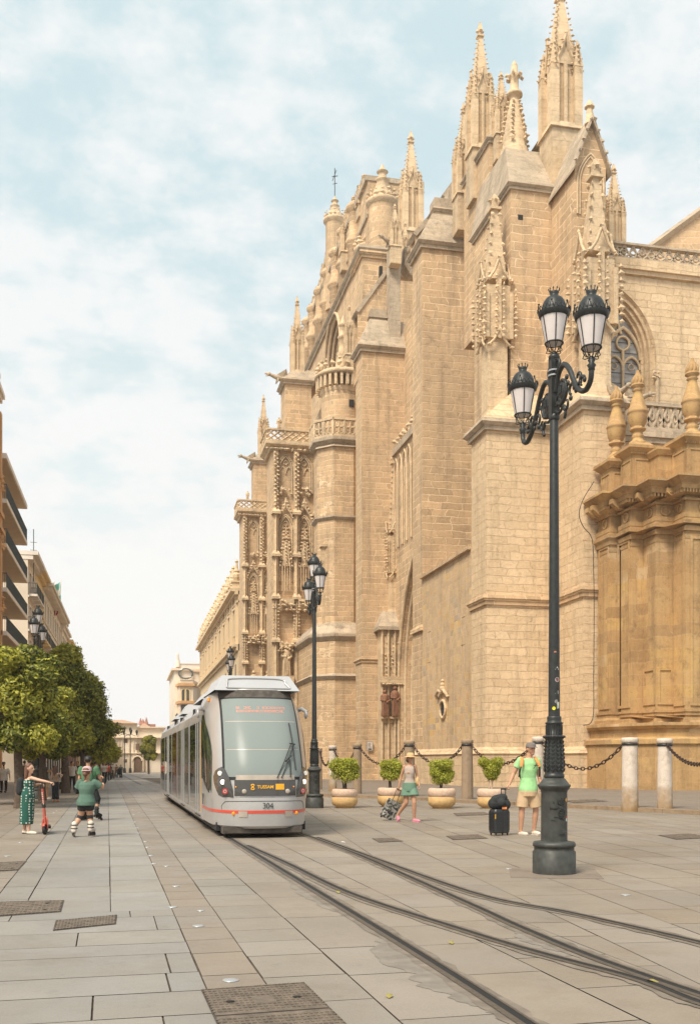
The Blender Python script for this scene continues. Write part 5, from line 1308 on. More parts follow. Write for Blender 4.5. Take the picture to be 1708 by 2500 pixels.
    # one lantern, reused three times
    def lantern(loc):
        l = empty('lantern', loc); l.parent = r
        mb = MB(); mb.lathe([(.118, .17), (.122, .19), (.15, .35), (.19, .545)], seg=18); mb.build('glass', M['lamp_glass'], l)
        mb = MB(); mb.lathe([(.195, .535), (.215, .56), (.225, .60), (.228, .615), (.205, .62), (.178, .63), (.170, .70), (.150, .76), (.115, .81), (.075, .835), (.06, .84), (.058, .87), (.07, .90), (.066, .905), (.01, .905)], seg=28); cap = mb.build('cap', I, l)
        mb = MB(); n = 24
        for k in range(n):      # pierced crown of leaves and points
            a = k * 2 * PI / n; b = a + PI / n; q = .228
            h = .085 if k % 4 == 0 else .05
            mb.tube([(q * math.cos(a - .12), q * math.sin(a - .12), .615), (q * 1.02 * math.cos(a - .05), q * 1.02 * math.sin(a - .05), .615 + h * .8), (q * math.cos(a), q * math.sin(a), .615 + h), (q * 1.02 * math.cos(a + .05), q * 1.02 * math.sin(a + .05), .615 + h * .7), (q * math.cos(a + .12), q * math.sin(a + .12), .615)], .007, 4)
            if k % 4 == 0: mb.ball((q * math.cos(a), q * math.sin(a), .615 + h + .008), .016, 6, 4)
        for k in range(9):
            a = k * 2 * PI / 9; mb.tube([(.062 * math.cos(a), .062 * math.sin(a), .90), (.075 * math.cos(a), .075 * math.sin(a), .935)], .006, 4); mb.ball((.077 * math.cos(a), .077 * math.sin(a), .942), .011, 6, 4); mb.tube([(.077 * math.cos(a), .077 * math.sin(a), .942), (.079 * math.cos(a), .079 * math.sin(a), .965)], [.006, .001], 4)
        for k in range(40):
            a = k * 2 * PI / 40; mb.tube([(.203 * math.cos(a), .203 * math.sin(a), .545), (.206 * math.cos(a), .206 * math.sin(a), .585)], .0045, 4)
        mb.build('crown', I, cap)
        mb = MB()
        for k in range(6):
            a = k * PI / 3 + .3; mb.tube([(.122 * math.cos(a), .122 * math.sin(a), .18), (.194 * math.cos(a), .194 * math.sin(a), .55)], .008, 5)
            mb.tube([(.120 * math.cos(a), .120 * math.sin(a), .165), (.10 * math.cos(a), .10 * math.sin(a), .10), (.118 * math.cos(a), .118 * math.sin(a), .06), (.09 * math.cos(a), .09 * math.sin(a), .045), (.035 * math.cos(a), .035 * math.sin(a), .05)], .007, 5)
            mb.tube([(.110 * math.cos(a + .25), .110 * math.sin(a + .25), .165), (.05 * math.cos(a), .05 * math.sin(a), .06)], .006, 4)
        mb.tube([(.125 * math.cos(k * PI / 12), .125 * math.sin(k * PI / 12), .175) for k in range(24)], .012, 6, closed=True)
        mb.lathe([(.02, 0), (.045, .01), (.04, .05), (.015, .07)], seg=12)
        mb.build('lantern_frame', I, l)
        return l
    top = lantern((0, 0, 7.33))
    for s in (-1, 1):       # arms along local y
        mb = MB(); L_ = 1.28
        P = lambda u, z: (0, s * u, z)
        main = [(.06, 6.88), (.16, 7.10), (.34, 7.14), (.52, 6.98), (.68, 6.72), (.82, 6.58), (1.0, 6.50), (1.18, 6.50), (1.27, 6.60), (1.28, 6.72)]
        main = [(.06, 6.80), (.18, 7.02), (.38, 7.06), (.56, 6.92), (.72, 6.70), (.90, 6.52), (1.10, 6.45), (1.25, 6.52), (1.28, 6.66)]
        mb.tube([P(v.x, v.z) for v in catmull([(a, 0, b) for a, b in main], 5)], .037, 8)
        for cu_, cz, rr_, t0, t1, rad in ((.30, 6.74, .20, -2.4, 2.6, .024), (.16, 6.62, .11, -1, 4.0, .02), (.62, 6.62, .10, 0, 4.6, .02), (.86, 6.70, .09, -1.5, 3.0, .02), (.13, 7.16, .10, -2, 2.8, .022), (.98, 6.60, .08, .3, 4.4, .018), (.44, 6.50, .09, -2.8, 1.6, .018)):
            n = 12; mb.tube([P(cu_ + rr_ * (1 - .5 * k / n) * math.cos(t0 + (t1 - t0) * k / n), cz + rr_ * (1 - .5 * k / n) * math.sin(t0 + (t1 - t0) * k / n)) for k in range(n + 1)], [rad * 1.35 * (1 - .4 * k / n) for k in range(n + 1)], 6)
        mb.tube([P(v.x, v.z) for v in catmull([(.06, 0, 6.52), (.20, 0, 6.46), (.36, 0, 6.50), (.42, 0, 6.40), (.38, 0, 6.32)], 4)], .022, 6)
        for u_, z_ in ((.46, 6.86), (.5, 6.76), (.72, 6.62), (.78, 6.56), (.92, 6.62), (1.06, 6.60), (.34, 7.08), (.6, 6.52)): mb.ball(P(u_, z_), .038, 7, 5, rx=.7)
        mb.lathe([(.01, 6.62), (.045, 6.64), (.04, 6.67), (.06, 6.70), (.03, 6.73), (.05, 6.765), (.02, 6.79)], (0, s * 1.28, 0), 14)
        arm = mb.build('bracket_arm', I, r)
        mb = MB(); mb.ball(P(.28, 6.74), .10, 12, 8, rx=.28, rz=1.35); mb.tube([P(.28 + .115 * math.cos(k * PI / 8), 6.74 + .15 * math.sin(k * PI / 8)) for k in range(16)], .016, 5, closed=True)
        for k in (-1, 0, 1): mb.tube([(.03, s * (.28 + k * .035), 6.69), (.033, s * (.28 + k * .035), 6.80)], .009, 4); mb.tube([(-.03, s * (.28 + k * .035), 6.69), (-.033, s * (.28 + k * .035), 6.80)], .009, 4)
        mb.build('oval_shield', I, arm)
        lantern((0, s * 1.28, 6.75))
    return r
lamp = make_lamp()
lx, ly = G(1352, 2133)
lamp.location = (lx, ly, 0)
# arms point: nearer one slightly right; direction in camera frame (lateral .19, depth -1.28)
arm_ang = -YAW + math.atan2(.22, 1.28) * -1
ARM = -YAW - math.atan2(-.23, 1.28)
lamp.rotation_euler[2] = ARM
tag(lamp, 'tall dark iron three lantern street lamp with stickers on its pole, nearest, in front of the man in green', 'street lamp', 'three lantern street lamps along the avenue')
lamp['label'] = 'nearest three lantern iron street lamp, stickers on its pole, beside the man in green'
# its stickers: children of this lamp only
def sticker(name, u, z, rad, shape, col, lab=None):
    m = plain(name, col, .6, 0, .12, 40); mb = MB()
    for i in range(1):
        pass
    pr = .0835 - (z - 2.22) * .0066 + .0015
    pts = []
    for (a, b) in shape:
        t = (u + a) / pr; pts.append((pr * math.sin(t), -pr * math.cos(t), z + b))
    mb.add(pts, [tuple(range(len(pts)))]); o = mb.build('sticker', m, lamp); o.rotation_euler[2] = -YAW - ARM
    if lab: o['label'] = lab
circ = lambda r_: [(r_ * math.cos(k * PI / 8), r_ * math.sin(k * PI / 8)) for k in range(16)]
sticker('yellow sticker', -.020, 2.335, 0, circ(.024), (.72, .66, .02), 'round yellow sticker')
sticker('pale sticker', .042, 2.375, 0, [(-.02, -.045), (.02, -.04), (.022, .05), (-.014, .048)], (.5, .55, .42))
sticker('grey sticker', .018, 2.43, 0, [(-.02, -.02), (.01, -.03), (.02, .0), (.01, .03), (-.02, .025), (-.03, 0)], (.23, .22, .21))
sticker('scratched sticker', .025, 2.56, 0, [(-.03, -.02), (.025, -.02), (.02, .03)], (.3, .3, .28))
sticker('ring sticker', .030, 2.74, 0, circ(.034), (.45, .38, .37))
sticker('ring centre', .030, 2.7401, 0, [(a * .8, b) for a, b in circ(.026)], (.16, .06, .06))
sticker('triangle sticker', .028, 2.90, 0, [(-.032, -.022), (.032, -.025), (.005, .026)], (.62, .60, .58))
sticker('orange scrap', .0, 3.13, 0, [(-.018, -.012), (.018, -.008), (.016, .012), (-.016, .010)], (.42, .16, .08))
def sticker_ped(u, z, shape, col):
    m = plain('pedestal sticker', col, .6, 0, .1, 40); mb = MB(); pr = .1865
    pts = [(pr * math.sin((u + a) / pr), -pr * math.cos((u + a) / pr), z + b) for a, b in shape]
    mb.add(pts, [tuple(range(len(pts)))]); o = mb.build('sticker', m, lamp); o.rotation_euler[2] = -YAW - ARM
sticker_ped(.165, 1.045, [(-.024, 0), (0, -.034), (.024, 0), (0, .034)], (.62, .33, .04))
sticker_ped(.175, .775, [(-.018, -.03), (.02, -.03), (.02, .012), (-.018, .012)], (.55, .55, .58)); sticker_ped(.175, .80, [(-.018, -.01), (.02, -.01), (.02, .012), (-.018, .012)], (.55, .05, .03))
def scrawl(pts, r_=.0035):
    mb = MB(); pr = .187
    for run in pts: mb.tube([(pr * math.sin(u / pr), -pr * math.cos(u / pr), z) for u, z in run], r_, 4)
    o = mb.build('graffiti', M['groove'], lamp); o.rotation_euler[2] = -YAW - ARM
rr = random.Random(2)
scrawl([[(-.10 + k * .017 + rr.uniform(-.01, .01), .925 + rr.uniform(-.022, .022)) for k in range(9)], [(-.09 + k * .02, .94 + rr.uniform(-.03, .01)) for k in range(6)], [(-.04 + k * .018, .80 + rr.uniform(-.012, .012)) for k in range(8)], [(-.08 + k * .02, .755 + rr.uniform(-.008, .008)) for k in range(4)], [(.04 + k * .012, .765 + rr.uniform(-.015, .015)) for k in range(7)]])
scrawl([[(-.055, 1.03), (-.05, 1.0), (-.04, 1.02), (-.035, .99)]], .003)
def other_lamp(x, y, ytop, lab, Yfix=None):
    gx, gy = G(x, y); k = kids(lamp); o = lamp.copy(); COL.objects.link(o)
    for ch in k:
        if ch.name.startswith(('sticker', 'graffiti')): continue
        copy_tree(ch, o)
    d = depth(gx, gy); s = (ZZ(ytop, d)) / 8.295
    o.location = (gx, gy, gz(gy)); o.scale = (s, s, s); o['label'] = lab; return o
other_lamp(767, 1973, 1349, 'three lantern iron street lamp standing just right of the tram')
other_lamp(93, 1951, 1478, 'iron street lamp rising out of the nearest orange tree, behind the couple')
other_lamp(157, 1924, 1588, 'iron street lamp whose pedestal stands between the couple and the skaters')
other_lamp(562, 1905, 1570, 'iron street lamp whose lanterns show above the tram roof')
other_lamp(432, 1885, 1730, 'small far street lamp showing only its cap over the rear of the tram roof')
# slab the lamp stands on
mb = MB(); mb.box(-.62, .62, -.62, .62, 0, .006); o = mb.build('lamp_footing', M['pavement']); o.location = (lx, ly, .001); o.rotation_euler[2] = -.35; tag(o, kind='structure')
# slender double lamps far away, before the end building
def far_lamp(x, d, h, lab):
    p = P3(x, HY, d); mb = MB(); z = gz(p.y)
    r = empty('street_lamp', (p.x, p.y, z), -YAW, lab, 'street lamp', 'far lamps before the cream palace')
    mb.lathe([(.35, 0), (.3, 1.0), (.12, 1.2), (.09, h)], seg=8); mb.build('pole', M['iron'], r)
    mb = MB(); mb.tube([(-1.5, 0, h - .6), (-1.2, 0, h - .9), (0, 0, h - .4), (1.2, 0, h - .9), (1.5, 0, h - .6)], .07, 5); mb.build('bracket_arm', M['iron'], r)
    for s in (-1.5, 0, 1.5): mb = MB(); mb.lathe([(.12, 0), (.3, .7), (.34, .75), (.2, 1.05), (.02, 1.2)], (s, 0, h - .6 + (.6 if s == 0 else 0)), 8); mb.build('lantern', M['iron'], r)
far_lamp(304, 230, 9.5, 'far two armed lamp before the cream palace, the left of the pair'); far_lamp(318, 235, 9.5, 'far two armed lamp before the cream palace, nearer its arched door')

# ================================================================== BOLLARD COLUMNS AND CHAINS
M['bollard_stone'] = stone('weathered column stone', (0.33, 0.24, 0.16), (0.30, 0.22, 0.15), (.3, .2, .14), row=9, wid=9, stain=(0.17, 0.12, 0.08), stain_amt=.7)
M['bollard_white'] = stone('limewashed column stone', (0.62, 0.54, 0.46), (0.58, 0.50, 0.43), (.5, .4, .3), row=9, wid=9, stain=(0.36, 0.25, 0.14), stain_amt=.95)
def foot_dirt(m):      # splashed dirt on the lowest half metre
    t = m.node_tree; b = t.nodes['Principled BSDF']; src = b.inputs['Base Color'].links[0].from_socket; N = t.nodes.new
    tc = N('ShaderNodeTexCoord'); sp = N('ShaderNodeSeparateXYZ'); t.links.new(tc.outputs['Object'], sp.inputs[0]); n = N('ShaderNodeTexNoise'); n.inputs['Scale'].default_value = 3; n.inputs['Detail'].default_value = 6; t.links.new(tc.outputs['Object'], n.inputs['Vector'])
    a = N('ShaderNodeMath'); a.operation = 'MULTIPLY_ADD'; a.inputs[1].default_value = -1.3; t.links.new(n.outputs['Fac'], a.inputs[0]); t.links.new(sp.outputs[2], a.inputs[2])
    r = N('ShaderNodeMapRange'); r.inputs['From Min'].default_value = -.45; r.inputs['From Max'].default_value = .35; r.inputs['To Min'].default_value = .95; r.inputs['To Max'].default_value = 0; t.links.new(a.outputs[0], r.inputs['Value'])
    x = N('ShaderNodeMix'); x.data_type = 'RGBA'; t.links.new(r.outputs[0], x.inputs['Factor']); t.links.new(src, x.inputs['A']); x.inputs['B'].default_value = (.30, .19, .09, 1); t.links.new(x.outputs['Result'], b.inputs['Base Color'])
foot_dirt(M['bollard_white'])
def bollard(x, ytop, ybot, w, mat, lab, zb=.11):
    g = G(x, ybot, zb); d = depth(*g); h = ZZ(ytop, d) - zb; r_ = w * d / F / 2
    r = empty('stone_bollard', (g[0], g[1], zb - .02), random.uniform(0, 1), lab, 'bollard', 'chained stone bollards before the cathedral')
    mb = MB(); mb.lathe([(r_ * 1.04, 0), (r_ * 1.02, .3 * h), (r_ * .96, h * .8), (r_ * .95, h * .925)], seg=20); mb.build('shaft', M[mat], r)
    mb = MB(); mb.lathe([(r_ * .98, h * .935), (r_ * 1.06, h * .94), (r_ * 1.06, h * .985), (r_ * .98, h), (.02, h + .01)], seg=20); mb.build('head', M[mat], r)
    mb = MB(); mb.lathe([(r_ * .97, h * .895), (r_ * 1.05, h * .897), (r_ * 1.05, h * .928), (r_ * .97, h * .93)], seg=20); mb.build('iron_band', M['iron'], r)
    return Vector((g[0], g[1], zb + h * .91)), r_
bs = [bollard(780, 1826, 1926, 12, 'bollard_stone', 'brown stone bollard partly hidden behind the lamp right of the tram'),
      bollard(812, 1820, 1932, 19, 'bollard_white', 'pale stone bollard behind the leftmost round planter'),
      bollard(872, 1815, 1938, 21, 'bollard_stone', 'brown stone bollard between the first two planters'),
      bollard(999, 1808, 1944, 26, 'bollard_stone', 'brown stone bollard behind the woman in the straw hat'),
      bollard(1140, 1805, 1951, 28, 'bollard_stone', 'brown stone bollard between the third and fourth planters'),
      bollard(1313, 1798, 1962, 28, 'bollard_white', 'pale stone bollard behind the man in the green shirt'),
      bollard(1537, 1800, 1982, 39, 'bollard_white', 'white stone bollard with a stained foot, first to the right of the big lamp', 0),
      bollard(1622, 1802, 1983, 36, 'bollard_white', 'white stone bollard nearest the right edge', 0)]
M['rust'] = plain('rusty chain iron', (0.07, 0.04, 0.028), .75, .4, .4, 20)
def chain(a, ra, b, rb, sag, lab):
    d = (b - a); d.z = 0; d.normalize(); a = a + d * ra; b = b - d * rb; n = max(8, int((b - a).length * 1.15 / .17)); mb = MB()
    P = [a.lerp(b, i / n) - Vector((0, 0, sag * 4 * (i / n) * (1 - i / n))) for i in range(n + 1)]
    for i in range(n):
        p, q = P[i], P[i + 1]; t = (q - p).normalized(); s = t.cross(Vector((0, 0, 1))).normalized(); u = s if i % 2 else s.cross(t)
        c = (p + q) / 2; L_ = (q - p).length * .66; pts = [c + t * L_ * math.cos(k * PI / 4) + u * .052 * math.sin(k * PI / 4) for k in range(8)]
        mb.tube(pts, .019, 5, closed=True)
    tag(mb.build('chain', M['rust']), lab, 'chain', 'rusty chains slung between the bollards')
far0 = Vector((*G(745, 1920, .1), 2.2))
for i, (sag, lab) in enumerate(((.75, 'chain drooping between the first two bollards'), (.7, 'short chain above the leftmost planter'), (.75, 'chain hanging between the planters, behind the straw hatted woman'), (.75, 'chain between the hat woman bollard and the next brown bollard'), (.75, 'chain running behind the man in green'), (.85, 'long sagging chain from behind the big lamp to the first white bollard'))):
    chain(bs[i][0], bs[i][1], bs[i + 1][0], bs[i + 1][1], sag, lab)
chain(bs[7][0], bs[7][1], Vector((*G(1800, 2010, .1), bs[7][0].z)), .1, .6, 'chain leaving the last white bollard towards the right edge')

# ================================================================== FOLIAGE
def leaf_mat(name, c1, c2, c3):
    m, t, b = mat_new(name); N = t.nodes.new
    b.inputs['Roughness'].default_value = .5; b.inputs['Specular IOR Level'].default_value = .35
    at = N('ShaderNodeAttribute'); at.attribute_name = 'leaf'
    rp = N('ShaderNodeValToRGB'); e = rp.color_ramp.elements; e[0].color = (*c1, 1); e[1].color = (*c3, 1); e.new(.5).color = (*c2, 1)
    t.links.new(at.outputs['Fac'], rp.inputs['Fac']); t.links.new(rp.outputs['Color'], b.inputs['Base Color'])
    tr = N('ShaderNodeBsdfTranslucent'); t.links.new(rp.outputs['Color'], tr.inputs['Color'])
    mx = N('ShaderNodeMixShader'); mx.inputs[0].default_value = .22
    t.links.new(b.outputs[0], mx.inputs[1]); t.links.new(tr.outputs[0], mx.inputs[2]); t.links.new(mx.outputs[0], t.nodes['Material Output'].inputs[0])
    return m
M['leaf'] = leaf_mat('orange tree leaves', (0.035, 0.052, 0.011), (0.19, 0.205, 0.032), (0.47, 0.44, 0.058))
M['leaf_bush'] = leaf_mat('clipped bush leaves', (0.12, 0.15, 0.016), (0.40, 0.41, 0.045), (0.66, 0.62, 0.10))
def leaves(blobs, n, size, seed, shell=.45, yellow=0.0):
    """leaf blades spread through several ellipsoid clumps (c, r), denser near their skins"""
    g = np.random.default_rng(seed)
    w = np.array([b[1][0] * b[1][1] + b[1][1] * b[1][2] + b[1][0] * b[1][2] for b in blobs]); w = w / w.sum()
    k = g.choice(len(blobs), n, p=w)
    C = np.array([b[0] for b in blobs])[k]; Rd = np.array([b[1] for b in blobs])[k]
    d = g.normal(size=(n, 3)); d /= np.linalg.norm(d, axis=1)[:, None]
    # noise on the radius so outlines break up
    ph = np.sin(d[:, 0] * 7 + k * 1.3) * np.sin(d[:, 1] * 6 + k) * np.sin(d[:, 2] * 8 + k * .7)
    rad = (shell + (1 - shell) * g.random(n) ** .5) * (1 + .22 * ph) + g.normal(size=n) * .03
    c = C + d * Rd * rad[:, None]
    nrm = d * .7 + g.normal(size=(n, 3)) * .65; nrm[:, 2] += .35; nrm /= np.linalg.norm(nrm, axis=1)[:, None]
    up = g.normal(size=(n, 3)); up[:, 2] -= .3
    t = np.cross(nrm, up); t /= np.linalg.norm(t, axis=1)[:, None]; s = np.cross(nrm, t)
    L_ = size * g.uniform(.7, 1.3, n)[:, None]
    bend = nrm * L_ * .12
    v = np.stack([c - t * L_, c - s * L_ * .42 + bend, c + t * L_, c + s * L_ * .42 + bend], 1).reshape(-1, 3)
    col = np.clip(.45 + g.normal(size=n) * .22 + .12 * ph, 0, 1)
    if yellow: col = np.clip(col + yellow * (np.sin(C[:, 0] * 3 + C[:, 2] * 2) > .5) * .35, 0, 1)
    return v, col
def leaf_mesh(name, v, col, mat):
    n = len(col); me = bpy.data.meshes.new(name)
    me.vertices.add(4 * n); me.vertices.foreach_set('co', v.astype(np.float32).ravel())
    me.loops.add(4 * n); me.loops.foreach_set('vertex_index', np.arange(4 * n, dtype=np.int32))
    me.polygons.add(n); me.polygons.foreach_set('loop_start', np.arange(0, 4 * n, 4, dtype=np.int32)); 
    try: me.polygons.foreach_set('loop_total', np.full(n, 4, dtype=np.int32))
    except Exception: pass
    a = me.attributes.new('leaf', 'FLOAT', 'FACE'); a.data.foreach_set('value', col.astype(np.float32))
    me.materials.append(mat); me.update(calc_edges=True); me.validate(); return me
def crown_blobs(rx, ry, z0, z1, n, seed, cone=0.0):
    g = random.Random(seed); o = []
    for i in range(n):
        f = (i + .5) / n; z = z0 + (z1 - z0) * g.random(); t = (z - z0) / (z1 - z0)
        wdt = math.sin(PI * (.18 + .75 * t)) ** .7 * (1 - cone * t); a = g.uniform(0, 2 * PI); q = g.uniform(.2, .78) * wdt
        rr_ = g.uniform(.20, .36) * (z1 - z0) * .5
        o.append(((rx * q * math.cos(a), ry * q * math.sin(a), z), (rr_ * g.uniform(.9, 1.3), rr_ * g.uniform(.9, 1.3), rr_ * g.uniform(.7, 1.0))))
    o.append(((0, 0, (z0 + z1) / 2), (rx * .62, ry * .62, (z1 - z0) * .42))); return o
def make_tree(name, rx, ry, z0, z1, n, size, seed, cone=0.0, nb=26, trunk_r=.16):
    r = empty(name, (0, 0, 0)); g = random.Random(seed)
    v, c = leaves(crown_blobs(rx, ry, z0, z1, nb, seed, cone), n, size, seed, yellow=1.0)
    link('crown', leaf_mesh('crown', v, c, M['leaf']), r)
    mb = MB(); top = (z0 + z1) / 2
    mb.tube([(0, 0, -.1), (.02, .02, .5), (-.04, .03, z0 * .8), (.03, -.02, z0 + .3), (0, 0, top)], [trunk_r * 1.25, trunk_r, trunk_r * .85, trunk_r * .7, trunk_r * .3], 9)
    for k in range(7):
        a = g.uniform(0, 2 * PI); q = g.uniform(.4, .75); zs = z0 * g.uniform(.75, 1.1)
        mb.tube([(0, 0, zs), (rx * q * .4 * math.cos(a), ry * q * .4 * math.sin(a), zs + (top - zs) * .5), (rx * q * math.cos(a), ry * q * math.sin(a), top + g.uniform(-.3, .6))], [trunk_r * .55, trunk_r * .35, trunk_r * .12], 6)
    mb.build('trunk', M['trunk'], r); return r
# nearest orange tree, then the taller pointed one, then copies down the street
def put(t, x, d, rz, s, lab, grp='orange trees along the left pavement'):
    p = P3(x, HY, d); t.location = (p.x, p.y, gz(p.y)); t.rotation_euler[2] = rz; t.scale = s if isinstance(s, tuple) else (s, s, s); tag(t, lab, 'tree', grp); return t
T1 = make_tree('orange_tree', 2.0, 2.0, 2.25, 5.2, 30000, .085, 3, nb=40)
put(T1, 46, 33.5, 0, 1, 'nearest leafy orange tree at the left edge, behind the woman in the dotted dress')
T2 = make_tree('orange_tree', 2.4, 2.4, 2.45, 7.3, 34000, .10, 8, cone=.85, nb=44, trunk_r=.2)
put(T2, 160, 50, .5, (1, 1, .97), 'tallest orange tree with a pointed top, above the skater in the cap')
T1b = put(copy_tree(T1), 104, 40, 2.1, (.9, .9, .86), 'orange tree around the lamp post, between the nearest and the tallest tree')
T2b = put(copy_tree(T2), 203, 60, 2.8, (1.1, 1.1, .92), 'orange tree with a ragged right edge, just right of the tallest one')
put(copy_tree(T1), -42, 36, 4.0, (1.15, 1.15, 1.1), 'orange tree cut by the left edge of the picture')
put(copy_tree(T2), 226, 76, 1.2, (1, 1, .8), 'fifth orange tree down the pavement, before the low far trees')
for i, (x, d, s) in enumerate(((243, 100, .95), (252, 118, .95), (259, 138, 1.0), (265, 160, 1.05), (271, 190, 1.1))):
    put(copy_tree(T1), x, d, i * 1.3, s, ['far low orange tree, first of the low row', 'far low orange tree in the middle of the low row', 'far low orange tree near the cyclist', 'small far orange tree beside the palace corner', 'last and smallest orange tree of the left row'][i])
# loose sprigs sticking out right of the crown
for x, d, s, lab in ((363, 190, 2.0, 'clipped green tree standing at the end beside the rear of the tram'),):
    t = put(copy_tree(T1), x, d, 0, (s * .55, s * .55, s * .68), lab, None)

# ================================================================== PLANTERS WITH CLIPPED BUSHES
M['planter_top'] = plain('pinkish rough planter rim', (0.58, 0.41, 0.30), .9, 0, .15, 12, .3)
M['planter_low'] = plain('ochre planter bowl', (0.56, 0.36, 0.155), .85, 0, .15, 8, .2)
M['soil'] = plain('soil', (.06, .04, .025), .95)
def planter(x, ybot, w, lab):
    g = G(x, ybot); d = depth(*g); s = w * d / F / .9
    r = empty('planter', (g[0], g[1], 0), random.uniform(0, 6), lab, 'planter', 'round stone planters in a row')
    mb = MB(); mb.lathe([(.30, 0), (.30, .04), (.34, .055), (.42, .12), (.45, .22), (.44, .36), (.425, .375)], seg=32); mb.build('bowl', M['planter_low'], r)
    mb = MB(); mb.lathe([(.42, .375), (.415, .385), (.42, .395), (.45, .42), (.452, .56), (.42, .64), (.36, .66), (.34, .63), (.33, .58)], seg=32); mb.build('rim', M['planter_top'], r)
    mb = MB(); mb.lathe([(.34, .585), (.01, .60)], seg=16); mb.build('soil', M['soil'], r)
    r.scale = (s, s, s); return r, g, s
for i, (x, yb_, w, lab, blx, by0, by1, bw, n, wedge, glab) in enumerate((
    (841, 1973, 64, 'round planter nearest the tram, holding the loose three stemmed bush', 839, 1845, 1915, 72, 6500, 0, 'loose clipped bush on three thin stems, in the planter nearest the tram'),
    (953, 1970, 64, 'round planter partly hidden behind the woman in the straw hat', 953, 1848, 1907, 66, 6000, .35, 'flat topped clipped bush left of the woman in the straw hat'),
    (1078, 1974, 68, 'round planter standing free between the two walkers', 1077, 1851, 1917, 60, 6000, .2, 'compact clipped bush standing alone between the two walkers'),
    (1197, 1974, 66, 'round planter behind the black suitcase', 1199, 1846, 1906, 60, 6000, .7, 'heart shaped clipped bush above the black suitcase'))):
    r, g, s = planter(x, yb_, w, lab); d = depth(*g)
    b = empty('clipped_bush', (g[0], g[1], .6 * s), 0, glab, 'bush', 'clipped bushes in the planters')
    z0 = ZZ(by1, d) - .6 * s; z1 = ZZ(by0, d) - .6 * s; rw = bw * d / F / 2; H = z1 - z0; gg = random.Random(i); bl = []
    for k in range(30):
        t = gg.random(); a = gg.uniform(0, 2 * PI); wd = rw * ((1 - wedge) + wedge * t) * gg.uniform(.35, .72); q = .24 * H
        bl.append(((wd * math.cos(a), wd * math.sin(a), z0 + q * .7 + (H - q * 1.5) * t), (q, q, q * .8)))
    v, c = leaves(bl, n * 2, .030, 40 + i, .3); v[:, 0] += (blx - x) * d / F
    link('foliage', leaf_mesh('foliage', v, c, M['leaf_bush']), b)
    mb = MB()
    for k in range(3 if i == 0 else 2):
        a = k * 2.1 + i; mb.tube([(.05 * math.cos(a), .05 * math.sin(a), -.03), (.06 * math.cos(a + .4), .06 * math.sin(a + .4), z0 * .6 + .1), (.14 * math.cos(a + .3), .14 * math.sin(a), z0 + H * .35), (.22 * math.cos(a), .2 * math.sin(a), z0 + H * .6)], [.028, .024, .018, .008], 7)
    mb.build('stem', M['trunk'] if i != 3 else M['planter_top'], b)

# ================================================================== TRAM
def car_paint(name, rgb, rough=.28, metal=.35):
    m = plain(name, rgb, rough, metal, .05, 1.5, 0, .5, .5); return m
M['tram_silver'] = car_paint('silver tram paint', (0.43, 0.42, 0.41), .34, .25)
M['tram_roof'] = car_paint('pale roof fairing', (0.42, 0.425, 0.43), .4, .1)
M['tram_grey'] = car_paint('dark glossy tram panel', (0.055, 0.052, 0.048), .18, 0)
M['tram_red'] = car_paint('red stripe', (0.62, 0.065, 0.035), .35, 0)
M['rubber'] = plain('black rubber', (0.015, 0.015, 0.016), .7)
M['chassis'] = plain('grimy chassis', (0.07, 0.058, 0.047), .85, 0, .4, 9, .3)
def glass_mat(name, rgb, rough=.04, spec=1.0, metal=.0):
    m, t, b = mat_new(name); b.inputs['Base Color'].default_value = (*rgb, 1); b.inputs['Roughness'].default_value = rough
    b.inputs['Specular IOR Level'].default_value = spec; b.inputs['Metallic'].default_value = metal; b.inputs['Coat Weight'].default_value = 0.0 if rough > .15 else 1.0; b.inputs['Coat Roughness'].default_value = .02; b.inputs['Coat IOR'].default_value = 1.8
    return m
M['windscreen'] = glass_mat('tinted windscreen', (0.215, 0.245, 0.235), .26, .10, .0)
M['side_glass'] = glass_mat('dark side glass', (0.05, 0.065, 0.062), .06, .8)
M['red_glass'] = glass_mat('dark red wrap', (0.16, 0.02, 0.02), .15, .6)
M['grey_wrap'] = plain('grey advert wrap', (0.16, 0.155, 0.135), .2, 0, .5, 1.6, 0, .7, .6)
M['lens'] = plain('white lamp lens', (0.9, 0.86, 0.78), .15, 0, .02, 5)
M['lens_red'] = plain('red lamp lens', (0.42, 0.03, 0.04), .2)
M['lens_grey'] = plain('grey fog lens', (0.42, 0.36, 0.30), .3)
M['orange'] = plain('orange reflector', (0.9, 0.30, 0.01), .35, 0, .03)
M['tram_yellow'] = plain('yellow decal', (0.78, 0.40, 0.02), .5, 0, .04)
M['black_ink'] = plain('black lettering', (0.02, 0.02, 0.02), .5, 0, .02)
ml, tl, bl_ = mat_new('led text'); bl_.inputs['Base Color'].default_value = (.5, .12, .05, 1); bl_.inputs['Emission Color'].default_value = (1.0, .5, .38, 1); bl_.inputs['Emission Strength'].default_value = .4
ml2, tl2, bl2 = mat_new('lit headlight'); bl2.inputs['Base Color'].default_value = (.9, .85, .75, 1); bl2.inputs['Emission Color'].default_value = (1.0, .86, .66, 1); bl2.inputs['Emission Strength'].default_value = 1.1

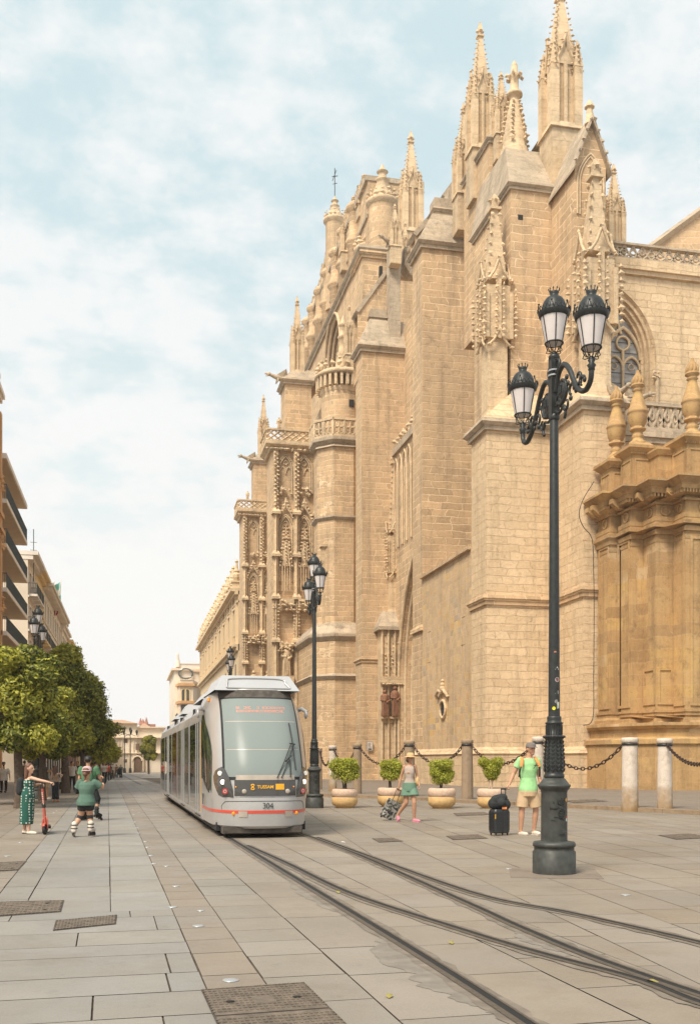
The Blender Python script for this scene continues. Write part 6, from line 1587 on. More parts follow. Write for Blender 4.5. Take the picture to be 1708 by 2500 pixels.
TX0, TY0 = 2.72, 20.39
u_ = uu(279); tdx, tdy = u_ * CA + SA, CA - u_ * SA; TANG = -math.atan2(tdx, tdy)
tram = empty('tram', (TX0, TY0, 0), TANG, 'silver articulated tram numbered 304 with big windscreen and a red stripe, coming down the street', 'tram')
HWD = 1.09
def nose_y(z):      # how far back the front centre lies at height z
    if z < .55: return .02 + (.55 - z) * .12
    if z < 1.25: return .02 + (z - .55) * .05
    return .055 + ((z - 1.25) ** 1.35) * .52
def hw_at(z):
    if z < .9: return HWD - .02 - (.9 - z) * .05
    if z < 2.4: return HWD
    return HWD - ((z - 2.4) ** 2) * .35
NL = 2.1            # length over which the nose tapers
def S(t, z, off=0.0):
    """t: 0 = front centre, +1 right shoulder, -1 left; beyond 1 runs back along the side (t-1 metres)"""
    w0 = hw_at(z); y0 = nose_y(z); s = 1 if t >= 0 else -1; a = abs(t)
    def raw(a):
        if a <= 1:
            th = a * PI / 2; n = 2.9
            return w0 * math.sin(th) ** (2 / n), y0 + NL * (1 - math.cos(th) ** (2 / n))
        return w0, y0 + NL + (a - 1)
    x, y = raw(a); e = .004; x1, y1 = raw(max(a - e, 0)); x2, y2 = raw(a + e); nx, ny = (y2 - y1), -(x2 - x1); l = math.hypot(nx, ny) or 1
    if a < .002: nx, ny, l = 0, -1, 1
    return (s * (x + nx / l * off), y + ny / l * off, z)
def patch(mb, tf0, tf1, z0, z1, off, nt_=24, nz_=16, mask=None, thick=0.0):
    """surface patch; tf0/tf1: functions of z giving t limits"""
    vs = []
    for j in range(nz_ + 1):
        z = z0 + (z1 - z0) * j / nz_
        a, b = tf0(z), tf1(z)
        for i in range(nt_ + 1): vs.append(S(a + (b - a) * i / nt_, z, off))
    fs = [(j * (nt_ + 1) + i, j * (nt_ + 1) + i + 1, (j + 1) * (nt_ + 1) + i + 1, (j + 1) * (nt_ + 1) + i) for j in range(nz_) for i in range(nt_)]
    mb.add(vs, fs, True)
def tx(x, z):       # t for a lateral position on the nose
    w0 = hw_at(z); n = 2.9; f = min(.99999, abs(x) / w0); return (1 if x >= 0 else -1) * math.asin(f ** (n / 2)) / (PI / 2)
# shell: nose and first section
mb = MB()
zs_ = [.25, .3, .4, .5, .57, .75, .9, 1.1, 1.3, 1.6, 2.0, 2.4, 2.7, 2.9, 3.02, 3.1]
ts = [-1 - .9] + [-1 + k / 16 for k in range(33)] + [1 + .9]
vs = [S(t, z) for z in zs_ for t in ts]; m = len(ts)
mb.add(vs, [(j * m + i, j * m + i + 1, (j + 1) * m + i + 1, (j + 1) * m + i) for j in range(len(zs_) - 1) for i in range(m - 1)], True)
top = [S(t, 3.1) for t in ts]
mb.add([(x * .96, y + .03, z + .05) for x, y, z in top] + top, [(i, m + i, m + i + 1, i + 1) for i in range(m - 1)], True)
mb.add([(x * .96, y + .03, z + .05) for x, y, z in top], [tuple(range(m))])
bot = [S(t, .25) for t in ts]; mb.add([(x * .93, y + .06, .2) for x, y, z in bot] + bot, [(i, i + 1, m + i + 1, m + i) for i in range(m - 1)], True)
nose = mb.build('nose_shell', M['tram_silver'], tram)
# windscreen: frame, glass
wl = lambda z, e=0: tx(-(.80 - .02 * (z - 1.2) + e) if z < 9 else 0, z)
wr = lambda z, e=0: tx(+(.80 - .02 * (z - 1.2) + e), z)
mb = MB(); patch(mb, lambda z: wl(z, .045), lambda z: wr(z, .045), 1.20, 3.06, .006); patch_frame = mb.build('windscreen_seal', M['rubber'], tram)
mb = MB(); patch(mb, lambda z: wl(z), lambda z: wr(z), 1.26, 2.93, .012, 30, 24); ws = mb.build('windscreen', M['windscreen'], tram)
mb = MB(); patch(mb, lambda z: wl(z, .03), lambda z: wr(z, .03), 2.96, 3.13, .012, 24, 3); mb.build('visor_band', M['chassis'], tram)
mb = MB()
for z in (2.42, 1.82): patch(mb, lambda q: wl(q, -.04), lambda q: wr(q, -.04), z, z + .012, .0135, 20, 1)
mb.build('blind_edge', M['lens_grey'], ws)
# destination display: two rows of lit dots
mb = MB(); rr = random.Random(9)
for row_, (x0, x1) in enumerate(((-.50, .52), (-.50, .50))):
    z = 2.70 - row_ * .075; x = x0
    while x < x1:
        if row_ == 0 and (-.44 < x < -.36 or -.2 < x < -.08 or -.02 < x < .04): x += .02; continue
        wd = rr.uniform(.012, .024)
        for zz_ in ((0, .018, .036) if rr.random() > .35 else (0, .036)):
            patch(mb, lambda q: tx(x, q), lambda q: tx(x + wd, q), z + zz_, z + zz_ + .011, .016, 1, 1)
        x += wd + .011
mb.build('destination_display', ml, tram)
# wipers
mb = MB()
def onf(x, z, off=.03): return Vector(S(tx(x, z), z, off))
for a, b in (((.22, 1.24), (.55, 1.95)), ((.31, 1.24), (.62, 1.95))): mb.tube([onf(*a, .03), onf((a[0] + b[0]) / 2, (a[1] + b[1]) / 2, .06), onf(*b, .06)], .010, 5)
mb.tube([onf(.52, 1.96, .06), onf(.64, 1.94, .06)], .012, 5); mb.tube([onf(.57, 2.40, .035), onf(.58, 1.95, .06), onf(.62, 1.40, .035)], .011, 5); mb.tube([onf(.50, 1.25, .035), onf(.50, 1.62, .05)], .010, 5); mb.tube([onf(.40, 1.58, .06), onf(.53, 1.70, .06)], .014, 5)
mb.build('wiper', M['rubber'], tram)
# dark panel below with lettering
mb = MB(); patch(mb, lambda z: tx(-.63, z), lambda z: tx(.63, z), .87, 1.22, .010, 20, 5); pan = mb.build('front_panel', M['tram_grey'], tram)
mb = MB(); patch(mb, lambda z: tx(-.60, z), lambda z: tx(.60, z), 1.20, 1.30, .013, 20, 2); mb.build('wiper_cowl', M['lens_grey'], tram)
bpy.data.materials
def text_mesh(s, size, ext=.002, bold=0.0):
    c = bpy.data.curves.new('txt', 'FONT'); c.body = s; c.size = size; c.align_x = 'CENTER'; c.align_y = 'CENTER'; c.extrude = ext; c.offset = bold
    o = bpy.data.objects.new('txt', c); COL.objects.link(o); dg = bpy.context.evaluated_depsgraph_get(); me = bpy.data.meshes.new_from_object(o.evaluated_get(dg)); bpy.data.objects.remove(o); return me
def put_text(s, size, x, z, mat, name, bold=0.0, sx=1.0, off=.02):
    me = text_mesh(s, size, .002, bold)
    for v in me.vertices:
        X = x + v.co.x * sx; Z = z + v.co.y; p = S(tx(X, Z), Z, off + v.co.z); v.co = p
    me.materials.clear(); me.materials.append(mat); return link(name, me, tram)
put_text('TUSSAM', .092, .00 - .02, 1.055, M['tram_yellow'], 'operator_lettering', .0022, 1.0)
put_text('304', .17, .03, .665, M['black_ink'], 'fleet_number', 0, .88)
mb = MB(); mb.tube([Vector(S(tx(-.275 + .03 * math.sin(2 * t), 1.055), 1.055 + .055 * math.cos(t) * 1, .02)) for t in [k * PI / 12 for k in range(24)]], .011, 5, closed=True); mb.build('operator_emblem', M['tram_yellow'], tram)
mb = MB(); patch(mb, lambda z: tx(.19, z), lambda z: tx(.37, z), 1.0, 1.12, .014, 4, 2); mb.build('yellow_plate', M['tram_yellow'], tram)
# headlamp pods
for s in (-1, 1):
    outl = [(.90, 1.44), (.955, 1.38), (.985, 1.26), (.975, 1.12), (.94, .98), (.90, .88), (.83, .845), (.645, .84), (.66, 1.0), (.72, 1.25), (.79, 1.42), (.84, 1.47)]
    n = len(outl); mb = MB(); cx_ = .82; cz_ = 1.13
    vs = [S(s * abs(tx(cx_, cz_)), cz_, .04)] + [S(s * abs(tx(x, z)), z, .022) for x, z in outl] + [S(s * abs(tx(x, z)), z, -.02) for x, z in outl]
    # inner ring follows the surface
    mid = [S(s * abs(tx(cx_ + (x - cx_) * .55, cz_ + (z - cz_) * .55)), cz_ + (z - cz_) * .55, .032) for x, z in outl]
    vs += mid; o1, o2, o3 = 1, 1 + n, 1 + 2 * n
    fs = [(o3 + i, 0, o3 + (i + 1) % n) for i in range(n)] + [(o1 + i, o3 + i, o3 + (i + 1) % n, o1 + (i + 1) % n) for i in range(n)] + [(o2 + i, o1 + i, o1 + (i + 1) % n, o2 + (i + 1) % n) for i in range(n)]
    mb.add(vs, fs, False); pod = mb.build('headlamp_pod', M['tram_grey'], tram)
    for (x, z, rad, mt, nm) in ((.86, 1.335, .05, 'lens', 'headlight'), (.815, 1.155, .052, 'lit', 'headlight'), (.775, .965, .062, 'lens_red', 'tail_light')):
        c = Vector(S(s * abs(tx(x, z)), z, .045)); nrm = (Vector(S(s * abs(tx(x, z)), z, .15)) - c).normalized(); nrm = (nrm + Vector((0, -1.2, 0))).normalized()
        def disc(rd, dz, rim=.006):
            q = Vector((0, 0, 1)).cross(nrm).normalized(); u = nrm.cross(q); mb = MB()
            mb.add([c + nrm * dz + q * rd * math.cos(k * PI / 8) + u * rd * math.sin(k * PI / 8) for k in range(16)] + [c + nrm * (dz - .045) + q * rd * math.cos(k * PI / 8) + u * rd * math.sin(k * PI / 8) for k in range(16)], [tuple(range(16))] + [(i, 16 + i, 16 + (i + 1) % 16, (i + 1) % 16) for i in range(16)]); return mb
        h = disc(rad * 1.18, .004).build(nm, M['chassis'], pod)
        disc(rad, .008).build('lens', ml2 if mt == 'lit' else M[mt], h)
        if mt == 'lens_red': disc(rad * .6, .010).build('lens_ring', M['lens_grey'], h); disc(rad * .3, .012).build('lens_centre', M['lens_red'], h)
for x in (-.44, .44):
    mb = MB(); c = S(tx(x, .965), .965, .02); mb.ball(c, .05, 14, 8, ry=.35); mb.build('fog_light', M['lens_grey'], tram)
for x in (-.60, .58): mb = MB(); mb.ball(S(tx(x, 1.055), 1.055, .014), .018, 8, 5); mb.build('side_marker', M['orange'], tram)
# bumper hatch outline, stripe, tow hatches, reflectors
mb = MB(); patch(mb, lambda z: tx(-.92, z), lambda z: tx(.92, z), .845, .850, .004, 24, 1); mb.build('panel_gap', M['rubber'], tram)
mb = MB(); hp = [(-.86, .585), (-.86, .66), (-.82, .725), (-.75, .755), (-.3, .765), (.3, .765), (.75, .755), (.82, .725), (.86, .66), (.86, .585)]
mb.tube([Vector(S(tx(v.x, v.z), v.z, .001)) for v in catmull([(a, 0, b) for a, b in hp], 6)], .006, 5); mb.build('bumper_hatch_gap', M['rubber'], tram)
mb = MB(); patch(mb, lambda z: -1.9, lambda z: 1.9, .515, .575, .007, 60, 1); mb.build('red_stripe', M['tram_red'], tram)
mb = MB()
for x in (-.47, .47):
    patch(mb, lambda z: tx(x - .085, z), lambda z: tx(x + .085, z), .44, .56, .010, 4, 1)
o = mb.build('tow_hatch', M['lens_grey'], tram)
for x in (-.64, .64): mb = MB(); mb.ball(S(tx(x, .51), .51, .008), .042, 12, 6, ry=.4); mb.build('reflector', M['orange'], tram)
mb = MB(); mb.box(-.86, .78, .22, .7, .09, .24); mb.box(-.84, .76, .19, .3, .11, .22); mb.build('lower_bumper', M['chassis'], tram)
mb = MB(); mb.box(-.95, .95, .8, 23.4, .12, .30); mb.build('underframe', M['rubber'], tram)
# cab side windows: dark panes with a swept lower corner, and door edge
def side_patch(z_of, a0, a1, s, off, name, mat, n=20, par=None):
    """pane between metres a0..a1 behind the front centre, z_of(a) -> (zlow, zhigh)"""
    mb = MB(); vs = []
    for i in range(n + 1):
        a = a0 + (a1 - a0) * i / n; zl, zh = z_of(i / n)
        for j in range(9):
            z = zl + (zh - zl) * j / 8; t = min(max(a - nose_y(z), .0), 9e9)
            tt = (1 - (1 - min(t / NL, 1)) ** 1) if False else None
            # solve t so that y matches
            if t >= NL: q = 1 + (t - NL)
            else: q = math.acos((1 - t / NL) ** (2.9 / 2)) / (PI / 2)
            vs.append(S(s * q, z, off))
    mb.add(vs, [(i * 9 + j, (i + 1) * 9 + j, (i + 1) * 9 + j + 1, i * 9 + j + 1) for i in range(n) for j in range(8)], True)
    return mb.build(name, M[mat], par or tram)
for s in (-1, 1):
    side_patch(lambda f: (.86 + .70 * f ** .8 * 0 + (.34 * min(1, f * 1.3)), 1.35 + 1.28 * min(1, f * 1.25) ** .45), 1.02, 2.75, s, .008, 'cab_window', 'side_glass', 24)
    side_patch(lambda f: (1.18, 2.62), 2.72, 2.78, s, .010, 'window_post', 'tram_silver', 2)
# mirrors
for s in (-1, 1):
    mb = MB(); a = Vector(S(s * .93, 2.72, .0)); mb.tube([a, a + Vector((s * .10, -.25, .06)), a + Vector((s * .20, -.42, -.02))], [.035, .05, .035], 8); mb.ball(a + Vector((s * .17, -.42, -.08)), .09, 10, 7, rx=.45, rz=1.1); mb.build('mirror', M['tram_silver'], tram)
mb = MB(); mb.ball(S(-.8, 2.98, .03), .035, 8, 5); mb.ball(S(-.78, 2.94, .03), .03, 8, 5); mb.build('marker_light', M['orange'], tram)
# carriage sections
L0 = NL + .9 + .05
def section(y0, y1, glass, name='carriage', door=None, doors=()):
    z1 = 3.05; w_ = HWD
    prof = [(-w_ + .06, .22), (-w_, .35), (-w_, 2.45), (-w_ + .06, 2.75), (-w_ + .22, 3.0), (-w_ + .5, 3.12), (w_ - .5, 3.12), (w_ - .22, 3.0), (w_ - .06, 2.75), (w_, 2.45), (w_, .35), (w_ - .06, .22)]
    n = len(prof); mb = MB(); mb.add([(x, y0, z) for x, z in prof] + [(x, y1, z) for x, z in prof], [(i, (i + 1) % n, n + (i + 1) % n, n + i)[::-1] for i in range(n)] + [tuple(range(n)), tuple(reversed(range(n, 2 * n)))])
    b = mb.build(name, M['tram_silver'], tram)
    for s in (-1, 1):
        for a, c, mt in glass:
            mb = MB(); mb.box(s * (w_ + .002), s * (w_ + .010), a, c, .42 if mt in ('side_glass', 'grey_wrap', 'red_glass') else .9, 2.50); mb.build('window_band', M[mt], b)
        for a in doors:
            mb = MB(); mb.box(s * (w_ + .011), s * (w_ + .022), a, a + .03, .30, 2.5); mb.box(s * (w_ + .011), s * (w_ + .022), a + 1.1, a + 1.13, .30, 2.5); mb.box(s * (w_ + .011), s * (w_ + .020), a + .55, a + .58, .30, 2.5); mb.build('door_frame', M['tram_silver'], b)
            mb = MB(); mb.box(s * (w_ + .0), s * (w_ + .035), a - .05, a + 1.2, .30, .335); mb.build('door_step', M['chassis'], b)
    return b
def gangway(y0, y1):
    mb = MB(); k = 8
    for i in range(k):
        a = y0 + (y1 - y0) * i / k; e = .03 if i % 2 else .0; mb.box(-HWD + .10 + e, HWD - .10 - e, a, a + (y1 - y0) / k, .3, 2.95 - e)
    mb.build('gangway', M['rubber'], tram)
section(3.02, 6.3, ((3.08, 4.15, 'side_glass'), (4.2, 6.25, 'side_glass')), doors=(3.1,))
gangway(6.3, 6.7)
section(6.7, 11.6, ((6.75, 11.55, 'grey_wrap'),), doors=(8.5,))
gangway(11.6, 12.0)
section(12.0, 14.6, ((12.05, 14.55, 'red_glass'),))
gangway(14.6, 15.0)
section(15.0, 19.6, ((15.05, 19.55, 'side_glass'),), doors=(16.7,))
gangway(19.6, 20.0)
section(20.0, 23.6, ((20.05, 22.6, 'side_glass'),))
# roof fairings
def fairing(y0, y1, z0, z1, w0, w1, name='roof_fairing', mat='tram_roof', slope=.55, front=.25):
    mb = MB(); vs = [(-w0, y0, z0), (w0, y0, z0), (w0, y1, z0), (-w0, y1, z0), (-w1, y0 + front, z1), (w1, y0 + front, z1), (w1, y1 - .1, z1), (-w1, y1 - .1, z1)]
    mb.add(vs, [(4, 5, 6, 7), (0, 1, 5, 4), (1, 2, 6, 5), (2, 3, 7, 6), (3, 0, 4, 7)]); return mb.build(name, M[mat], tram)
fr_ = fairing(1.35, 4.2, 3.12, 3.46, .93, .74)
mb = MB(); vs = []     # recessed rounded front scoop on the fairing
pts = [(-.66, .06), (-.64, .18), (-.52, .27), (.50, .27), (.64, .15), (.72, .06)]
mb.tube([(x, 1.35 + .25 * z / .34 - .012, 3.12 + z) for x, z in [(v.x, v.z) for v in catmull([(a, 0, b) for a, b in pts], 5)]], .022, 6); mb.tube([(-.66, 1.35 + .02, 3.175), (.72, 1.35 + .02, 3.175)], .012, 5)
mb.build('scoop_rim', M['tram_silver'], fr_)
fairing(4.3, 7.2, 3.1, 3.34, .95, .75, mat='tram_silver'); fairing(12.3, 14.3, 3.1, 3.42, .9, .7, mat='tram_silver'); fairing(16.5, 19.0, 3.1, 3.32, .9, .7, mat='tram_silver')
mb = MB(); mb.tube([(-.3, 13.0, 3.42), (-.25, 12.2, 3.75), (-.3, 13.2, 4.1)], .03, 5); mb.tube([(.3, 13.0, 3.42), (.25, 12.2, 3.75), (.3, 13.2, 4.1)], .03, 5); mb.tube([(-.6, 13.2, 4.1), (.6, 13.2, 4.1)], .03, 5)
# small left side details near the cab
mb = MB(); mb.box(-HWD - .012, -HWD + .002, 2.25, 2.42, .62, .86); mb.build('service_plate', M['tram_grey'], tram)
mb = MB(); mb.box(-HWD - .016, -HWD - .01, 2.86, 2.92, .40, 2.45); mb.build('yellow_handrail', M['tram_yellow'], tram)
for y in (3.8, 9.4, 17.5):
    mb = MB()
    for s in (-.72, .72): mb.lathe([(.28, -.05), (.28, .05)], (s, y, .30), 16)
    mb = MB()
    for s in (-.78, .78):
        mb.add([(s - .05, y + .28 * math.cos(k * PI / 8), .29 + .28 * math.sin(k * PI / 8)) for k in range(16)] + [(s + .05, y + .28 * math.cos(k * PI / 8), .29 + .28 * math.sin(k * PI / 8)) for k in range(16)], [tuple(range(16)), tuple(reversed(range(16, 32)))] + [(i, 16 + i, 16 + (i + 1) % 16, (i + 1) % 16) for i in range(16)])
    mb.build('wheel', M['chassis'], tram)

# ================================================================== PEOPLE
M['skin'] = plain('warm skin', (0.50, 0.27, 0.165), .55, 0, .06, 30)
M['skin_light'] = plain('light skin', (0.58, 0.35, 0.24), .55, 0, .06, 30)
M['hair_brown'] = plain('auburn hair', (0.13, 0.055, 0.032), .5, 0, .3, 40, .4)
M['hair_dark'] = plain('dark hair', (0.03, 0.02, 0.016), .5, 0, .3, 40, .4)
M['eye'] = plain('eye', (0.03, 0.02, 0.015), .3)
def cloth(name, rgb, var=.12): return plain(name, rgb, .85, 0, var, 9, .25)
M['tee_green'] = cloth('light green cotton', (0.30, 0.56, 0.25)); M['khaki'] = cloth('khaki cotton', (0.50, 0.35, 0.205)); M['cap_grey'] = cloth('grey brown cap', (0.17, 0.14, 0.125))
M['tan_top'] = cloth('ribbed beige cotton', (0.46, 0.37, 0.31)); M['shorts_green'] = cloth('sage green cotton', (0.13, 0.23, 0.16)); M['straw'] = plain('straw', (0.62, 0.40, 0.19), .9, 0, .15, 40, .5)
M['teal_tee'] = cloth('dusty green cotton', (0.085, 0.155, 0.115)); M['green_tee2'] = cloth('mid green cotton', (0.075, 0.17, 0.085)); M['black_cloth'] = cloth('black cloth', (0.018, 0.02, 0.022)); M['white_cloth'] = cloth('white cloth', (0.60, 0.53, 0.45))
M['olive_tee'] = cloth('olive cotton', (0.10, 0.085, 0.055)); M['peach_top'] = cloth('tan camisole', (0.36, 0.22, 0.13)); M['pink'] = plain('pink rubber', (0.62, 0.22, 0.30), .5); M['cream'] = plain('cream rubber', (0.62, 0.54, 0.45), .6)
M['orange_cloth'] = cloth('orange strap', (0.80, 0.27, 0.08)); M['pink_cap'] = cloth('pale pink cap', (0.52, 0.36, 0.36)); M['red_cloth'] = cloth('red cloth', (0.4, 0.06, 0.04))
def dots_mat():
    m, t, b = mat_new('dark green dotted cotton'); N = t.nodes.new
    b.inputs['Roughness'].default_value = .85
    tc = N('ShaderNodeTexCoord'); v = N('ShaderNodeTexVoronoi'); v.inputs['Scale'].default_value = 17; v.inputs['Randomness'].default_value = .35
    t.links.new(tc.outputs['Object'], v.inputs['Vector'])
    r = N('ShaderNodeMapRange'); r.inputs['From Min'].default_value = .30; r.inputs['From Max'].default_value = .34; r.inputs['To Min'].default_value = 1; r.inputs['To Max'].default_value = 0; t.links.new(v.outputs['Distance'], r.inputs['Value'])
    x = N('ShaderNodeMix'); x.data_type = 'RGBA'; x.inputs['A'].default_value = (.012, .085, .062, 1); x.inputs['B'].default_value = (.55, .56, .5, 1); t.links.new(r.outputs[0], x.inputs['Factor']); t.links.new(x.outputs['Result'], b.inputs['Base Color'])
    return m
M['dots'] = dots_mat()

def capsule(mb, a, b, ra, rb, seg=12):
    a, b = Vector(a), Vector(b); d = b - a
    if d.length < 1e-5: mb.ball(a, max(ra, rb), seg, 8); return
    d.normalize(); n = 4; pts = []; rs = []
    for i in range(n): t = PI / 2 * i / n; pts.append(a - d * ra * math.cos(t)); rs.append(max(ra * math.sin(t), 1e-4))
    pts.append(a); rs.append(ra); pts.append(a.lerp(b, .5)); rs.append((ra + rb) / 2); pts.append(b); rs.append(rb)
    for i in range(n - 1, -1, -1): t = PI / 2 * i / n; pts.append(b + d * rb * math.cos(t)); rs.append(max(rb * math.sin(t), 1e-4))
    mb.tube(pts, rs, seg)
def loft(mb, rings, seg=20):
    """rings: (centre, rx, ry[, ang]) stacked bottom to top"""
    vs = []
    for r in rings:
        c, rx, ry = Vector(r[0]), r[1], r[2]; an = r[3] if len(r) > 3 else 0
        for k in range(seg):
            t = 2 * PI * k / seg; x, y = rx * math.cos(t), ry * math.sin(t)
            vs.append((c.x + x * math.cos(an) - y * math.sin(an), c.y + x * math.sin(an) + y * math.cos(an), c.z))
    fs = [(j * seg + k, j * seg + (k + 1) % seg, (j + 1) * seg + (k + 1) % seg, (j + 1) * seg + k) for j in range(len(rings) - 1) for k in range(seg)]
    fs += [tuple(reversed(range(seg))), tuple(range((len(rings) - 1) * seg, len(rings) * seg))]
    mb.add(vs, fs, True)
def fuse(mb, name, mat, parent=None, voxel=.010, smooth=2):
    """merge the overlapping closed shapes into one continuous skin"""
    me = bpy.data.meshes.new(name); me.from_pydata(mb.v, [], mb.f); me.update()
    o = bpy.data.objects.new(name, me); COL.objects.link(o)
    m = o.modifiers.new('r', 'REMESH'); m.mode = 'VOXEL'; m.voxel_size = voxel; m.use_smooth_shade = True
    if smooth: s = o.modifiers.new('s', 'SMOOTH'); s.factor = .5; s.iterations = smooth
    dg = bpy.context.evaluated_depsgraph_get(); nm = bpy.data.meshes.new_from_object(o.evaluated_get(dg)); nm.name = name
    bpy.data.objects.remove(o); bpy.data.meshes.remove(me)
    nm.materials.clear(); nm.materials.append(mat if not isinstance(mat, str) else M[mat]); return link(name, nm, parent)

class Person:
    """joints come as photo pixels (x, y) plus a depth offset in metres; local x = right, y = away, z = up"""
    def __init__(s, x0, yb, J, face=0.0, h=None, lab='', grp=None, skin='skin', sc=1.0, zb=0.0, d=None):
        g = G(x0, yb, zb) if d is None else None
        if d is None: s.d = depth(*g); s.pos = (g[0], g[1], zb)
        else: p = P3(x0, HY, d); s.d = d; s.pos = (p.x, p.y, zb)
        s.k = s.d / F; s.x0, s.yb = x0, yb; s.J = {}
        for n, v in J.items():
            dy = v[2] if len(v) > 2 else 0.0
            s.J[n] = Vector(((v[0] - x0) * s.k, dy, (yb - v[1]) * s.k))
        s.face = face; s.sc = sc; s.lab = lab; s.skin = skin; s.mb = MB()
        s.fd = Vector((math.sin(face), -math.cos(face), 0))     # face 0 looks at the camera, +90 deg looks right
        s.sd = Vector((math.cos(face), math.sin(face), 0))
    def hand(s, w, dirv, curl=.5, palm=Vector((0, -1, 0)), flip=1):
        k = s.sc; d = Vector(dirv).normalized(); p = (palm - d * palm.dot(d))
        if p.length < .1: p = Vector((1, 0, 0)) - d * d.x
        p.normalize(); q = d.cross(p) * flip; mb = s.mb; w = Vector(w)
        kn = w + d * .085 * k
        for i in range(4):
            o = q * (i - 1.5) * .019 * k
            capsule(mb, w + d * .015 * k + o * .6, kn + o, .013 * k, .011 * k, 8)
            L_ = (.040, .046, .043, .034)[i] * k; a1 = curl * .9; a2 = curl * 1.9; b1 = kn + o + (d * math.cos(a1) + p * math.sin(a1)) * L_; b2 = b1 + (d * math.cos(a2) + p * math.sin(a2)) * L_ * .75
            capsule(mb, kn + o, b1, .0100 * k, .0090 * k, 8); capsule(mb, b1, b2, .0090 * k, .0075 * k, 8)
        t0 = w + d * .025 * k - q * .028 * k; t1 = t0 + (d * .6 - q * .55 + p * .5).normalized() * .040 * k; t2 = t1 + (d * .8 + p * .55).normalized() * .03 * k
        capsule(mb, t0, t1, .013 * k, .011 * k, 8); capsule(mb, t1, t2, .011 * k, .0085 * k, 8)
    def body(s, shoulder=.05, female=False, handL=None, handR=None, feet=True, voxel=.0095):
        J, k, mb = s.J, s.sc, s.mb
        hd = J['head']; hr = .100 * k
        # head: skull, jaw, nose, brow, lips, ears
        f, sd = s.fd, s.sd
        mb.ball(hd + Vector((0, 0, .018 * k)), 1, 18, 12, rx=.080 * k, ry=.088 * k, rz=.098 * k)
        capsule(mb, hd + f * .030 * k + Vector((0, 0, -.045 * k)), hd + f * .048 * k + Vector((0, 0, -.085 * k)), .058 * k, .030 * k)
        capsule(mb, hd + f * .088 * k + Vector((0, 0, .012 * k)), hd + f * .104 * k + Vector((0, 0, -.026 * k)), .009 * k, .014 * k, 8)
        for q in (-1, 1):
            capsule(mb, hd + f * .076 * k + sd * q * .012 * k + Vector((0, 0, .027 * k)), hd + f * .066 * k + sd * q * .042 * k + Vector((0, 0, .027 * k)), .014 * k, .011 * k, 8)
            mb.ball(hd + sd * q * .083 * k - f * .01 * k, 1, 8, 6, rx=.014 * k, ry=.018 * k, rz=.030 * k)
            capsule(mb, hd + f * .082 * k + Vector((0, 0, -.053 * k)), hd + f * .078 * k + sd * q * .018 * k + Vector((0, 0, -.054 * k)), .010 * k, .006 * k, 6)
        nk = J['neck']; capsule(mb, nk - Vector((0, 0, .04 * k)), hd - f * .012 * k - Vector((0, 0, .05 * k)), .060 * k if not female else .05 * k, .052 * k if not female else .045 * k)
        sh = (J['shL'] + J['shR']) / 2; hp = (J['hipL'] + J['hipR']) / 2; sw = (J['shR'] - J['shL']).length / 2; an = math.atan2((J['shR'] - J['shL']).y, (J['shR'] - J['shL']).x)
        hw_ = max((J['hipR'] - J['hipL']).length / 2 + .07 * k, .13 * k)
        s.sh, s.hp, s.sw, s.an, s.hw = sh, hp, sw, an, hw_
        c = lambda t: hp.lerp(sh, t)
        dep = .115 * k if not female else .10 * k
        s.rings = [(c(-.12), hw_ * .75, dep * .9, an), (c(.0), hw_, dep * 1.08, an), (c(.25), hw_ * (.86 if female else .93), dep * .92, an), (c(.45), max(sw * .78, .11 * k) * (.88 if female else 1), dep * .85, an), (c(.7), max(sw * .9, .12 * k), dep * 1.05, an), (c(.9), max(sw * .92, .12 * k), dep * .95, an), (c(1.02), sw * .75, dep * .7, an), (c(1.08), sw * .4, dep * .5, an)]
        loft(mb, s.rings)
        if female:
            for q in (-1, 1): mb.ball(c(.72) + f * dep * .62 + sd * q * .06 * k, .044 * k, 10, 8)
        for L_, sg in (('L', -1), ('R', 1)):
            a, e, w_ = J['sh' + L_], J['el' + L_], J['wr' + L_]; r0 = (.050 if not female else .040) * k
            capsule(mb, a, e, r0 * 1.12, r0 * .80); capsule(mb, e, e.lerp(w_, .35), r0 * .80, r0 * .82); capsule(mb, e.lerp(w_, .35), w_, r0 * .82, r0 * .50)
            hnd = handL if L_ == 'L' else handR
            dirv = (w_ - e); hnd = hnd or {}
            s.hand(w_, hnd.get('d', dirv), hnd.get('curl', .45), hnd.get('palm', -s.sd * sg * -1 if False else Vector((-sg, 0, 0))), hnd.get('flip', sg))
            h_, kn, ak = J['hip' + L_], J['kn' + L_], J['an' + L_]; r1 = (.085 if not female else .086) * k * s.__dict__.get('thick', 1)
            capsule(mb, h_, kn, r1, r1 * .66); capsule(mb, kn, kn.lerp(ak, .33), r1 * .64, r1 * .66); capsule(mb, kn.lerp(ak, .33), ak, r1 * .66, r1 * .40)
            if feet:
                to = J['toe' + L_]; hl = ak - Vector((0, 0, .055 * k)); capsule(mb, ak, hl, .038 * k, .035 * k, 10); capsule(mb, hl, hl.lerp(to, .6), .036 * k, .034 * k, 10); capsule(mb, hl.lerp(to, .55), to, .036 * k, .022 * k, 10)
        s.root = fuse(mb, 'person', M[s.skin], None, voxel * k); s.root.location = s.pos; s.root.rotation_euler[2] = -YAW; tag(s.root, s.lab, 'person'); return s.root
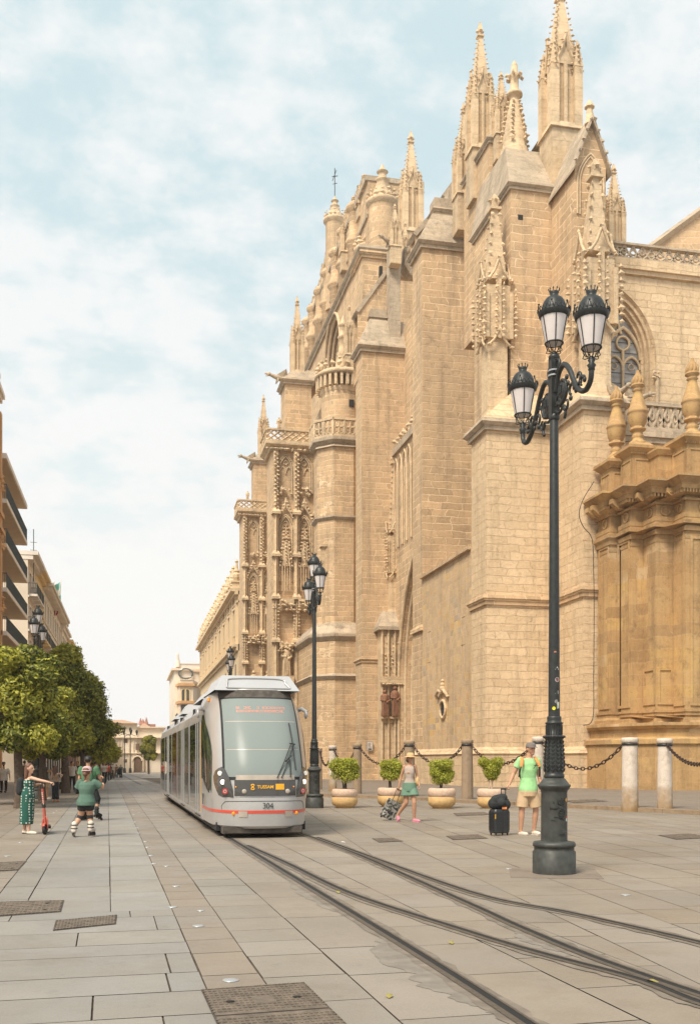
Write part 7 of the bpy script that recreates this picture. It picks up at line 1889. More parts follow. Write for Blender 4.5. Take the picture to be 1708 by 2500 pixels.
    def eyes(s, beard=None):
        for q in (-1, 1):
            mb = MB(); c = s.J['head'] + s.fd * .083 * s.sc + s.sd * q * .030 * s.sc + Vector((0, 0, .008 * s.sc)); mb.ball(c, .0095 * s.sc, 8, 6); mb.build('eye', M['eye'], s.root)
        if beard:
            mb = MB(); k = s.sc; hd = s.J['head']; capsule(mb, hd + s.fd * .038 * k + Vector((0, 0, -.055 * k)), hd + s.fd * .054 * k + Vector((0, 0, -.088 * k)), .056 * k, .031 * k); fuse(mb, 'beard', beard, s.root, .006 * k, 1)
            mb = MB(); capsule(mb, hd + s.fd * .098 * k - s.sd * .02 * k + Vector((0, 0, -.057 * k)), hd + s.fd * .098 * k + s.sd * .02 * k + Vector((0, 0, -.057 * k)), .006 * k, .006 * k, 6); mb.build('lips', M['skin'], s.root)
    def shirt(s, name, mat, t0=-.05, t1=1.06, sleeve=.5, grow=.018, flare=0.0, strap=False, sl_r=.062):
        k = s.sc; mb = MB(); c = lambda t: s.hp.lerp(s.sh, t); R_ = []
        ts = [t0, .1, .25, .45, .7, .9, 1.02, t1]
        for t in ts:
            # interpolate body rings
            rs = s.rings; tt = [(-.12), 0, .25, .45, .7, .9, 1.02, 1.08]; i = max(j for j in range(len(tt)) if tt[j] <= t + 1e-6); i = min(i, len(tt) - 2); f = (t - tt[i]) / (tt[i + 1] - tt[i])
            rx = rs[i][1] + (rs[i + 1][1] - rs[i][1]) * f; ry = rs[i][2] + (rs[i + 1][2] - rs[i][2]) * f; fl = flare * max(0, .5 - t)
            wob = .004 * math.sin(t * 23)
            R_.append((c(t), rx + grow * k + fl + wob, ry + grow * k + fl, s.an))
        loft(mb, R_)
        if sleeve:
            for L_ in 'LR':
                a, e = s.J['sh' + L_], s.J['el' + L_]; m_ = a.lerp(e, sleeve); d = (m_ - a)
                capsule(mb, a, a.lerp(m_, .3), sl_r * k, sl_r * k); mb.tube([a, a.lerp(m_, .5), m_], [sl_r * k, sl_r * 1.02 * k, sl_r * 1.05 * k], 14)
        return fuse(mb, name, mat, s.root, .009 * k, 1)
    def shorts(s, name, mat, leg=.85, grow=.02, flare=.02, top=.12, skirt=False):
        k = s.sc; mb = MB(); c = lambda t: s.hp.lerp(s.sh, t)
        rx, ry = s.rings[1][1], s.rings[1][2]
        loft(mb, [(c(-.14), rx * .92 + grow * k, ry * .98 + grow * k, s.an), (c(0), rx + grow * k, ry + grow * k, s.an), (c(top), rx * .93 + grow * .8 * k, ry * .93 + grow * .8 * k, s.an)])
        for L_ in 'LR':
            h_, kn = s.J['hip' + L_], s.J['kn' + L_]; m_ = h_.lerp(kn, leg); r1 = .088 * k * s.__dict__.get('thick', 1) + grow * k * .4
            mb.tube([h_ + Vector((0, 0, .05 * k)), h_, h_.lerp(m_, .5), m_], [r1 * .9, r1, r1 * .98 + flare * k * .5, r1 * .88 + flare * k], 16)
        return fuse(mb, name, mat, s.root, .009 * k, 1)
    def trousers(s, name, mat, flare=0.0, full=True):
        k = s.sc; mb = MB(); c = lambda t: s.hp.lerp(s.sh, t); rx, ry = s.rings[1][1], s.rings[1][2]
        loft(mb, [(c(-.14), rx * .9, ry, s.an), (c(0), rx + .012 * k, ry + .012 * k, s.an), (c(.16), rx * .92, ry * .92, s.an)])
        for L_ in 'LR':
            h_, kn, ak = s.J['hip' + L_], s.J['kn' + L_], s.J['an' + L_]
            mb.tube([h_ + Vector((0, 0, .04 * k)), h_, kn, ak + Vector((0, 0, .0))], [.085 * k, .095 * k, .068 * k + flare * .4, .058 * k + flare], 14)
        return fuse(mb, name, mat, s.root, .011 * k, 1)
    def shoes(s, name, mat, sole=None, h=.035, wide=.045):
        k = s.sc
        for L_ in 'LR':
            ak, to = s.J['an' + L_], s.J['toe' + L_]; hl = ak - Vector((0, 0, .055 * k)); d = (to - hl); d.normalize(); mb = MB()
            capsule(mb, hl - d * .01, hl.lerp(to, .55), wide * k, wide * k); capsule(mb, hl.lerp(to, .5), to + d * .01 * k, wide * k, wide * .8 * k)
            o = fuse(mb, name, mat, s.root, .008 * k, 1)
            if sole:
                mb = MB(); z = -.035 * k; mb.tube([hl - d * .03 * k + Vector((0, 0, z)), to + d * .02 * k + Vector((0, 0, z))], [wide * 1.05 * k, wide * .95 * k], 12, flat=.4); mb.build('sole', M[sole] if isinstance(sole, str) else sole, o)
    def hair(s, mat, long=0.0, back=True, bun=False):
        k = s.sc; mb = MB(); hd = s.J['head']; f = s.fd
        mb.ball(hd - f * .018 * k + Vector((0, 0, .034 * k)), 1, 16, 10, rx=.088 * k, ry=.094 * k, rz=.098 * k)
        if long:
            capsule(mb, hd - f * .055 * k + Vector((0, 0, .0)), hd - f * .085 * k - Vector((0, 0, long)), .078 * k, .052 * k)
            for q in (-1, 1): capsule(mb, hd - f * .03 * k + s.sd * q * .058 * k, hd - f * .055 * k + s.sd * q * .07 * k - Vector((0, 0, long * .85)), .038 * k, .028 * k)
        if bun: mb.ball(hd - f * .10 * k - Vector((0, 0, .035 * k)), .055 * k, 10, 8); capsule(mb, hd - f * .10 * k - Vector((0, 0, .03 * k)), hd - f * .11 * k - Vector((0, 0, .16 * k)), .035 * k, .015 * k)
        # keep the face free
        return fuse(mb, 'hair', mat, s.root, .009 * k, 1)
    def cap(s, mat, brim=True, back=False):
        k = s.sc; hd = s.J['head']; f = s.fd * (-1 if back else 1); mb = MB()
        mb.lathe([(.097 * k, .035 * k), (.098 * k, .06 * k), (.088 * k, .10 * k), (.06 * k, .125 * k), (.01 * k, .133 * k)], hd, 18)
        o = mb.build('cap', M[mat], s.root)
        if brim:
            mb = MB(); vs = []; n = 10
            for i in range(n + 1):
                a = -1.1 + 2.2 * i / n; dv = f * math.cos(a) + s.sd * math.sin(a)
                vs += [hd + dv * .094 * k + Vector((0, 0, .042 * k)), hd + dv * (.094 + .052 * max(0, math.cos(a * 1.2))) * k + Vector((0, 0, .030 * k))]
            vs2 = [v + Vector((0, 0, .006 * k)) for v in vs]; m_ = len(vs)
            mb.add(vs + vs2, [(2 * i, 2 * i + 1, 2 * i + 3, 2 * i + 2) for i in range(n)] + [(m_ + 2 * i, m_ + 2 * i + 2, m_ + 2 * i + 3, m_ + 2 * i + 1) for i in range(n)] + [(2 * i + 1, m_ + 2 * i + 1, m_ + 2 * i + 3, 2 * i + 3) for i in range(n)])
            mb.build('brim', M[mat], o)
        return o
    def loc(s, o):
        o.location = s.pos; o.rotation_euler[2] = -YAW; return o
    def P(s, x, y, dy=0.0): return Vector(((x - s.x0) * s.k, dy, (s.yb - y) * s.k))

# ---- man in green with suitcase
q = 1.13
m = Person(1288, 2039, dict(head=(1295, 1829.5, -.02), neck=(1291, 1846, .02), shL=(1270, 1857, .02), shR=(1311, 1857, .0), elL=(1254, 1889, .05), elR=(1316, 1894, .04), wrL=(1243, 1914, -.02), wrR=(1319, 1916, -.05),
    hipL=(1278, 1934, 0), hipR=(1299, 1934, 0), knL=(1273, 1978, -.02), knR=(1308, 1977, .02), anL=(1271, 2029, .02), anR=(1305, 2028, .10), toeL=(1281, 2036, -.14), toeR=(1313, 2035, -.06)), face=R(28), lab='man in light green t-shirt, khaki shorts and cap, pulling a black suitcase, beside the big lamp post', sc=q)
m.body(handL=dict(d=(-.5, -.2, -.6), curl=1.1, palm=Vector((0, -.3, -1))), handR=dict(curl=.6))
m.root['label'] = 'man in light green t-shirt and cap pulling a black suitcase beside the lamp post'
M['stubble'] = plain('stubble', (.40, .215, .14), .8); m.eyes('stubble'); m.hair('hair_brown'); m.cap('cap_grey'); m.shirt('t_shirt', 'tee_green', sleeve=.55, grow=.022, flare=.03, sl_r=.070); m.shorts('shorts', 'khaki', leg=.86, grow=.03, flare=.03, top=.14)
m.shoes('slide_sandal', 'cream', 'cream')
mb = MB()       # chest print
for a, b in (((1299, 1869), (1311, 1869)), ((1298, 1877), (1307, 1863))): mb.tube([m.P(*a, -.185), m.P(*b, -.175)], .006, 4)
mb.build('chest_print', M['black_cloth'], m.root)
bp = empty('backpack', m.pos, -YAW, 'orange strapped backpack worn by the man in green', 'backpack')
for x0, x1, dyy in ((1272, 1268.5, 0), (1306, 1313, .01)):
    mb = MB(); mb.tube([m.P(x0, 1849, .06), m.P(x0 - .5, 1852, -.10), m.P((x0 + x1) / 2, 1862, -.165), m.P(x1, 1872, -.165)], .034, 8, flat=.35); mb.build('shoulder_strap', M['orange_cloth'], bp)
    mb = MB(); mb.tube([m.P(x1, 1871, -.165), m.P(x1 - (2.5 if x1 < 1290 else -1), 1885, -.13), m.P(x1 - (4 if x1 < 1290 else -2), 1897, -.06)], .018, 6, flat=.5); mb.build('webbing_strap', M['black_cloth'], bp)
mb = MB(); c = m.P(1290, 1885, .28); mb.ball(c, 1, 14, 10, rx=.17, ry=.12, rz=.27); mb.build('pack', M['black_cloth'], bp)

# his suitcase with a bag on top
def rounded_case(w, d, h, r_, n=5):
    pts = []
    for cx, cy, a0 in ((w / 2 - r_, d / 2 - r_, 0), (-w / 2 + r_, d / 2 - r_, PI / 2), (-w / 2 + r_, -d / 2 + r_, PI), (w / 2 - r_, -d / 2 + r_, 1.5 * PI)):
        for k in range(n + 1): a = a0 + PI / 2 * k / n; pts.append((cx + r_ * math.cos(a), cy + r_ * math.sin(a)))
    return pts
M['case_black'] = plain('black ribbed plastic', (0.022, 0.024, 0.026), .38, 0, .15, 8)
g = G(1218, 2040); dcs = depth(*g); kk = dcs / F
cs = empty('suitcase', (g[0], g[1], 0), -YAW + .45, 'black ribbed hard shell suitcase standing upright, held by the man in green', 'suitcase')
W_, D_, H_ = 48 * kk * .92, .27, 64 * kk
mb = MB(); base = rounded_case(W_, D_, 1, .055); z = .05
mb.prism([(x * .9, y * .9) for x, y in base], z, z + .03, base); mb.prism(base, z + .03, H_ - .04); mb.prism(base, H_ - .04, H_, [(x * .88, y * .88) for x, y in base]); sh_ = mb.build('shell', M['case_black'], cs)
mb = MB()
for k in range(13):
    zz_ = .12 + k * (H_ - .2) / 12; pr = rounded_case(W_ + .016, D_ + .016, 1, .06); mb.prism(pr, zz_, zz_ + .018)
mb.build('ribs', M['case_black'], sh_)
mb = MB(); mb.prism(rounded_case(W_ * .02, D_ + .02, 1, .001, 1), .1, H_ - .02); mb.build('zip', M['rubber'], cs)
for sx in (-1, 1):
    for sy in (-1, 1):
        mb = MB(); mb.tube([(sx * W_ * .38, sy * D_ * .34, .06), (sx * W_ * .38, sy * D_ * .34, .04)], .02, 8); mb.ball((sx * W_ * .38, sy * D_ * .34, .025), .026, 8, 6, rx=.6); mb.build('wheel', M['rubber'], cs)
hz_ = (2040 - 1927) * kk; hw0 = .055; mb = MB(); hx = .13
mb.tube([(hx - hw0, .05, H_ - .02), (hx - hw0, .03, hz_), (hx + hw0, .03, hz_), (hx + hw0, .05, H_ - .02)], .011, 6, smooth=False); mb.build('pull_handle', M['black_ink'], cs)
mb = MB(); mb.tube([(hx - hw0 - .01, .03, hz_), (hx + hw0 + .01, .03, hz_)], .018, 8); mb.build('grip', M['rubber'], cs)
mb = MB(); mb.box(-.20, -.185, -.15, -.14, H_ - .2, H_ - .10); mb.build('luggage_tag', M['tram_yellow'], cs)
mb = MB(); zb_ = H_; z2_ = (2040 - 1941) * kk
capsule(mb, (-.12, 0, zb_ + .12), (.13, 0, zb_ + .10), .125, .12); capsule(mb, (-.08, -.02, z2_ - .11), (.08, 0, z2_ - .07), .11, .10); capsule(mb, (-.16, -.03, zb_ + .08), (-.12, -.04, z2_ - .2), .07, .08); mb.ball((.02, -.10, zb_ + .14), .10, 12, 8)
bag = fuse(mb, 'travel_bag', 'black_cloth', None, .012, 2); bag.location = (g[0], g[1], 0); bag.rotation_euler[2] = -YAW + .1; tag(bag, 'soft black bag strapped on top of the black ribbed suitcase', 'bag')
mb = MB(); mb.tube([(.17, -.09, zb_ + .22), (.20, -.10, zb_ + .05), (.17, -.09, zb_ - .0)], .008, 5); mb.build('bag_strap', M['black_cloth'], bag)
mb = MB(); mb.box(.03, .13, -.135, -.12, zb_ + .005, zb_ + .05); mb.build('orange_tag', M['orange_cloth'], bag)

# ---- woman in straw hat
wo = Person(1000, 2007, dict(head=(1001, 1853, -.03), neck=(1000, 1866, 0), shL=(986.5, 1872, .03), shR=(1012.5, 1871, -.03), elL=(979, 1896, .08), elR=(1018, 1896, .03), wrL=(973.5, 1922, .06), wrR=(1022, 1917, -.10),
    hipL=(991, 1925, .02), hipR=(1007, 1925, -.02), knL=(991.5, 1960, .0), knR=(1010, 1960, -.10), anL=(972, 1991, .22), anR=(1010.5, 1998, -.02), toeL=(973, 2001, .10), toeR=(1021, 2004, -.16)), face=R(25), lab='woman in straw hat, beige top and sage shorts walking with a patterned suitcase', sc=1.03)
wo.body(female=True, handL=dict(d=(-.1, .1, -1), curl=1.3, palm=Vector((0, -1, -.3))), handR=dict(curl=.5), voxel=.0090)
wo.eyes(); wo.hair('hair_brown', long=.06); wo.shirt('top', 'tan_top', t0=.2, t1=1.0, sleeve=0, grow=.010); wo.shorts('shorts', 'shorts_green', leg=.52, grow=.028, flare=.055, top=.26); wo.shoes('sandal', 'pink', 'pink', wide=.042)
mb = MB(); hd = wo.J['head']; k = 1.03; mb.lathe([(.175 * k, .045 * k), (.17 * k, .05 * k), (.10 * k, .062 * k), (.095 * k, .07 * k), (.088 * k, .13 * k), (.06 * k, .155 * k), (.02 * k, .150 * k), (.001, .145 * k)], hd, 24); hat = mb.build('straw_hat', M['straw'], wo.root)
mb = MB(); mb.lathe([(.099 * k, .064 * k), (.097 * k, .085 * k)], hd, 24); mb.build('hat_band', M['khaki'], hat)
bg_ = empty('handbag', wo.pos, -YAW, 'small pale bag hanging at the hip of the woman in the straw hat', 'bag')
mb = MB(); mb.ball(wo.P(1018, 1908, -.02), 1, 10, 8, rx=.05, ry=.08, rz=.12); mb.build('pouch', M['straw'], bg_)
mb = MB(); mb.tube([wo.P(1016, 1902, -.05), wo.P(1013, 1885, -.10), wo.P(1009, 1870, -.06)], .006, 4); mb.build('strap', M['black_cloth'], bg_)
def marble():
    m_, t, b = mat_new('black and white marbled plastic'); N = t.nodes.new; tc = N('ShaderNodeTexCoord'); n = N('ShaderNodeTexNoise'); n.inputs['Scale'].default_value = 9; n.inputs['Detail'].default_value = 5; n.inputs['Distortion'].default_value = 1.5
    t.links.new(tc.outputs['Object'], n.inputs['Vector']); r = N('ShaderNodeValToRGB'); e = r.color_ramp.elements; e[0].position = .45; e[0].color = (.03, .035, .035, 1); e[1].position = .56; e[1].color = (.36, .34, .30, 1); t.links.new(n.outputs['Fac'], r.inputs['Fac']); t.links.new(r.outputs[0], b.inputs['Base Color']); b.inputs['Roughness'].default_value = .35; return m_
M['marble'] = marble()
g = G(940, 2003); kk = depth(*g) / F
c2_ = empty('suitcase', (g[0], g[1], .02), -YAW, 'tilted black and white marbled suitcase rolling behind the woman in the straw hat', 'suitcase')
tilt = R(28); rot = Matrix.Rotation(tilt, 4, 'Y') @ Matrix.Rotation(.35, 4, 'Z')
W_, D_, H_ = .36, .23, .56
def tb(mb, name, mat, par): 
    mb.v = [tuple(rot @ Vector(v)) for v in mb.v]; return mb.build(name, M[mat], par)
base = rounded_case(W_, D_, 1, .05); mb = MB(); mb.prism([(x * .9, y * .9) for x, y in base], .04, .07, base); mb.prism(base, .07, H_ - .03); mb.prism(base, H_ - .03, H_, [(x * .9, y * .9) for x, y in base]); tb(mb, 'shell', 'marble', c2_)
mb = MB(); b2_ = rounded_case(W_ + .006, .05, 1, .02); mb.prism(b2_, .05, H_ + .004); tb(mb, 'zip_band', 'case_black', c2_)
for sx in (-1, 1):
    mb = MB(); mb.ball((sx * W_ * .4, 0, .025), .03, 8, 6, ry=.6); tb(mb, 'wheel', 'rubber', c2_)
inv = rot.inverted(); hand_w = wo.J['wrL'] + Vector((0, 0, -.07)); off = Vector(wo.pos) - Vector((g[0], g[1], .02)); Rz = Matrix.Rotation(YAW, 4, 'Z'); hl = Rz @ off + hand_w
hl_l = inv @ hl; mb = MB()
for sx in (-.07, .07): mb.tube([(sx, 0, H_ - .02), (hl_l.x + sx * .9, hl_l.y, hl_l.z)], .009, 6)
mb.tube([(hl_l.x - .075, hl_l.y, hl_l.z), (hl_l.x + .075, hl_l.y, hl_l.z)], .015, 8); tb(mb, 'pull_handle', 'rail_steel', c2_)

# ---- woman in the dotted dress with an e-scooter
dw = Person(68, 2037, dict(head=(73, 1877, 0), neck=(70, 1893, .02), shL=(62, 1900, .10), shR=(79, 1900, -.06), elL=(80, 1918, .16), elR=(104, 1906, -.10), wrL=(96, 1914, .05), wrR=(125, 1910.5, -.10),
    hipL=(63, 1940, .06), hipR=(72, 1940, -.04), knL=(61, 1985, .05), knR=(71, 1985, -.05), anL=(57, 2026, .06), anR=(72, 2027, -.05), toeL=(66, 2033, .05), toeR=(88, 2034, -.06)), face=R(78), lab='woman with long auburn hair in a green dotted dress, holding the scooter', skin='skin_light', sc=.95)
dw.body(female=True, handR=dict(d=(1, -.1, -.1), curl=1.2, palm=Vector((0, -.2, -1))), handL=dict(d=(1, -.3, -.2), curl=1.2, palm=Vector((0, 0, -1))))
dw.eyes(); dw.hair('hair_brown', long=.22)
mb = MB(); c = lambda x, y, dy=0: dw.P(x, y, dy)
loft(mb, [(c(64, 2013), .145, .13), (c(65.5, 1990), .155, .14), (c(67, 1960), .150, .145), (c(68, 1942), .148, .15), (c(70, 1922), .105, .115), (c(70.5, 1911), .115, .13), (c(70.5, 1904), .105, .12)], 24); fuse(mb, 'dress', 'dots', dw.root, .010, 1)
mb = MB()
for a, b in (((76, 1905, -.10), (75, 1895, -.03)), ((66, 1905, .10), (67, 1895, .05))): mb.tube([c(*a), c(*b)], .006, 4)
mb.build('dress_strap', M['black_cloth'], dw.root); dw.shoes('sandal', 'cream', 'rubber', wide=.042)
mb = MB(); capsule(mb, c(50, 1908, .02), c(49, 1932, .04), .085, .105); b_ = fuse(mb, 'backpack', 'black_cloth', None, .012, 2); dw.loc(b_); tag(b_, 'dark backpack on the back of the woman in the dotted dress', 'backpack')
# scooter
M['scooter_red'] = plain('scuffed red scooter paint', (0.42, 0.085, 0.055), .45, 0, .2, 20)
sc_ = empty('scooter', dw.pos, -YAW, 'red electric kick scooter standing between the woman in the dress and the skaters', 'scooter')
mb = MB(); mb.tube([c(107, 1926, -.10), c(110, 1965, -.10), c(114.5, 2015, -.12)], [.026, .030, .036], 10); st = mb.build('stem', M['scooter_red'], sc_)
mb = MB(); mb.tube([c(109.5, 1962, -.10), c(110.8, 1972, -.10)], .040, 10); mb.build('stem_joint', M['rubber'], st)
mb = MB(); mb.tube([c(107, 1928, -.10), c(106, 1912, -.10)], .017, 8); mb.tube([c(86, 1912, -.02), c(96, 1911.5, -.09), c(106, 1911, -.10), c(118, 1911, -.10), c(136, 1909, -.10)], .013, 8); mb.build('handlebar', M['rubber'], sc_)
mb = MB(); mb.tube([c(124, 1910.5, -.10), c(138, 1909, -.10)], .019, 8); mb.build('grip', M['rubber'], sc_)
def wheel_yz(ctr, r_, t_, seg=20):
    mb = MB(); vs = []
    for k in range(seg): a = 2 * PI * k / seg; vs += [(ctr.x - t_, ctr.y + r_ * math.cos(a) * .97, ctr.z + r_ * math.sin(a) * .97), (ctr.x, ctr.y + r_ * math.cos(a), ctr.z + r_ * math.sin(a)), (ctr.x + t_, ctr.y + r_ * math.cos(a) * .97, ctr.z + r_ * math.sin(a) * .97)]
    fs = []
    for k in range(seg): j = (k + 1) % seg; fs += [(3 * k, 3 * j, 3 * j + 1, 3 * k + 1), (3 * k + 1, 3 * j + 1, 3 * j + 2, 3 * k + 2)]
    mb.add(vs, fs, True); mb.add([vs[3 * k] for k in range(seg)], [tuple(range(seg))]); mb.add([vs[3 * k + 2] for k in range(seg)], [tuple(reversed(range(seg)))]); return mb
wc = c(115, 2024, -.16); wc.z = .115; wheel_yz(wc, .112, .028).build('wheel', M['rubber'], sc_)
wc2 = c(113, 2024, .62); wc2.x -= .20; wc2.z = .115; wheel_yz(wc2, .112, .028).build('wheel', M['rubber'], sc_)
mb = MB(); x = wc.x; mb.add([(x - .085, .0, .12), (x + .085, .0, .12), (x - .11, .62, .12), (x - .28, .62, .12), (x - .085, .0, .17), (x + .085, .0, .17), (x - .11, .62, .17), (x - .28, .62, .17)], [(0, 3, 2, 1), (4, 5, 6, 7), (0, 1, 5, 4), (1, 2, 6, 5), (2, 3, 7, 6), (3, 0, 4, 7)]); mb.build('deck', M['rubber'], sc_)
mb = MB(); mb.tube([(x - .06, wc.y, .12), (x - .05, wc.y + .02, .32), (x + .0, wc.y + .05, .40), (x + .05, wc.y + .02, .32), (x + .06, wc.y, .12)], .016, 6); mb.build('fork', M['scooter_red'], sc_)
mb = MB(); mb.tube([(x, wc.y + .13 * math.cos(t), .115 + .135 * math.sin(t)) for t in [.5 + k * .3 for k in range(8)]], .035, 6, flat=.3); mb.build('mudguard', M['scooter_red'], sc_)
for k in range(7): mb = MB() if k == 0 else mb; p = c(107.6 + k * .5, 1936 + k * 4.4, -.135); mb.box(p.x - .012, p.x + .012, p.y - .004, p.y + .002, p.z - .010, p.z + .010)
mb.build('stem_lettering', M['white_cloth'], st)

# ---- skaters
def skate(p, ak, to, hl, boot, frame='rubber'):
    k = p.sc; o = empty('inline_skate', p.pos, -YAW); o.parent = p.root; o.location = (0, 0, 0); o.rotation_euler[2] = 0
    mb = MB(); capsule(mb, ak + Vector((0, 0, .06)), hl + Vector((0, 0, .03)), .060 * k, .058 * k); capsule(mb, hl + Vector((0, 0, .02)), to + Vector((0, 0, .02)), .055 * k, .042 * k); fuse(mb, 'boot', boot, o, .010, 1)
    mb = MB()
    for f in (0, .5): a = (ak + Vector((0, 0, .04))).lerp(hl, f); mb.tube([a + Vector((.066 * math.cos(t), .066 * math.sin(t), 0)) for t in [i * PI / 6 for i in range(12)]], .010, 5, closed=True)
    mb.build('buckle_strap', M['rubber'], o)
    d = (to - hl); L_ = d.length; d.normalize(); n = 4; up = Vector((0, 0, 1)); s_ = d.cross(up).normalized(); up = s_.cross(d).normalized()
    mb = MB(); mb.tube([hl - d * .05 - up * .035, to + d * .02 - up * .035], .026, 6, flat=1.2); mb.build('frame', M[frame], o)
    for i in range(n):
        c_ = (hl - d * .07).lerp(to + d * .05, i / (n - 1)) - up * .065; mb = MB(); r_ = .038
        mb.add([c_ + d * r_ * math.cos(a) + up * r_ * math.sin(a) - s_ * .012 for a in [k_ * PI / 6 for k_ in range(12)]] + [c_ + d * r_ * math.cos(a) + up * r_ * math.sin(a) + s_ * .012 for a in [k_ * PI / 6 for k_ in range(12)]], [tuple(range(12)), tuple(reversed(range(12, 24)))] + [(i_, 12 + i_, 12 + (i_ + 1) % 12, (i_ + 1) % 12) for i_ in range(12)]); mb.build('wheel', M['chassis'], o)
s1 = Person(208, 2044, dict(head=(213, 1886, -.02), neck=(212, 1901, 0), shL=(196, 1911, 0), shR=(230, 1911, 0), elL=(186, 1930, .05), elR=(248, 1924, .08), wrL=(190, 1946, .25), wrR=(250, 1908, .12),
    hipL=(202, 1963, .0), hipR=(218, 1963, .0), knL=(195, 1993, .08), knR=(216.5, 1992, .08), anL=(183.5, 2019, -.06), anR=(221.5, 2017, -.0), toeL=(174, 2030, .12), toeR=(224, 2030, .16)), face=R(172), lab='inline skater in a dusty green t-shirt and black shorts, seen from behind', sc=1.0)
s1.thick = 1.12; s1.body(feet=False, female=True, handR=dict(d=(-.2, 0, 1), curl=.8)); s1.hair('hair_brown', bun=True); s1.cap('pink_cap', back=True)
s1.shirt('t_shirt', 'teal_tee', t0=-.08, sleeve=.72, grow=.045, flare=.05, sl_r=.075); s1.shorts('shorts', 'black_cloth', leg=.50, grow=.02, flare=.0, top=.1)
for L_ in 'LR':
    kn = s1.J['kn' + L_]; d = (s1.J['an' + L_] - kn).normalized(); mb = MB(); mb.tube([kn - d * .10, kn, kn + d * .09], [.075, .071, .065], 14); mb.build('knee_pad', M['black_cloth'], s1.root)
    ak = s1.J['an' + L_]; hl = ak + Vector((0, -.02, -.10)); to = s1.J['toe' + L_]; hl.z = max(hl.z, .11); to.z = max(to.z, .11); skate(s1, ak, to, hl, 'white_cloth')
mb = MB(); w_ = s1.J['wrR']; mb.tube([w_ + Vector((0, 0, -.06)), w_ + Vector((0, 0, .06))], .036, 10); mb.build('wrist_guard', M['black_cloth'], s1.root)
mb = MB(); e = s1.J['elL']; mb.tube([e + Vector((.01, 0, .06)), e, e + Vector((0, .04, -.05))], .050, 10); mb.build('elbow_pad', M['black_cloth'], s1.root)
s2 = Person(216, 2004, dict(head=(215, 1858, 0), neck=(216, 1871, 0), shL=(198, 1878, 0), shR=(235, 1878, 0), elL=(194, 1901, .0), elR=(243, 1900, .04), wrL=(194, 1920, .1), wrR=(244, 1916, .2),
    hipL=(208, 1925, 0), hipR=(228, 1925, 0), knL=(208, 1958, .1), knR=(237, 1955, .05), anL=(205, 1986, -.05), anR=(236, 1979, 0), toeL=(205, 1999, .22), toeR=(243, 1995, .14)), face=R(176), lab='inline skater in dark cap and mid green t-shirt, half hidden behind the other skater', sc=1.0)
s2.body(feet=False); s2.hair('hair_dark'); s2.cap('black_cloth', back=True); s2.shirt('t_shirt', 'green_tee2', t0=-.05, sleeve=.6, grow=.04, flare=.03, sl_r=.078); s2.trousers('shorts', 'black_cloth', flare=.02) if False else s2.shorts('shorts', 'black_cloth', leg=.98, grow=.02, flare=.01)
for L_ in 'LR':
    kn = s2.J['kn' + L_]; d = (s2.J['an' + L_] - kn).normalized(); mb = MB(); mb.tube([kn - d * .08, kn, kn + d * .09], [.078, .074, .066], 14); mb.build('knee_pad', M['black_cloth'], s2.root)
    ak = s2.J['an' + L_]; hl = ak + Vector((0, -.02, -.10)); to = s2.J['toe' + L_]; hl.z = max(hl.z, .11); to.z = max(to.z, .11); skate(s2, ak, to, hl, 'black_cloth')
bp = empty('backpack', s2.pos, -YAW, 'thin dark rucksack on the back of the skater in the dark cap', 'backpack')
mb = MB(); mb.ball(s2.P(217, 1899, -.17), 1, 12, 8, rx=.15, ry=.07, rz=.21); mb.build('pack', M['green_tee2'], bp)
for x0, x1 in ((206, 209), (227, 225)): mb = MB(); mb.tube([s2.P(x0, 1873, -.05), s2.P(x0, 1880, -.16), s2.P(x1, 1895, -.20)], .015, 6); mb.build('shoulder_strap', M['black_cloth'], bp)

# ---- couple by the lamp
k1 = Person(109, 1952, dict(head=(108, 1860, 0), neck=(106, 1869, 0), shL=(103, 1876, .1), shR=(112, 1875, -.08), elL=(118, 1884, .15), elR=(121, 1886, -.05), wrL=(128, 1876, .1), wrR=(130, 1877, -.0),
    hipL=(109, 1908, .07), hipR=(115, 1908, -.05), knL=(111, 1927, .05), knR=(116, 1927, -.05), anL=(111, 1946, .08), anR=(116, 1947, -.05), toeL=(119, 1949, .08), toeR=(123, 1950, -.05)), face=R(80), lab='dark haired man in olive t-shirt and shorts by the left lamp post, facing right', sc=.97)
k1.body(voxel=.014); k1.hair('hair_dark'); k1.shirt('t_shirt', 'olive_tee', sleeve=.55, grow=.03); k1.shorts('shorts', 'khaki', leg=.8, grow=.03, flare=.02); k1.shoes('shoe', 'white_cloth')
k2_ = Person(134, 1958, dict(head=(135, 1876, 0), neck=(135, 1884, 0), shL=(127, 1889, 0), shR=(144, 1889, 0), elL=(124, 1901, -.02), elR=(153, 1893, -.02), wrL=(130, 1908, .1), wrR=(143, 1905, .0),
    hipL=(130, 1912, 0), hipR=(139, 1912, 0), knL=(131, 1934, 0), knR=(139, 1934, 0), anL=(131, 1952, 0), anR=(140, 1952, 0), toeL=(130, 1956, .1), toeR=(141, 1956, .1)), face=R(170), lab='woman with long brown hair, tan top and black trousers, seen from behind', sc=.85, skin='skin_light')
k2_.body(female=True, voxel=.014); k2_.hair('hair_brown', long=.26); k2_.shirt('top', 'peach_top', t0=.1, t1=.92, sleeve=0, grow=.01); k2_.trousers('trousers', 'black_cloth', flare=.02); k2_.shoes('sandal', 'orange_cloth')
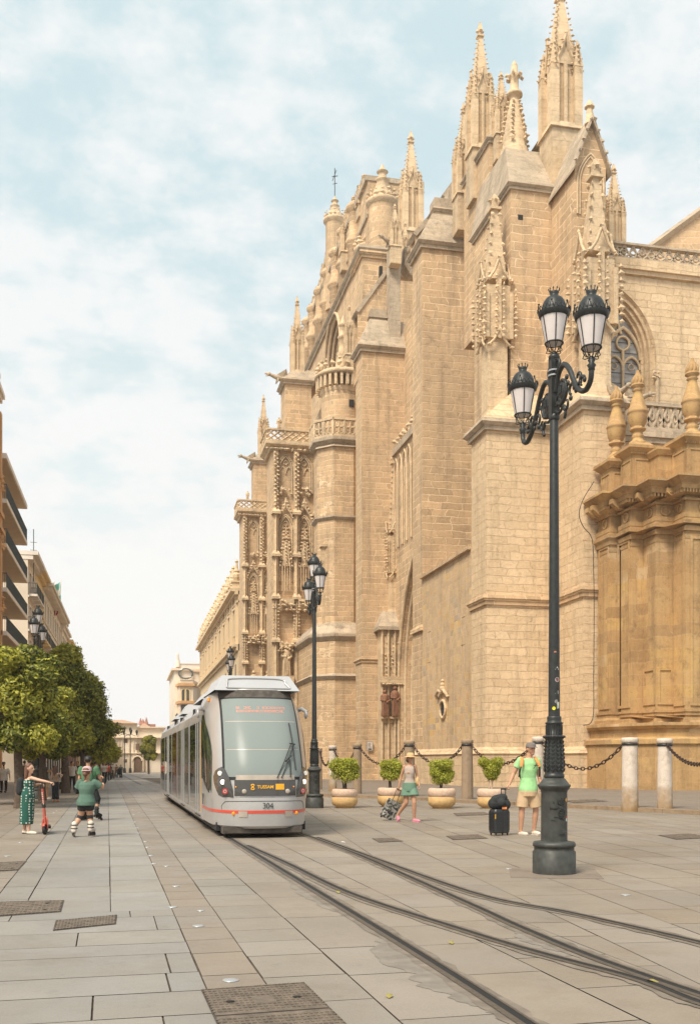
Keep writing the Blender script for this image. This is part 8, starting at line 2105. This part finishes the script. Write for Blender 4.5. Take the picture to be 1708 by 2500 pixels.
k3 = Person(9, 1935, dict(head=(9, 1866, 0), neck=(9, 1874, 0), shL=(0, 1880, 0), shR=(19, 1880, 0), elL=(-3, 1892, 0), elR=(23, 1891, 0), wrL=(-2, 1903, -.05), wrR=(25, 1902, -.05),
    hipL=(4, 1904, 0), hipR=(14, 1904, 0), knL=(4, 1918, 0), knR=(15, 1918, 0), anL=(4, 1931, 0), anR=(14, 1931, 0), toeL=(4, 1933, -.2), toeR=(15, 1933, -.2)), face=0, lab='older man in flat cap, white shirt and dark trousers at the left edge', sc=.92)
k3.body(voxel=.016); k3.eyes('hair_dark'); k3.hair('hair_dark'); k3.cap('cap_grey'); k3.shirt('shirt', 'white_cloth', t0=-.1, sleeve=.7, grow=.05, sl_r=.085); k3.trousers('trousers', 'black_cloth'); k3.shoes('shoe', 'black_cloth')

# ---- far walkers
def walker(x, d, H, lab, top, low, skin='skin', face=R(180), hair='hair_dark', stride=.12, grp=None, long=0):
    p = P3(x, HY, d); zb = gz(p.y); q = H / 1.72; k = d / F; yb = HY + (HC - zb) / k
    j = lambda X, Z, Yy=0: (x + X * q / k, yb - Z * q / k, Yy)
    o = Person(x, yb, dict(head=j(0, 1.58), neck=j(0, 1.45), shL=j(-.19, 1.38), shR=j(.19, 1.38), elL=j(-.25, 1.12, -.05), elR=j(.25, 1.12, .05), wrL=j(-.24, .88, -.1), wrR=j(.24, .88, .12), hipL=j(-.09, .90), hipR=j(.09, .90),
        knL=j(-.10, .48, -stride * .4), knR=j(.10, .48, stride * .4), anL=j(-.10, .09, -stride), anR=j(.10, .09, stride), toeL=j(-.11, .03, -stride + .15 * math.cos(face) * -1), toeR=j(.11, .03, stride + .15 * math.cos(face) * -1)), face=face, lab=lab, sc=q, zb=zb, d=d, skin=skin)
    o.body(voxel=.02); o.hair(hair, long=long); o.shirt('shirt', top, sleeve=.6, grow=.03)
    if low == 'shorts': o.shorts('shorts', 'khaki', leg=.8)
    else: o.trousers('trousers', low)
    o.shoes('shoe', 'black_cloth'); return o
cy = walker(276, 112, 1.6, 'far cyclist in a white shirt riding away along the pavement edge', 'white_cloth', 'shorts', stride=.05)
cy.root.location.z += .12
bi = empty('bicycle', (cy.pos[0], cy.pos[1], cy.pos[2]), -YAW, 'far bicycle under the rider in the white shirt', 'bicycle')
for yy in (-.5, .5): wheel_yz(Vector((0, yy, .34)), .34, .03).build('wheel', M['rubber'], bi)
mb = MB(); mb.tube([(0, -.5, .34), (0, -.1, .85), (0, .4, .85), (0, .5, .34)], .03, 6); mb.tube([(0, -.1, .85), (0, .05, .3), (0, .4, .85)], .03, 6); mb.build('frame', M['iron'], bi)
mb = MB(); mb.tube([(-.28, .4, 1.05), (0, .42, 1.0), (.28, .4, 1.05)], .02, 6); mb.build('handlebar', M['iron'], bi); mb = MB(); mb.ball((0, -.12, .92), .12, 8, 6, rx=.7, rz=.4); mb.build('saddle', M['rubber'], bi)
sp = walker(295, 124, 1.62, 'far person in teal walking with a black pushchair', 'teal_tee', 'black_cloth', face=0)
pr = empty('pushchair', (sp.pos[0] - .2, sp.pos[1] - .8, sp.pos[2]), -YAW, 'black pushchair in front of the person in teal, far down the street', 'pushchair')
mb = MB(); capsule(mb, (0, 0, .65), (0, .1, .95), .30, .26); fuse(mb, 'seat', 'black_cloth', pr, .03, 1)
mb = MB(); mb.tube([(-.28, .5, 1.0), (-.26, -.3, .25)], .03, 5); mb.tube([(.28, .5, 1.0), (.26, -.3, .25)], .03, 5); mb.tube([(-.28, .5, 1.0), (.28, .5, 1.0)], .03, 5); mb.build('frame', M['iron'], pr)
for sx in (-.28, .28):
    for yy in (-.35, .35): wheel_yz(Vector((sx, yy, .14)), .14, .03, 12).build('wheel', M['rubber'], pr)
walker(262, 96, 1.7, 'far pedestrian in a red top under the trees left of the cyclist', 'red_cloth', 'black_cloth')
walker(232, 70, 1.7, 'pedestrian in tan top in the tree shade right behind the skaters', 'peach_top', 'black_cloth')
walker(189, 64, 1.68, 'pedestrian in dark clothes in the tree shade left of the skaters', 'black_cloth', 'khaki', face=0)
walker(60, 58, 1.7, 'pedestrian in olive in the shade behind the woman in the dotted dress', 'olive_tee', 'black_cloth')
walker(255, 84, 1.72, 'far pedestrian in white under the trees, nearest the skaters', 'white_cloth', 'black_cloth', face=0)
walker(267, 104, 1.66, 'far pedestrian in dark clothes just left of the cyclist', 'black_cloth', 'black_cloth')
walker(284, 140, 1.7, 'far pedestrian in tan between the cyclist and the pushchair', 'peach_top', 'black_cloth')
walker(349, 262, 1.8, 'tiny pedestrian in red before the palace door, left of two', 'red_cloth', 'black_cloth'); walker(354, 262, 1.75, 'tiny pedestrian in red before the palace door, right of two', 'red_cloth', 'black_cloth', face=0)
walker(341, 268, 1.7, 'tiny pedestrian in blue grey beside the palace door', 'teal_tee', 'black_cloth'); walker(312, 262, 1.7, 'tiny pedestrian by the far lamps', 'white_cloth', 'black_cloth')
walker(176, 52, 1.62, 'seated looking figure in white in the shade behind the skaters', 'white_cloth', 'black_cloth', face=R(90))

# ================================================================== BUILDINGS
M['plaster_sand'] = plain('sand plaster', (0.74, 0.60, 0.45), .9, 0, .1, .6, .1); M['plaster_cream'] = plain('cream plaster', (0.76, 0.66, 0.53), .9, 0, .08, .5, .1); M['plaster_yellow'] = plain('yellow plaster', (0.78, 0.61, 0.34), .9, 0, .08, .5)
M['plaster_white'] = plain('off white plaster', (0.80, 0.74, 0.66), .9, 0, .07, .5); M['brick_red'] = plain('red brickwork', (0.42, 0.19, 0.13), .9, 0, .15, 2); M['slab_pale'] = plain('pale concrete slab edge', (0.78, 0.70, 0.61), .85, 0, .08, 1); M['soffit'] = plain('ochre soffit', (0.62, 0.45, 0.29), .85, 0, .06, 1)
M['railing'] = plain('dark balcony railing', (0.055, 0.065, 0.06), .6); M['pane'] = glass_mat('window pane', (0.05, 0.06, 0.065), .1, .6); M['tile'] = plain('clay roof tiles', (0.45, 0.28, 0.17), .9, 0, .2, 3, .5); M['orange_stucco'] = plain('orange ochre stucco', (0.58, 0.34, 0.16), .9, 0, .12, 1, .1)
M['shutter'] = plain('brown shutter', (0.15, 0.09, 0.055), .7)
def bld(name, lab, cat='building'): return empty(name, (0, 0, 0), 0, lab, cat)
def ewindow(par, X, y, z, w_, h_, shut='pane', frame='slab_pale'):
    """window on an east facing wall (towards +x)"""
    mb = MB(); t = .12
    mb.box(X - .05, X + .09, y - w_ / 2 - t, y - w_ / 2, z, z + h_); mb.box(X - .05, X + .09, y + w_ / 2, y + w_ / 2 + t, z, z + h_); mb.box(X - .05, X + .14, y - w_ / 2 - t - .05, y + w_ / 2 + t + .05, z + h_, z + h_ + .2); mb.box(X - .05, X + .14, y - w_ / 2 - t, y + w_ / 2 + t, z - .12, z)
    f = mb.build('window', M[frame], par); mb = MB(); mb.box(X - .04, X + .015, y - w_ / 2, y + w_ / 2, z, z + h_); mb.build('pane', M[shut], f)
def erail(par, X, y0, y1, z, out=.9, h=1.0, slab=.22, mat='slab_pale', solid=False):
    mb = MB(); mb.box(X, X + out, y0, y1, z - slab, z); b = mb.build('balcony', M[mat], par)
    mb = MB(); mb.box(X + out - .06, X + out - .02, y0, y1, z + h - .05, z + h)
    n = int((y1 - y0) / .14)
    for k in range(n + 1): y = y0 + (y1 - y0) * k / n; mb.box(X + out - .055, X + out - .03, y - .014, y + .014, z, z + h)
    n = max(1, int(out / .15))
    for k in range(n): x = X + out * k / n; mb.box(x, x + .025, y0 + .01, y0 + .03, z, z + h)
    mb.box(X, X + out, y0 + .01, y0 + .03, z + h - .05, z + h); mb.build('railing', M['railing'], b); return b
# L0: ornate orange ochre corner house, only its edge in view
X = -8.62; Y1 = 70.8; zT = ZZ(905, depth(X, Y1)); b = bld('ornate_house', 'ornate orange ochre house with carved cornices, a sliver at the left edge')
mb = MB(); mb.box(X - 12, X, 40, Y1, -1, zT - 2); mb.box(X - 12, X - .0, Y1 - 1.6, Y1, zT - 2, zT - .5); mb.box(X - 12, X + .1, Y1 - 1.7, Y1 + .1, zT - .5, zT - .2); mb.box(X - 11, X - .1, Y1 - 1.4, Y1 - .1, zT - .2, zT + .6); mb.build('wall', M['orange_stucco'], b)
for y, o in ((965, .38), (1095, .15), (1260, .35), (1300, .4), (1420, .2), (1545, .25)):
    z = ZZ(y, depth(X, Y1)); mb = MB(); mb.box(X - 1, X + o * .6, 40, Y1 + .15, z - .5, z - .2); mb.box(X - 1, X + o, 40, Y1 + .25, z - .2, z + .1); mb.build('cornice', M['slab_pale'] if y == 965 else M['orange_stucco'], b)
mb = MB()
for y in (Y1 - .5, Y1 - 4, Y1 - 8):
    mb.box(X, X + .25, y - .35, y + .35, 0, zT - 3)
    for z in (8, 12, 16, 20): 
        for k in range(6): mb.lump((X + .3, y + random.uniform(-.3, .3), z + random.uniform(-.5, .5)), .2)
mb.build('pilaster', M['orange_stucco'], b)
for z in (5.5, 9.5, 13.5, 17.5, 21): ewindow(b, X, Y1 - 2.3, z, 1.2, 2.3)
# L1: modern block with long balconies and a flat canopy
XB = -8.2; XW = -10.3; Y0, Y1 = WY(17, XB), WY(67, XB); dR = depth(XB, Y1); b = bld('apartment_block', 'modern block with a broad flat canopy and long dark railed balconies, upper left')
zc = ZZ(1243, dR); mb = MB(); mb.box(XW - 10, XW, Y0 - 1, Y1 - .4, -1, zc - .2); mb.build('wall', M['plaster_sand'], b)
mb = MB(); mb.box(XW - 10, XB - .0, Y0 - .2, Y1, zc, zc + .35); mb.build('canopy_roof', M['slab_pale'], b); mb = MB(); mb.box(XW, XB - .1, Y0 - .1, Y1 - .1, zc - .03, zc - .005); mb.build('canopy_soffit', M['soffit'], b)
for i, y in enumerate((1330, 1421, 1511, 1600, 1690, 1780)):
    z = ZZ(y, dR); bb = erail(b, XW, Y0, Y1 + (.3 if i else 0), z + .22, XB - XW, 1.0, .28)
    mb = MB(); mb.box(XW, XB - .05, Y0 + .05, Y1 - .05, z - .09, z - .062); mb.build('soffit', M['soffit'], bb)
    for k in range(5):
        yy = Y0 + 1.6 + k * (Y1 - Y0 - 3) / 4; ewindow(b, XW, yy, z + .3, 1.8, 2.1, 'shutter' if (i + k) % 3 == 0 else 'pane')
# L2..L5 down the street
def street_house(name, lab, xa, xb, X, ytop, wall, floors, cols, balc, cornice=.6, mat2='slab_pale', brackets=False, gf=4.2, attic=0, wh=1.9, bscale=.8):
    Y0, Y1 = WY(xa, X), WY(xb, X); H = ZZ(ytop, depth(X, Y1)); g0 = gz(Y1) - 1
    b = bld(name, lab); mb = MB(); mb.box(X - 12, X, Y0, Y1, g0, H); mb.build('wall', M[wall], b)
    mb = MB(); mb.box(X - 12, X + cornice, Y0 - .1, Y1 + .1, H - .1, H + .25); mb.box(X - 12, X + cornice * .5, Y0 - .05, Y1 + .05, H - .5, H - .1)
    if brackets:
        n = int((Y1 - Y0) / .9)
        for k in range(n): y = Y0 + (Y1 - Y0) * (k + .5) / n; mb.box(X, X + cornice * .85, y - .18, y + .18, H - .55, H - .1)
    mb.build('cornice', M[mat2], b)
    fh = (H - .7 - gf) / floors
    for f in range(floors):
        z = gf + f * fh
        for c_ in range(cols):
            y = Y0 + (Y1 - Y0) * (c_ + .5) / cols; ewindow(b, X, y, z + .25, 1.15, min(wh, fh * .68), 'shutter' if (f * 3 + c_) % 4 == 0 else 'pane', mat2)
        if f in balc:
            if balc[f] == 'long': erail(b, X, Y0 + .4, Y1 - .4, z + .2, bscale, 1.0, .25, mat2)
            else:
                for c_ in range(cols): y = Y0 + (Y1 - Y0) * (c_ + .5) / cols; erail(b, X, y - 1.1, y + 1.1, z + .2, bscale, 1.0, .2, mat2)
        mb = MB(); mb.box(X, X + .12, Y0, Y1, z - .12, z + .05); mb.build('string_course', M[mat2], b)
    for c_ in range(cols):
        y = Y0 + (Y1 - Y0) * (c_ + .5) / cols; mb = MB(); mb.add([(X + .02, yy, zz_) for yy, zz_ in [(y - 1.3, g0)] + gothic(y, 1.3, 2.0, 3.3, 6) + [(y + 1.3, g0)]], [tuple(range(15))]); mb.build('shade_arch', M['dark'], b)  # flat arch on the wall, shade of a ground-floor opening put in as colour
    if attic: mb = MB(); mb.box(X - 10, X - 1.2, Y0 + .5, Y1 - 2, H, H + attic); mb.build('attic', M[wall], b)
    return b, Y0, Y1, H
street_house('balcony_house', 'sand coloured house with small dark balconies next beyond the modern block', 68, 88, -9.0, 1392, 'plaster_cream', 5, 3, {0: 'each', 1: 'each', 2: 'each', 3: 'each', 4: 'each'}, .9)
street_house('yellow_house', 'narrow yellow plaster house with corniced balconies', 88, 106, -8.95, 1424, 'plaster_yellow', 5, 3, {1: 'each', 2: 'each', 3: 'each'}, .8, 'plaster_yellow', attic=1.2)
b, ya_, yb2, Hh = street_house('bracketed_palace', 'pale house with deep bracketed cornice and long carved balcony, roof flags above', 106, 152, -8.9, 1521, 'plaster_white', 5, 8, {3: 'long'}, 1.0, 'plaster_cream', True)
b['label'] = 'pale house with a deep bracketed cornice and long carved balcony, flags on its roof'
street_house('plain_house', 'pale plain house with few windows beyond the bracketed cornice', 152, 166, -8.7, 1556, 'plaster_cream', 5, 4, {}, .5)
street_house('brick_house', 'far pink brick house with a stepped skyline and yellow trim', 166, 187, -8.6, 1606, 'brick_red', 5, 5, {2: 'each'}, .7, 'plaster_yellow', attic=1.5)
street_house('corner_house', 'farthest reddish house with a red eave over a yellow wall', 187, 201, -8.6, 1655, 'plaster_yellow', 4, 4, {}, 1.1, 'brick_red')
street_house('distant_row', 'low pale house hidden behind the far orange trees', 201, 236, -9.5, 1745, 'plaster_cream', 4, 6, {}, .6)
# chimneys, dome, antennas on the left roofs
for x, d, y0, y1, lab in ((82, 92, 1420, 1292, 'thin roof antenna above the modern block'), (101, 104, 1440, 1376, 'short roof antenna above the yellow house'), (184, 160, 1600, 1568, 'thin mast above the pink brick house')):
    a = P3(x, y0, d); t = P3(x, y1, d); mb = MB(); mb.tube([a, t], .04, 5, smooth=False)
    for f in (.45, .6, .75): q_ = a.lerp(t, f); mb.tube([(q_.x - .3, q_.y, q_.z), (q_.x + .3, q_.y, q_.z)], .02, 4, smooth=False)
    tag(mb.build('antenna', M['railing']), lab, 'antenna')
def flag(x0, y0, x1, y1, d, cols, lab):
    a = P3(x0, y0, d); t = P3(x1, y1, d); r = empty('flag', a, 0, lab, 'flag', 'flags on the bracketed house'); v = t - a; mb = MB(); mb.tube([(0, 0, -.8), v], .05, 5); mb.build('pole', M['slab_pale'], r)
    n = 6; W_ = 1.5; Hf = 2.4 / len(cols)
    for i, cc in enumerate(cols):
        mb = MB(); vs = []
        for j in range(n + 1):
            f = j / n; base_ = v * (1 - .02) - Vector((0, 0, Hf * i)); off = Vector((-W_ * f * .75, .3 * math.sin(f * 7), -.9 * f)); vs += [base_ + off, base_ + off - Vector((0, 0, Hf * .98))]
        mb.add(vs, [(2 * j, 2 * j + 1, 2 * j + 3, 2 * j + 2) for j in range(n)], True); m_ = plain('flag cloth', cc, .8); mb.build('cloth', m_, r)
flag(130, 1478, 133, 1419, 118, [(.03, .22, .27)], 'teal blue flag, leftmost of the roof flags'); flag(137, 1480, 149, 1417, 119, [(.16, .42, .34), (.6, .6, .55), (.16, .42, .34)], 'green and white flag, tallest of the roof flags'); flag(134, 1490, 142, 1449, 120, [(.5, .06, .05), (.65, .45, .1), (.5, .06, .05)], 'red and yellow flag, lowest of the roof flags')
# ---- church range north of the cathedral
XN = 14.5; na, nb_ = 138.0, WY(490, XN); cb = bld('church', 'long cream church range with windows and carved flame finials along its cornice, beyond the cathedral', 'church')
zC = zat(1440, XN, WY(583, XN)); mb = MB(); mb.box(XN, XN + 20, na, nb_, -4, zC); mb.build('wall', M['stone_north'], cb)
mb = MB(); mb.box(XN - .5, XN + 1, na, nb_ + .5, zC - .5, zC - .1); mb.box(XN - 1.1, XN + 1, na, nb_ + 1, zC - .1, zC + .35); mb.box(XN - .25, XN + 1, na, nb_ + .2, zC - 1.6, zC - 1.35); mb.build('cornice', M['stone_north'], cb)
zS = zat(1578, XN, WY(581, XN)); mb = MB(); mb.box(XN - .7, XN + 1, na, nb_ + .7, zS - .1, zS + .3); mb.box(XN - .3, XN + 1, na, nb_ + .3, zS - .6, zS - .1); mb.build('cornice', M['stone_north'], cb)
nb2 = 10; step = (nb_ - na) / nb2
for i in range(nb2):
    y = na + step * (i + .5)
    mb = MB(); mb.box(XN - .02, XN + .3, y - .8, y + .8, zC - 5.2, zC - 2.6); w_ = mb.build('window', M['dark'], cb)
    mb = MB(); mb.box(XN - .25, XN, y - 1.15, y - .8, zC - 5.6, zC - 2.3); mb.box(XN - .25, XN, y + .8, y + 1.15, zC - 5.6, zC - 2.3); mb.box(XN - .35, XN, y - 1.3, y + 1.3, zC - 2.3, zC - 1.95); mb.box(XN - .3, XN, y - 1.2, y + 1.2, zC - 5.9, zC - 5.6); mb.build('frame', M['stone_north'], w_)
    mb = MB()
    for q_ in (-2.4, 2.4): mb.box(XN - .3, XN, y + q_ - .4, y + q_ + .4, zS + .3, zC - .5)
    mb.build('pilaster', M['stone_north'], cb)
    for q_, hh in ((-2.4, 4.6), (2.4, 4.6)):
        mb = MB(); yy = y + q_; mb.box(XN - .7, XN + .5, yy - .55, yy + .55, zC + .35, zC + 1.3); mb.box(XN - .85, XN + .6, yy - .7, yy + .7, zC + 1.3, zC + 1.5)
        mb.lathe([(.35, 1.5), (.6, 2.0), (.62, 2.4), (.35, 2.7), (.45, 2.9), (.25, 3.3), (.16, hh - .5), (.28, hh - .35), (.05, hh)], (XN - .1, yy, zC), 8, False); mb.build('finial', M['stone_north'], cb)
    mb = MB()
    for k in range(10): mb.lump((XN - .3, y + random.uniform(-1.4, 1.4), zC + .6 + random.uniform(0, 1.3)), .38)
    mb.build('cresting', M['stone_north'], cb)
    mb = MB(); mb.box(XN - .02, XN + .2, y - .7, y + .7, zS - 5.5, zS - 2.2); mb.build('window', M['shutter'], cb)
# ---- towered house beyond
YT = 222.0; tb_ = bld('towered_house', 'peach towered house with balustraded top and paired arched windows, beyond the tram'); kT = depth(10, YT); zz = lambda y: ZZ(y, kT)
def sblk(xa, xb, Y, y_top, y_bot, name, mat, par, deep=10, out=0):
    mb = MB(); mb.box(SX(xa, Y) - out, SX(xb, Y) + out, Y - out, Y + deep, zz(y_bot) if y_bot else -6, zz(y_top)); return mb.build(name, M[mat], par)
sblk(426, 500, YT + 3, 1632, None, 'wall', 'plaster_cream', tb_, 30); sblk(424, 500, YT + 3, 1629, 1634, 'cornice', 'plaster_sand', tb_, 30, .5)
mb = MB(); balustrade(mb, (SX(428, YT + 3), YT + 3), (SX(500, YT + 3), YT + 3), zz(1629), zz(1616), 'diamond', 10, .3); mb.build('balustrade', M['plaster_cream'], tb_)
mb = MB(); p = P3(434, 1629, kT + 3); mb.lathe([(.6, 0), (.5, 1.2), (.15, 2.4), (.3, 2.6), (.05, 3.2)], p, 8); mb.build('finial', M['plaster_cream'], tb_)
pl = [(SX(433, YT), YT + 3), (SX(438, YT), YT - 2), (SX(470, YT), YT - 2), (SX(484, YT), YT + 3)]
mb = MB(); mb.prism(pl, -6, zz(1662)); mb.build('bay', M['plaster_sand'], tb_)
for y in (1673, 1716, 1760): mb = MB(); e = .5; mb.prism([(a_ + (-e if i < 2 else e) * .6, b_ - e) for i, (a_, b_) in enumerate(pl)], zz(y) - .3, zz(y) + .3); mb.build('cornice', M['orange_stucco'], tb_)
mb = MB(); balustrade(mb, (pl[1][0], YT - 2.2), (pl[2][0], YT - 2.2), zz(1672), zz(1661), 'diamond', 7, .25); mb.build('balustrade', M['plaster_cream'], tb_)
for x in (448.5, 457.5):
    Xc = SX(x, YT - 2); mb = MB(); mb.add([(a_, YT - 2.04, z_) for a_, z_ in [(Xc - .42, zz(1712))] + gothic(Xc, .42, zz(1690), zz(1684.5), 5) + [(Xc + .42, zz(1712))]], [tuple(range(13))]); w_ = mb.build('window', M['pane'], tb_)
    mb = MB(); mb.tube([(a_, YT - 2.06, z_) for a_, z_ in [(Xc - .5, zz(1713))] + gothic(Xc, .5, zz(1690), zz(1683.5), 5) + [(Xc + .5, zz(1713))]], .1, 4); mb.build('frame', M['plaster_yellow'], w_)
Xc = SX(453, YT + 3); mb = MB(); mb.tube([(Xc + 1.5 * math.cos(k * PI / 8), YT + 2.6, zz(1642) + 1.1 * math.sin(k * PI / 8)) for k in range(16)], .2, 5, closed=True); mb.build('round_window', M['pane'], tb_)
mb = MB(); Xr0, Xr1 = SX(470, YT - 1), SX(505, YT - 1); mb.add([(Xr0, YT - 1, zz(1640)), (Xr1, YT - 1, zz(1640)), (Xr1, YT + 6, zz(1622)), (Xr0 + 2, YT + 6, zz(1622))], [(0, 1, 2, 3)]); mb.build('roof', M['tile'], tb_)
for y in (1735, 1790):
    for x in (447, 459): Xc = SX(x, YT - 2); mb = MB(); mb.box(Xc - .5, Xc + .5, YT - 2.05, YT - 1.9, zz(y) - 1.4, zz(y) + 1.2); mb.build('window', M['pane'], tb_)
# ---- palace closing the street
YF = 262.0; kF = depth(-5, YF); fb = bld('palace', 'cream stone palace with arched door and hipped roof closing the far end of the street'); zf_ = lambda y: ZZ(y, kF)
def fblk(xa, xb, ya, yb, name, mat, out=0, deep=14, Y=YF, par=None):
    mb = MB(); mb.box(SX(xa, Y), SX(xb, Y), Y - out, Y + deep, zf_(yb) if yb else -8, zf_(ya)); return mb.build(name, M[mat] if isinstance(mat, str) else mat, par or fb)
fblk(236, 334, 1768, None, 'wall', 'plaster_cream'); fblk(334, 480, 1776, None, 'wall', 'plaster_cream', -.6)
fblk(234, 336, 1765, 1768.5, 'cornice', 'plaster_sand', .8); fblk(334, 480, 1774, 1777, 'cornice', 'plaster_sand', .2); fblk(236, 480, 1799, 1802, 'cornice', 'plaster_sand', .7); fblk(236, 480, 1838, 1840, 'cornice', 'plaster_sand', .5)
mb = MB(); a, b_ = SX(232, YF), SX(336, YF); m0, m1 = SX(278, YF), SX(300, YF); mb.add([(a, YF - 1, zf_(1766)), (b_, YF - 1, zf_(1766)), (b_, YF + 15, zf_(1766)), (a, YF + 15, zf_(1766)), (m0, YF + 7, zf_(1755)), (m1, YF + 7, zf_(1755))], [(0, 1, 5, 4), (1, 2, 5), (2, 3, 4, 5), (3, 0, 4)]); mb.build('roof', M['tile'], fb)
mb = MB(); a, b_ = SX(334, YF), SX(372, YF); mb.add([(a, YF + 3, zf_(1775)), (b_, YF + 3, zf_(1775)), ((a + b_) / 2, YF + 10, zf_(1762))], [(0, 1, 2)]); mb.build('roof', M['tile'], fb)
for xa, xb, ya, yb in ((302, 311, 1804, 1814), (331, 340.5, 1816, 1831), (302, 310, 1854, 1862), (262, 271, 1806, 1814), (360, 369, 1816, 1831)): fblk(xa, xb, ya, yb, 'window', 'shutter', .06, .5)
Xc = SX(335.5, YF); mb = MB(); rw_ = (SX(344.5, YF) - SX(327, YF)) / 2; mb.add([(Xc + rw_ * math.cos(PI * k / 12), YF - .1, zf_(1858) + rw_ * math.sin(PI * k / 12)) for k in range(13)] + [(Xc - rw_, YF - .1, -3), (Xc + rw_, YF - .1, -3)], [tuple(range(15))]); dr = mb.build('door', M['shutter'], fb)
mb = MB(); mb.tube([(Xc + (rw_ + .3) * math.cos(PI * k / 12), YF - .2, zf_(1858) + (rw_ + .3) * math.sin(PI * k / 12)) for k in range(13)], .25, 5); mb.build('door_arch', M['plaster_sand'], dr)
Xo = SX(280, YF); mb = MB(); mb.add([(Xo + .95 * math.cos(k * PI / 8), YF - .1, zf_(1785.5) + .55 * math.sin(k * PI / 8)) for k in range(16)], [tuple(range(16))]); mb.build('oval_window', M['shutter'], fb)
for x in (258, 265, 289, 296, 314, 324, 348, 356): fblk(x, x + 2.5, 1803, 1838, 'pilaster', 'plaster_sand', .3, 1); fblk(x, x + 2.5, 1840, 1885, 'pilaster', 'plaster_sand', .3, 1)
rb = bld('roof_turrets', 'far reddish roof with small spires showing above the palace'); rb.name = 'distant_house'; kR = 330; a = P3(340, 1782, kR)
mb = MB(); x0_, x1_ = P3(341, 1800, kR), P3(380, 1800, kR); mb.box(x0_.x, x1_.x, x0_.y, x0_.y + 8, 0, ZZ(1768, kR)); mb.build('wall', M['brick_red'], rb)
mb = MB()
for x, y in ((343, 1764), (349, 1766), (357, 1762)): p = P3(x, 1770, kR); mb.lathe([(.8, 0), (.1, ZZ(y, kR) - p.z + 1.4)], p, 6)
mb.build('spire', M['brick_red'], rb)
# notice board on the side door wall
X = SX(902, DYY - .1); nbd = empty('notice_board', (X, DYY - .15, zat(1822, X, DYY)), 0, 'small pale notice board on the wall left of the side door', 'sign')
mb = MB(); mb.box(-.27, .27, -.04, .0, -.42, .42); mb.build('frame', M['stud'], nbd); mb = MB(); mb.box(-.22, .22, -.05, -.04, -.36, .36); mb.build('sheet', M['paper'], nbd)
mb = MB(); random.seed(4)
for k in range(7): mb.box(-.17, random.uniform(.05, .17), -.055, -.05, .24 - k * .06, .26 - k * .06)
mb.box(-.16, .16, -.055, -.05, -.33, -.2); mb.build('printing', M['chassis'], nbd)
# thin summer haze
mh_ = bpy.data.materials.new('haze'); mh_.use_nodes = True; t = mh_.node_tree; t.nodes.clear()
o_ = t.nodes.new('ShaderNodeOutputMaterial'); v_ = t.nodes.new('ShaderNodeVolumePrincipled'); v_.inputs['Color'].default_value = (1.0, .97, .92, 1); v_.inputs['Density'].default_value = 0.00045; v_.inputs['Anisotropy'].default_value = 0.3
t.links.new(v_.outputs[0], o_.inputs['Volume'])
mb = MB(); mb.box(-150, 150, -12, 460, -12, 75); hz_o = mb.build('haze', mh_); tag(hz_o, kind='stuff')
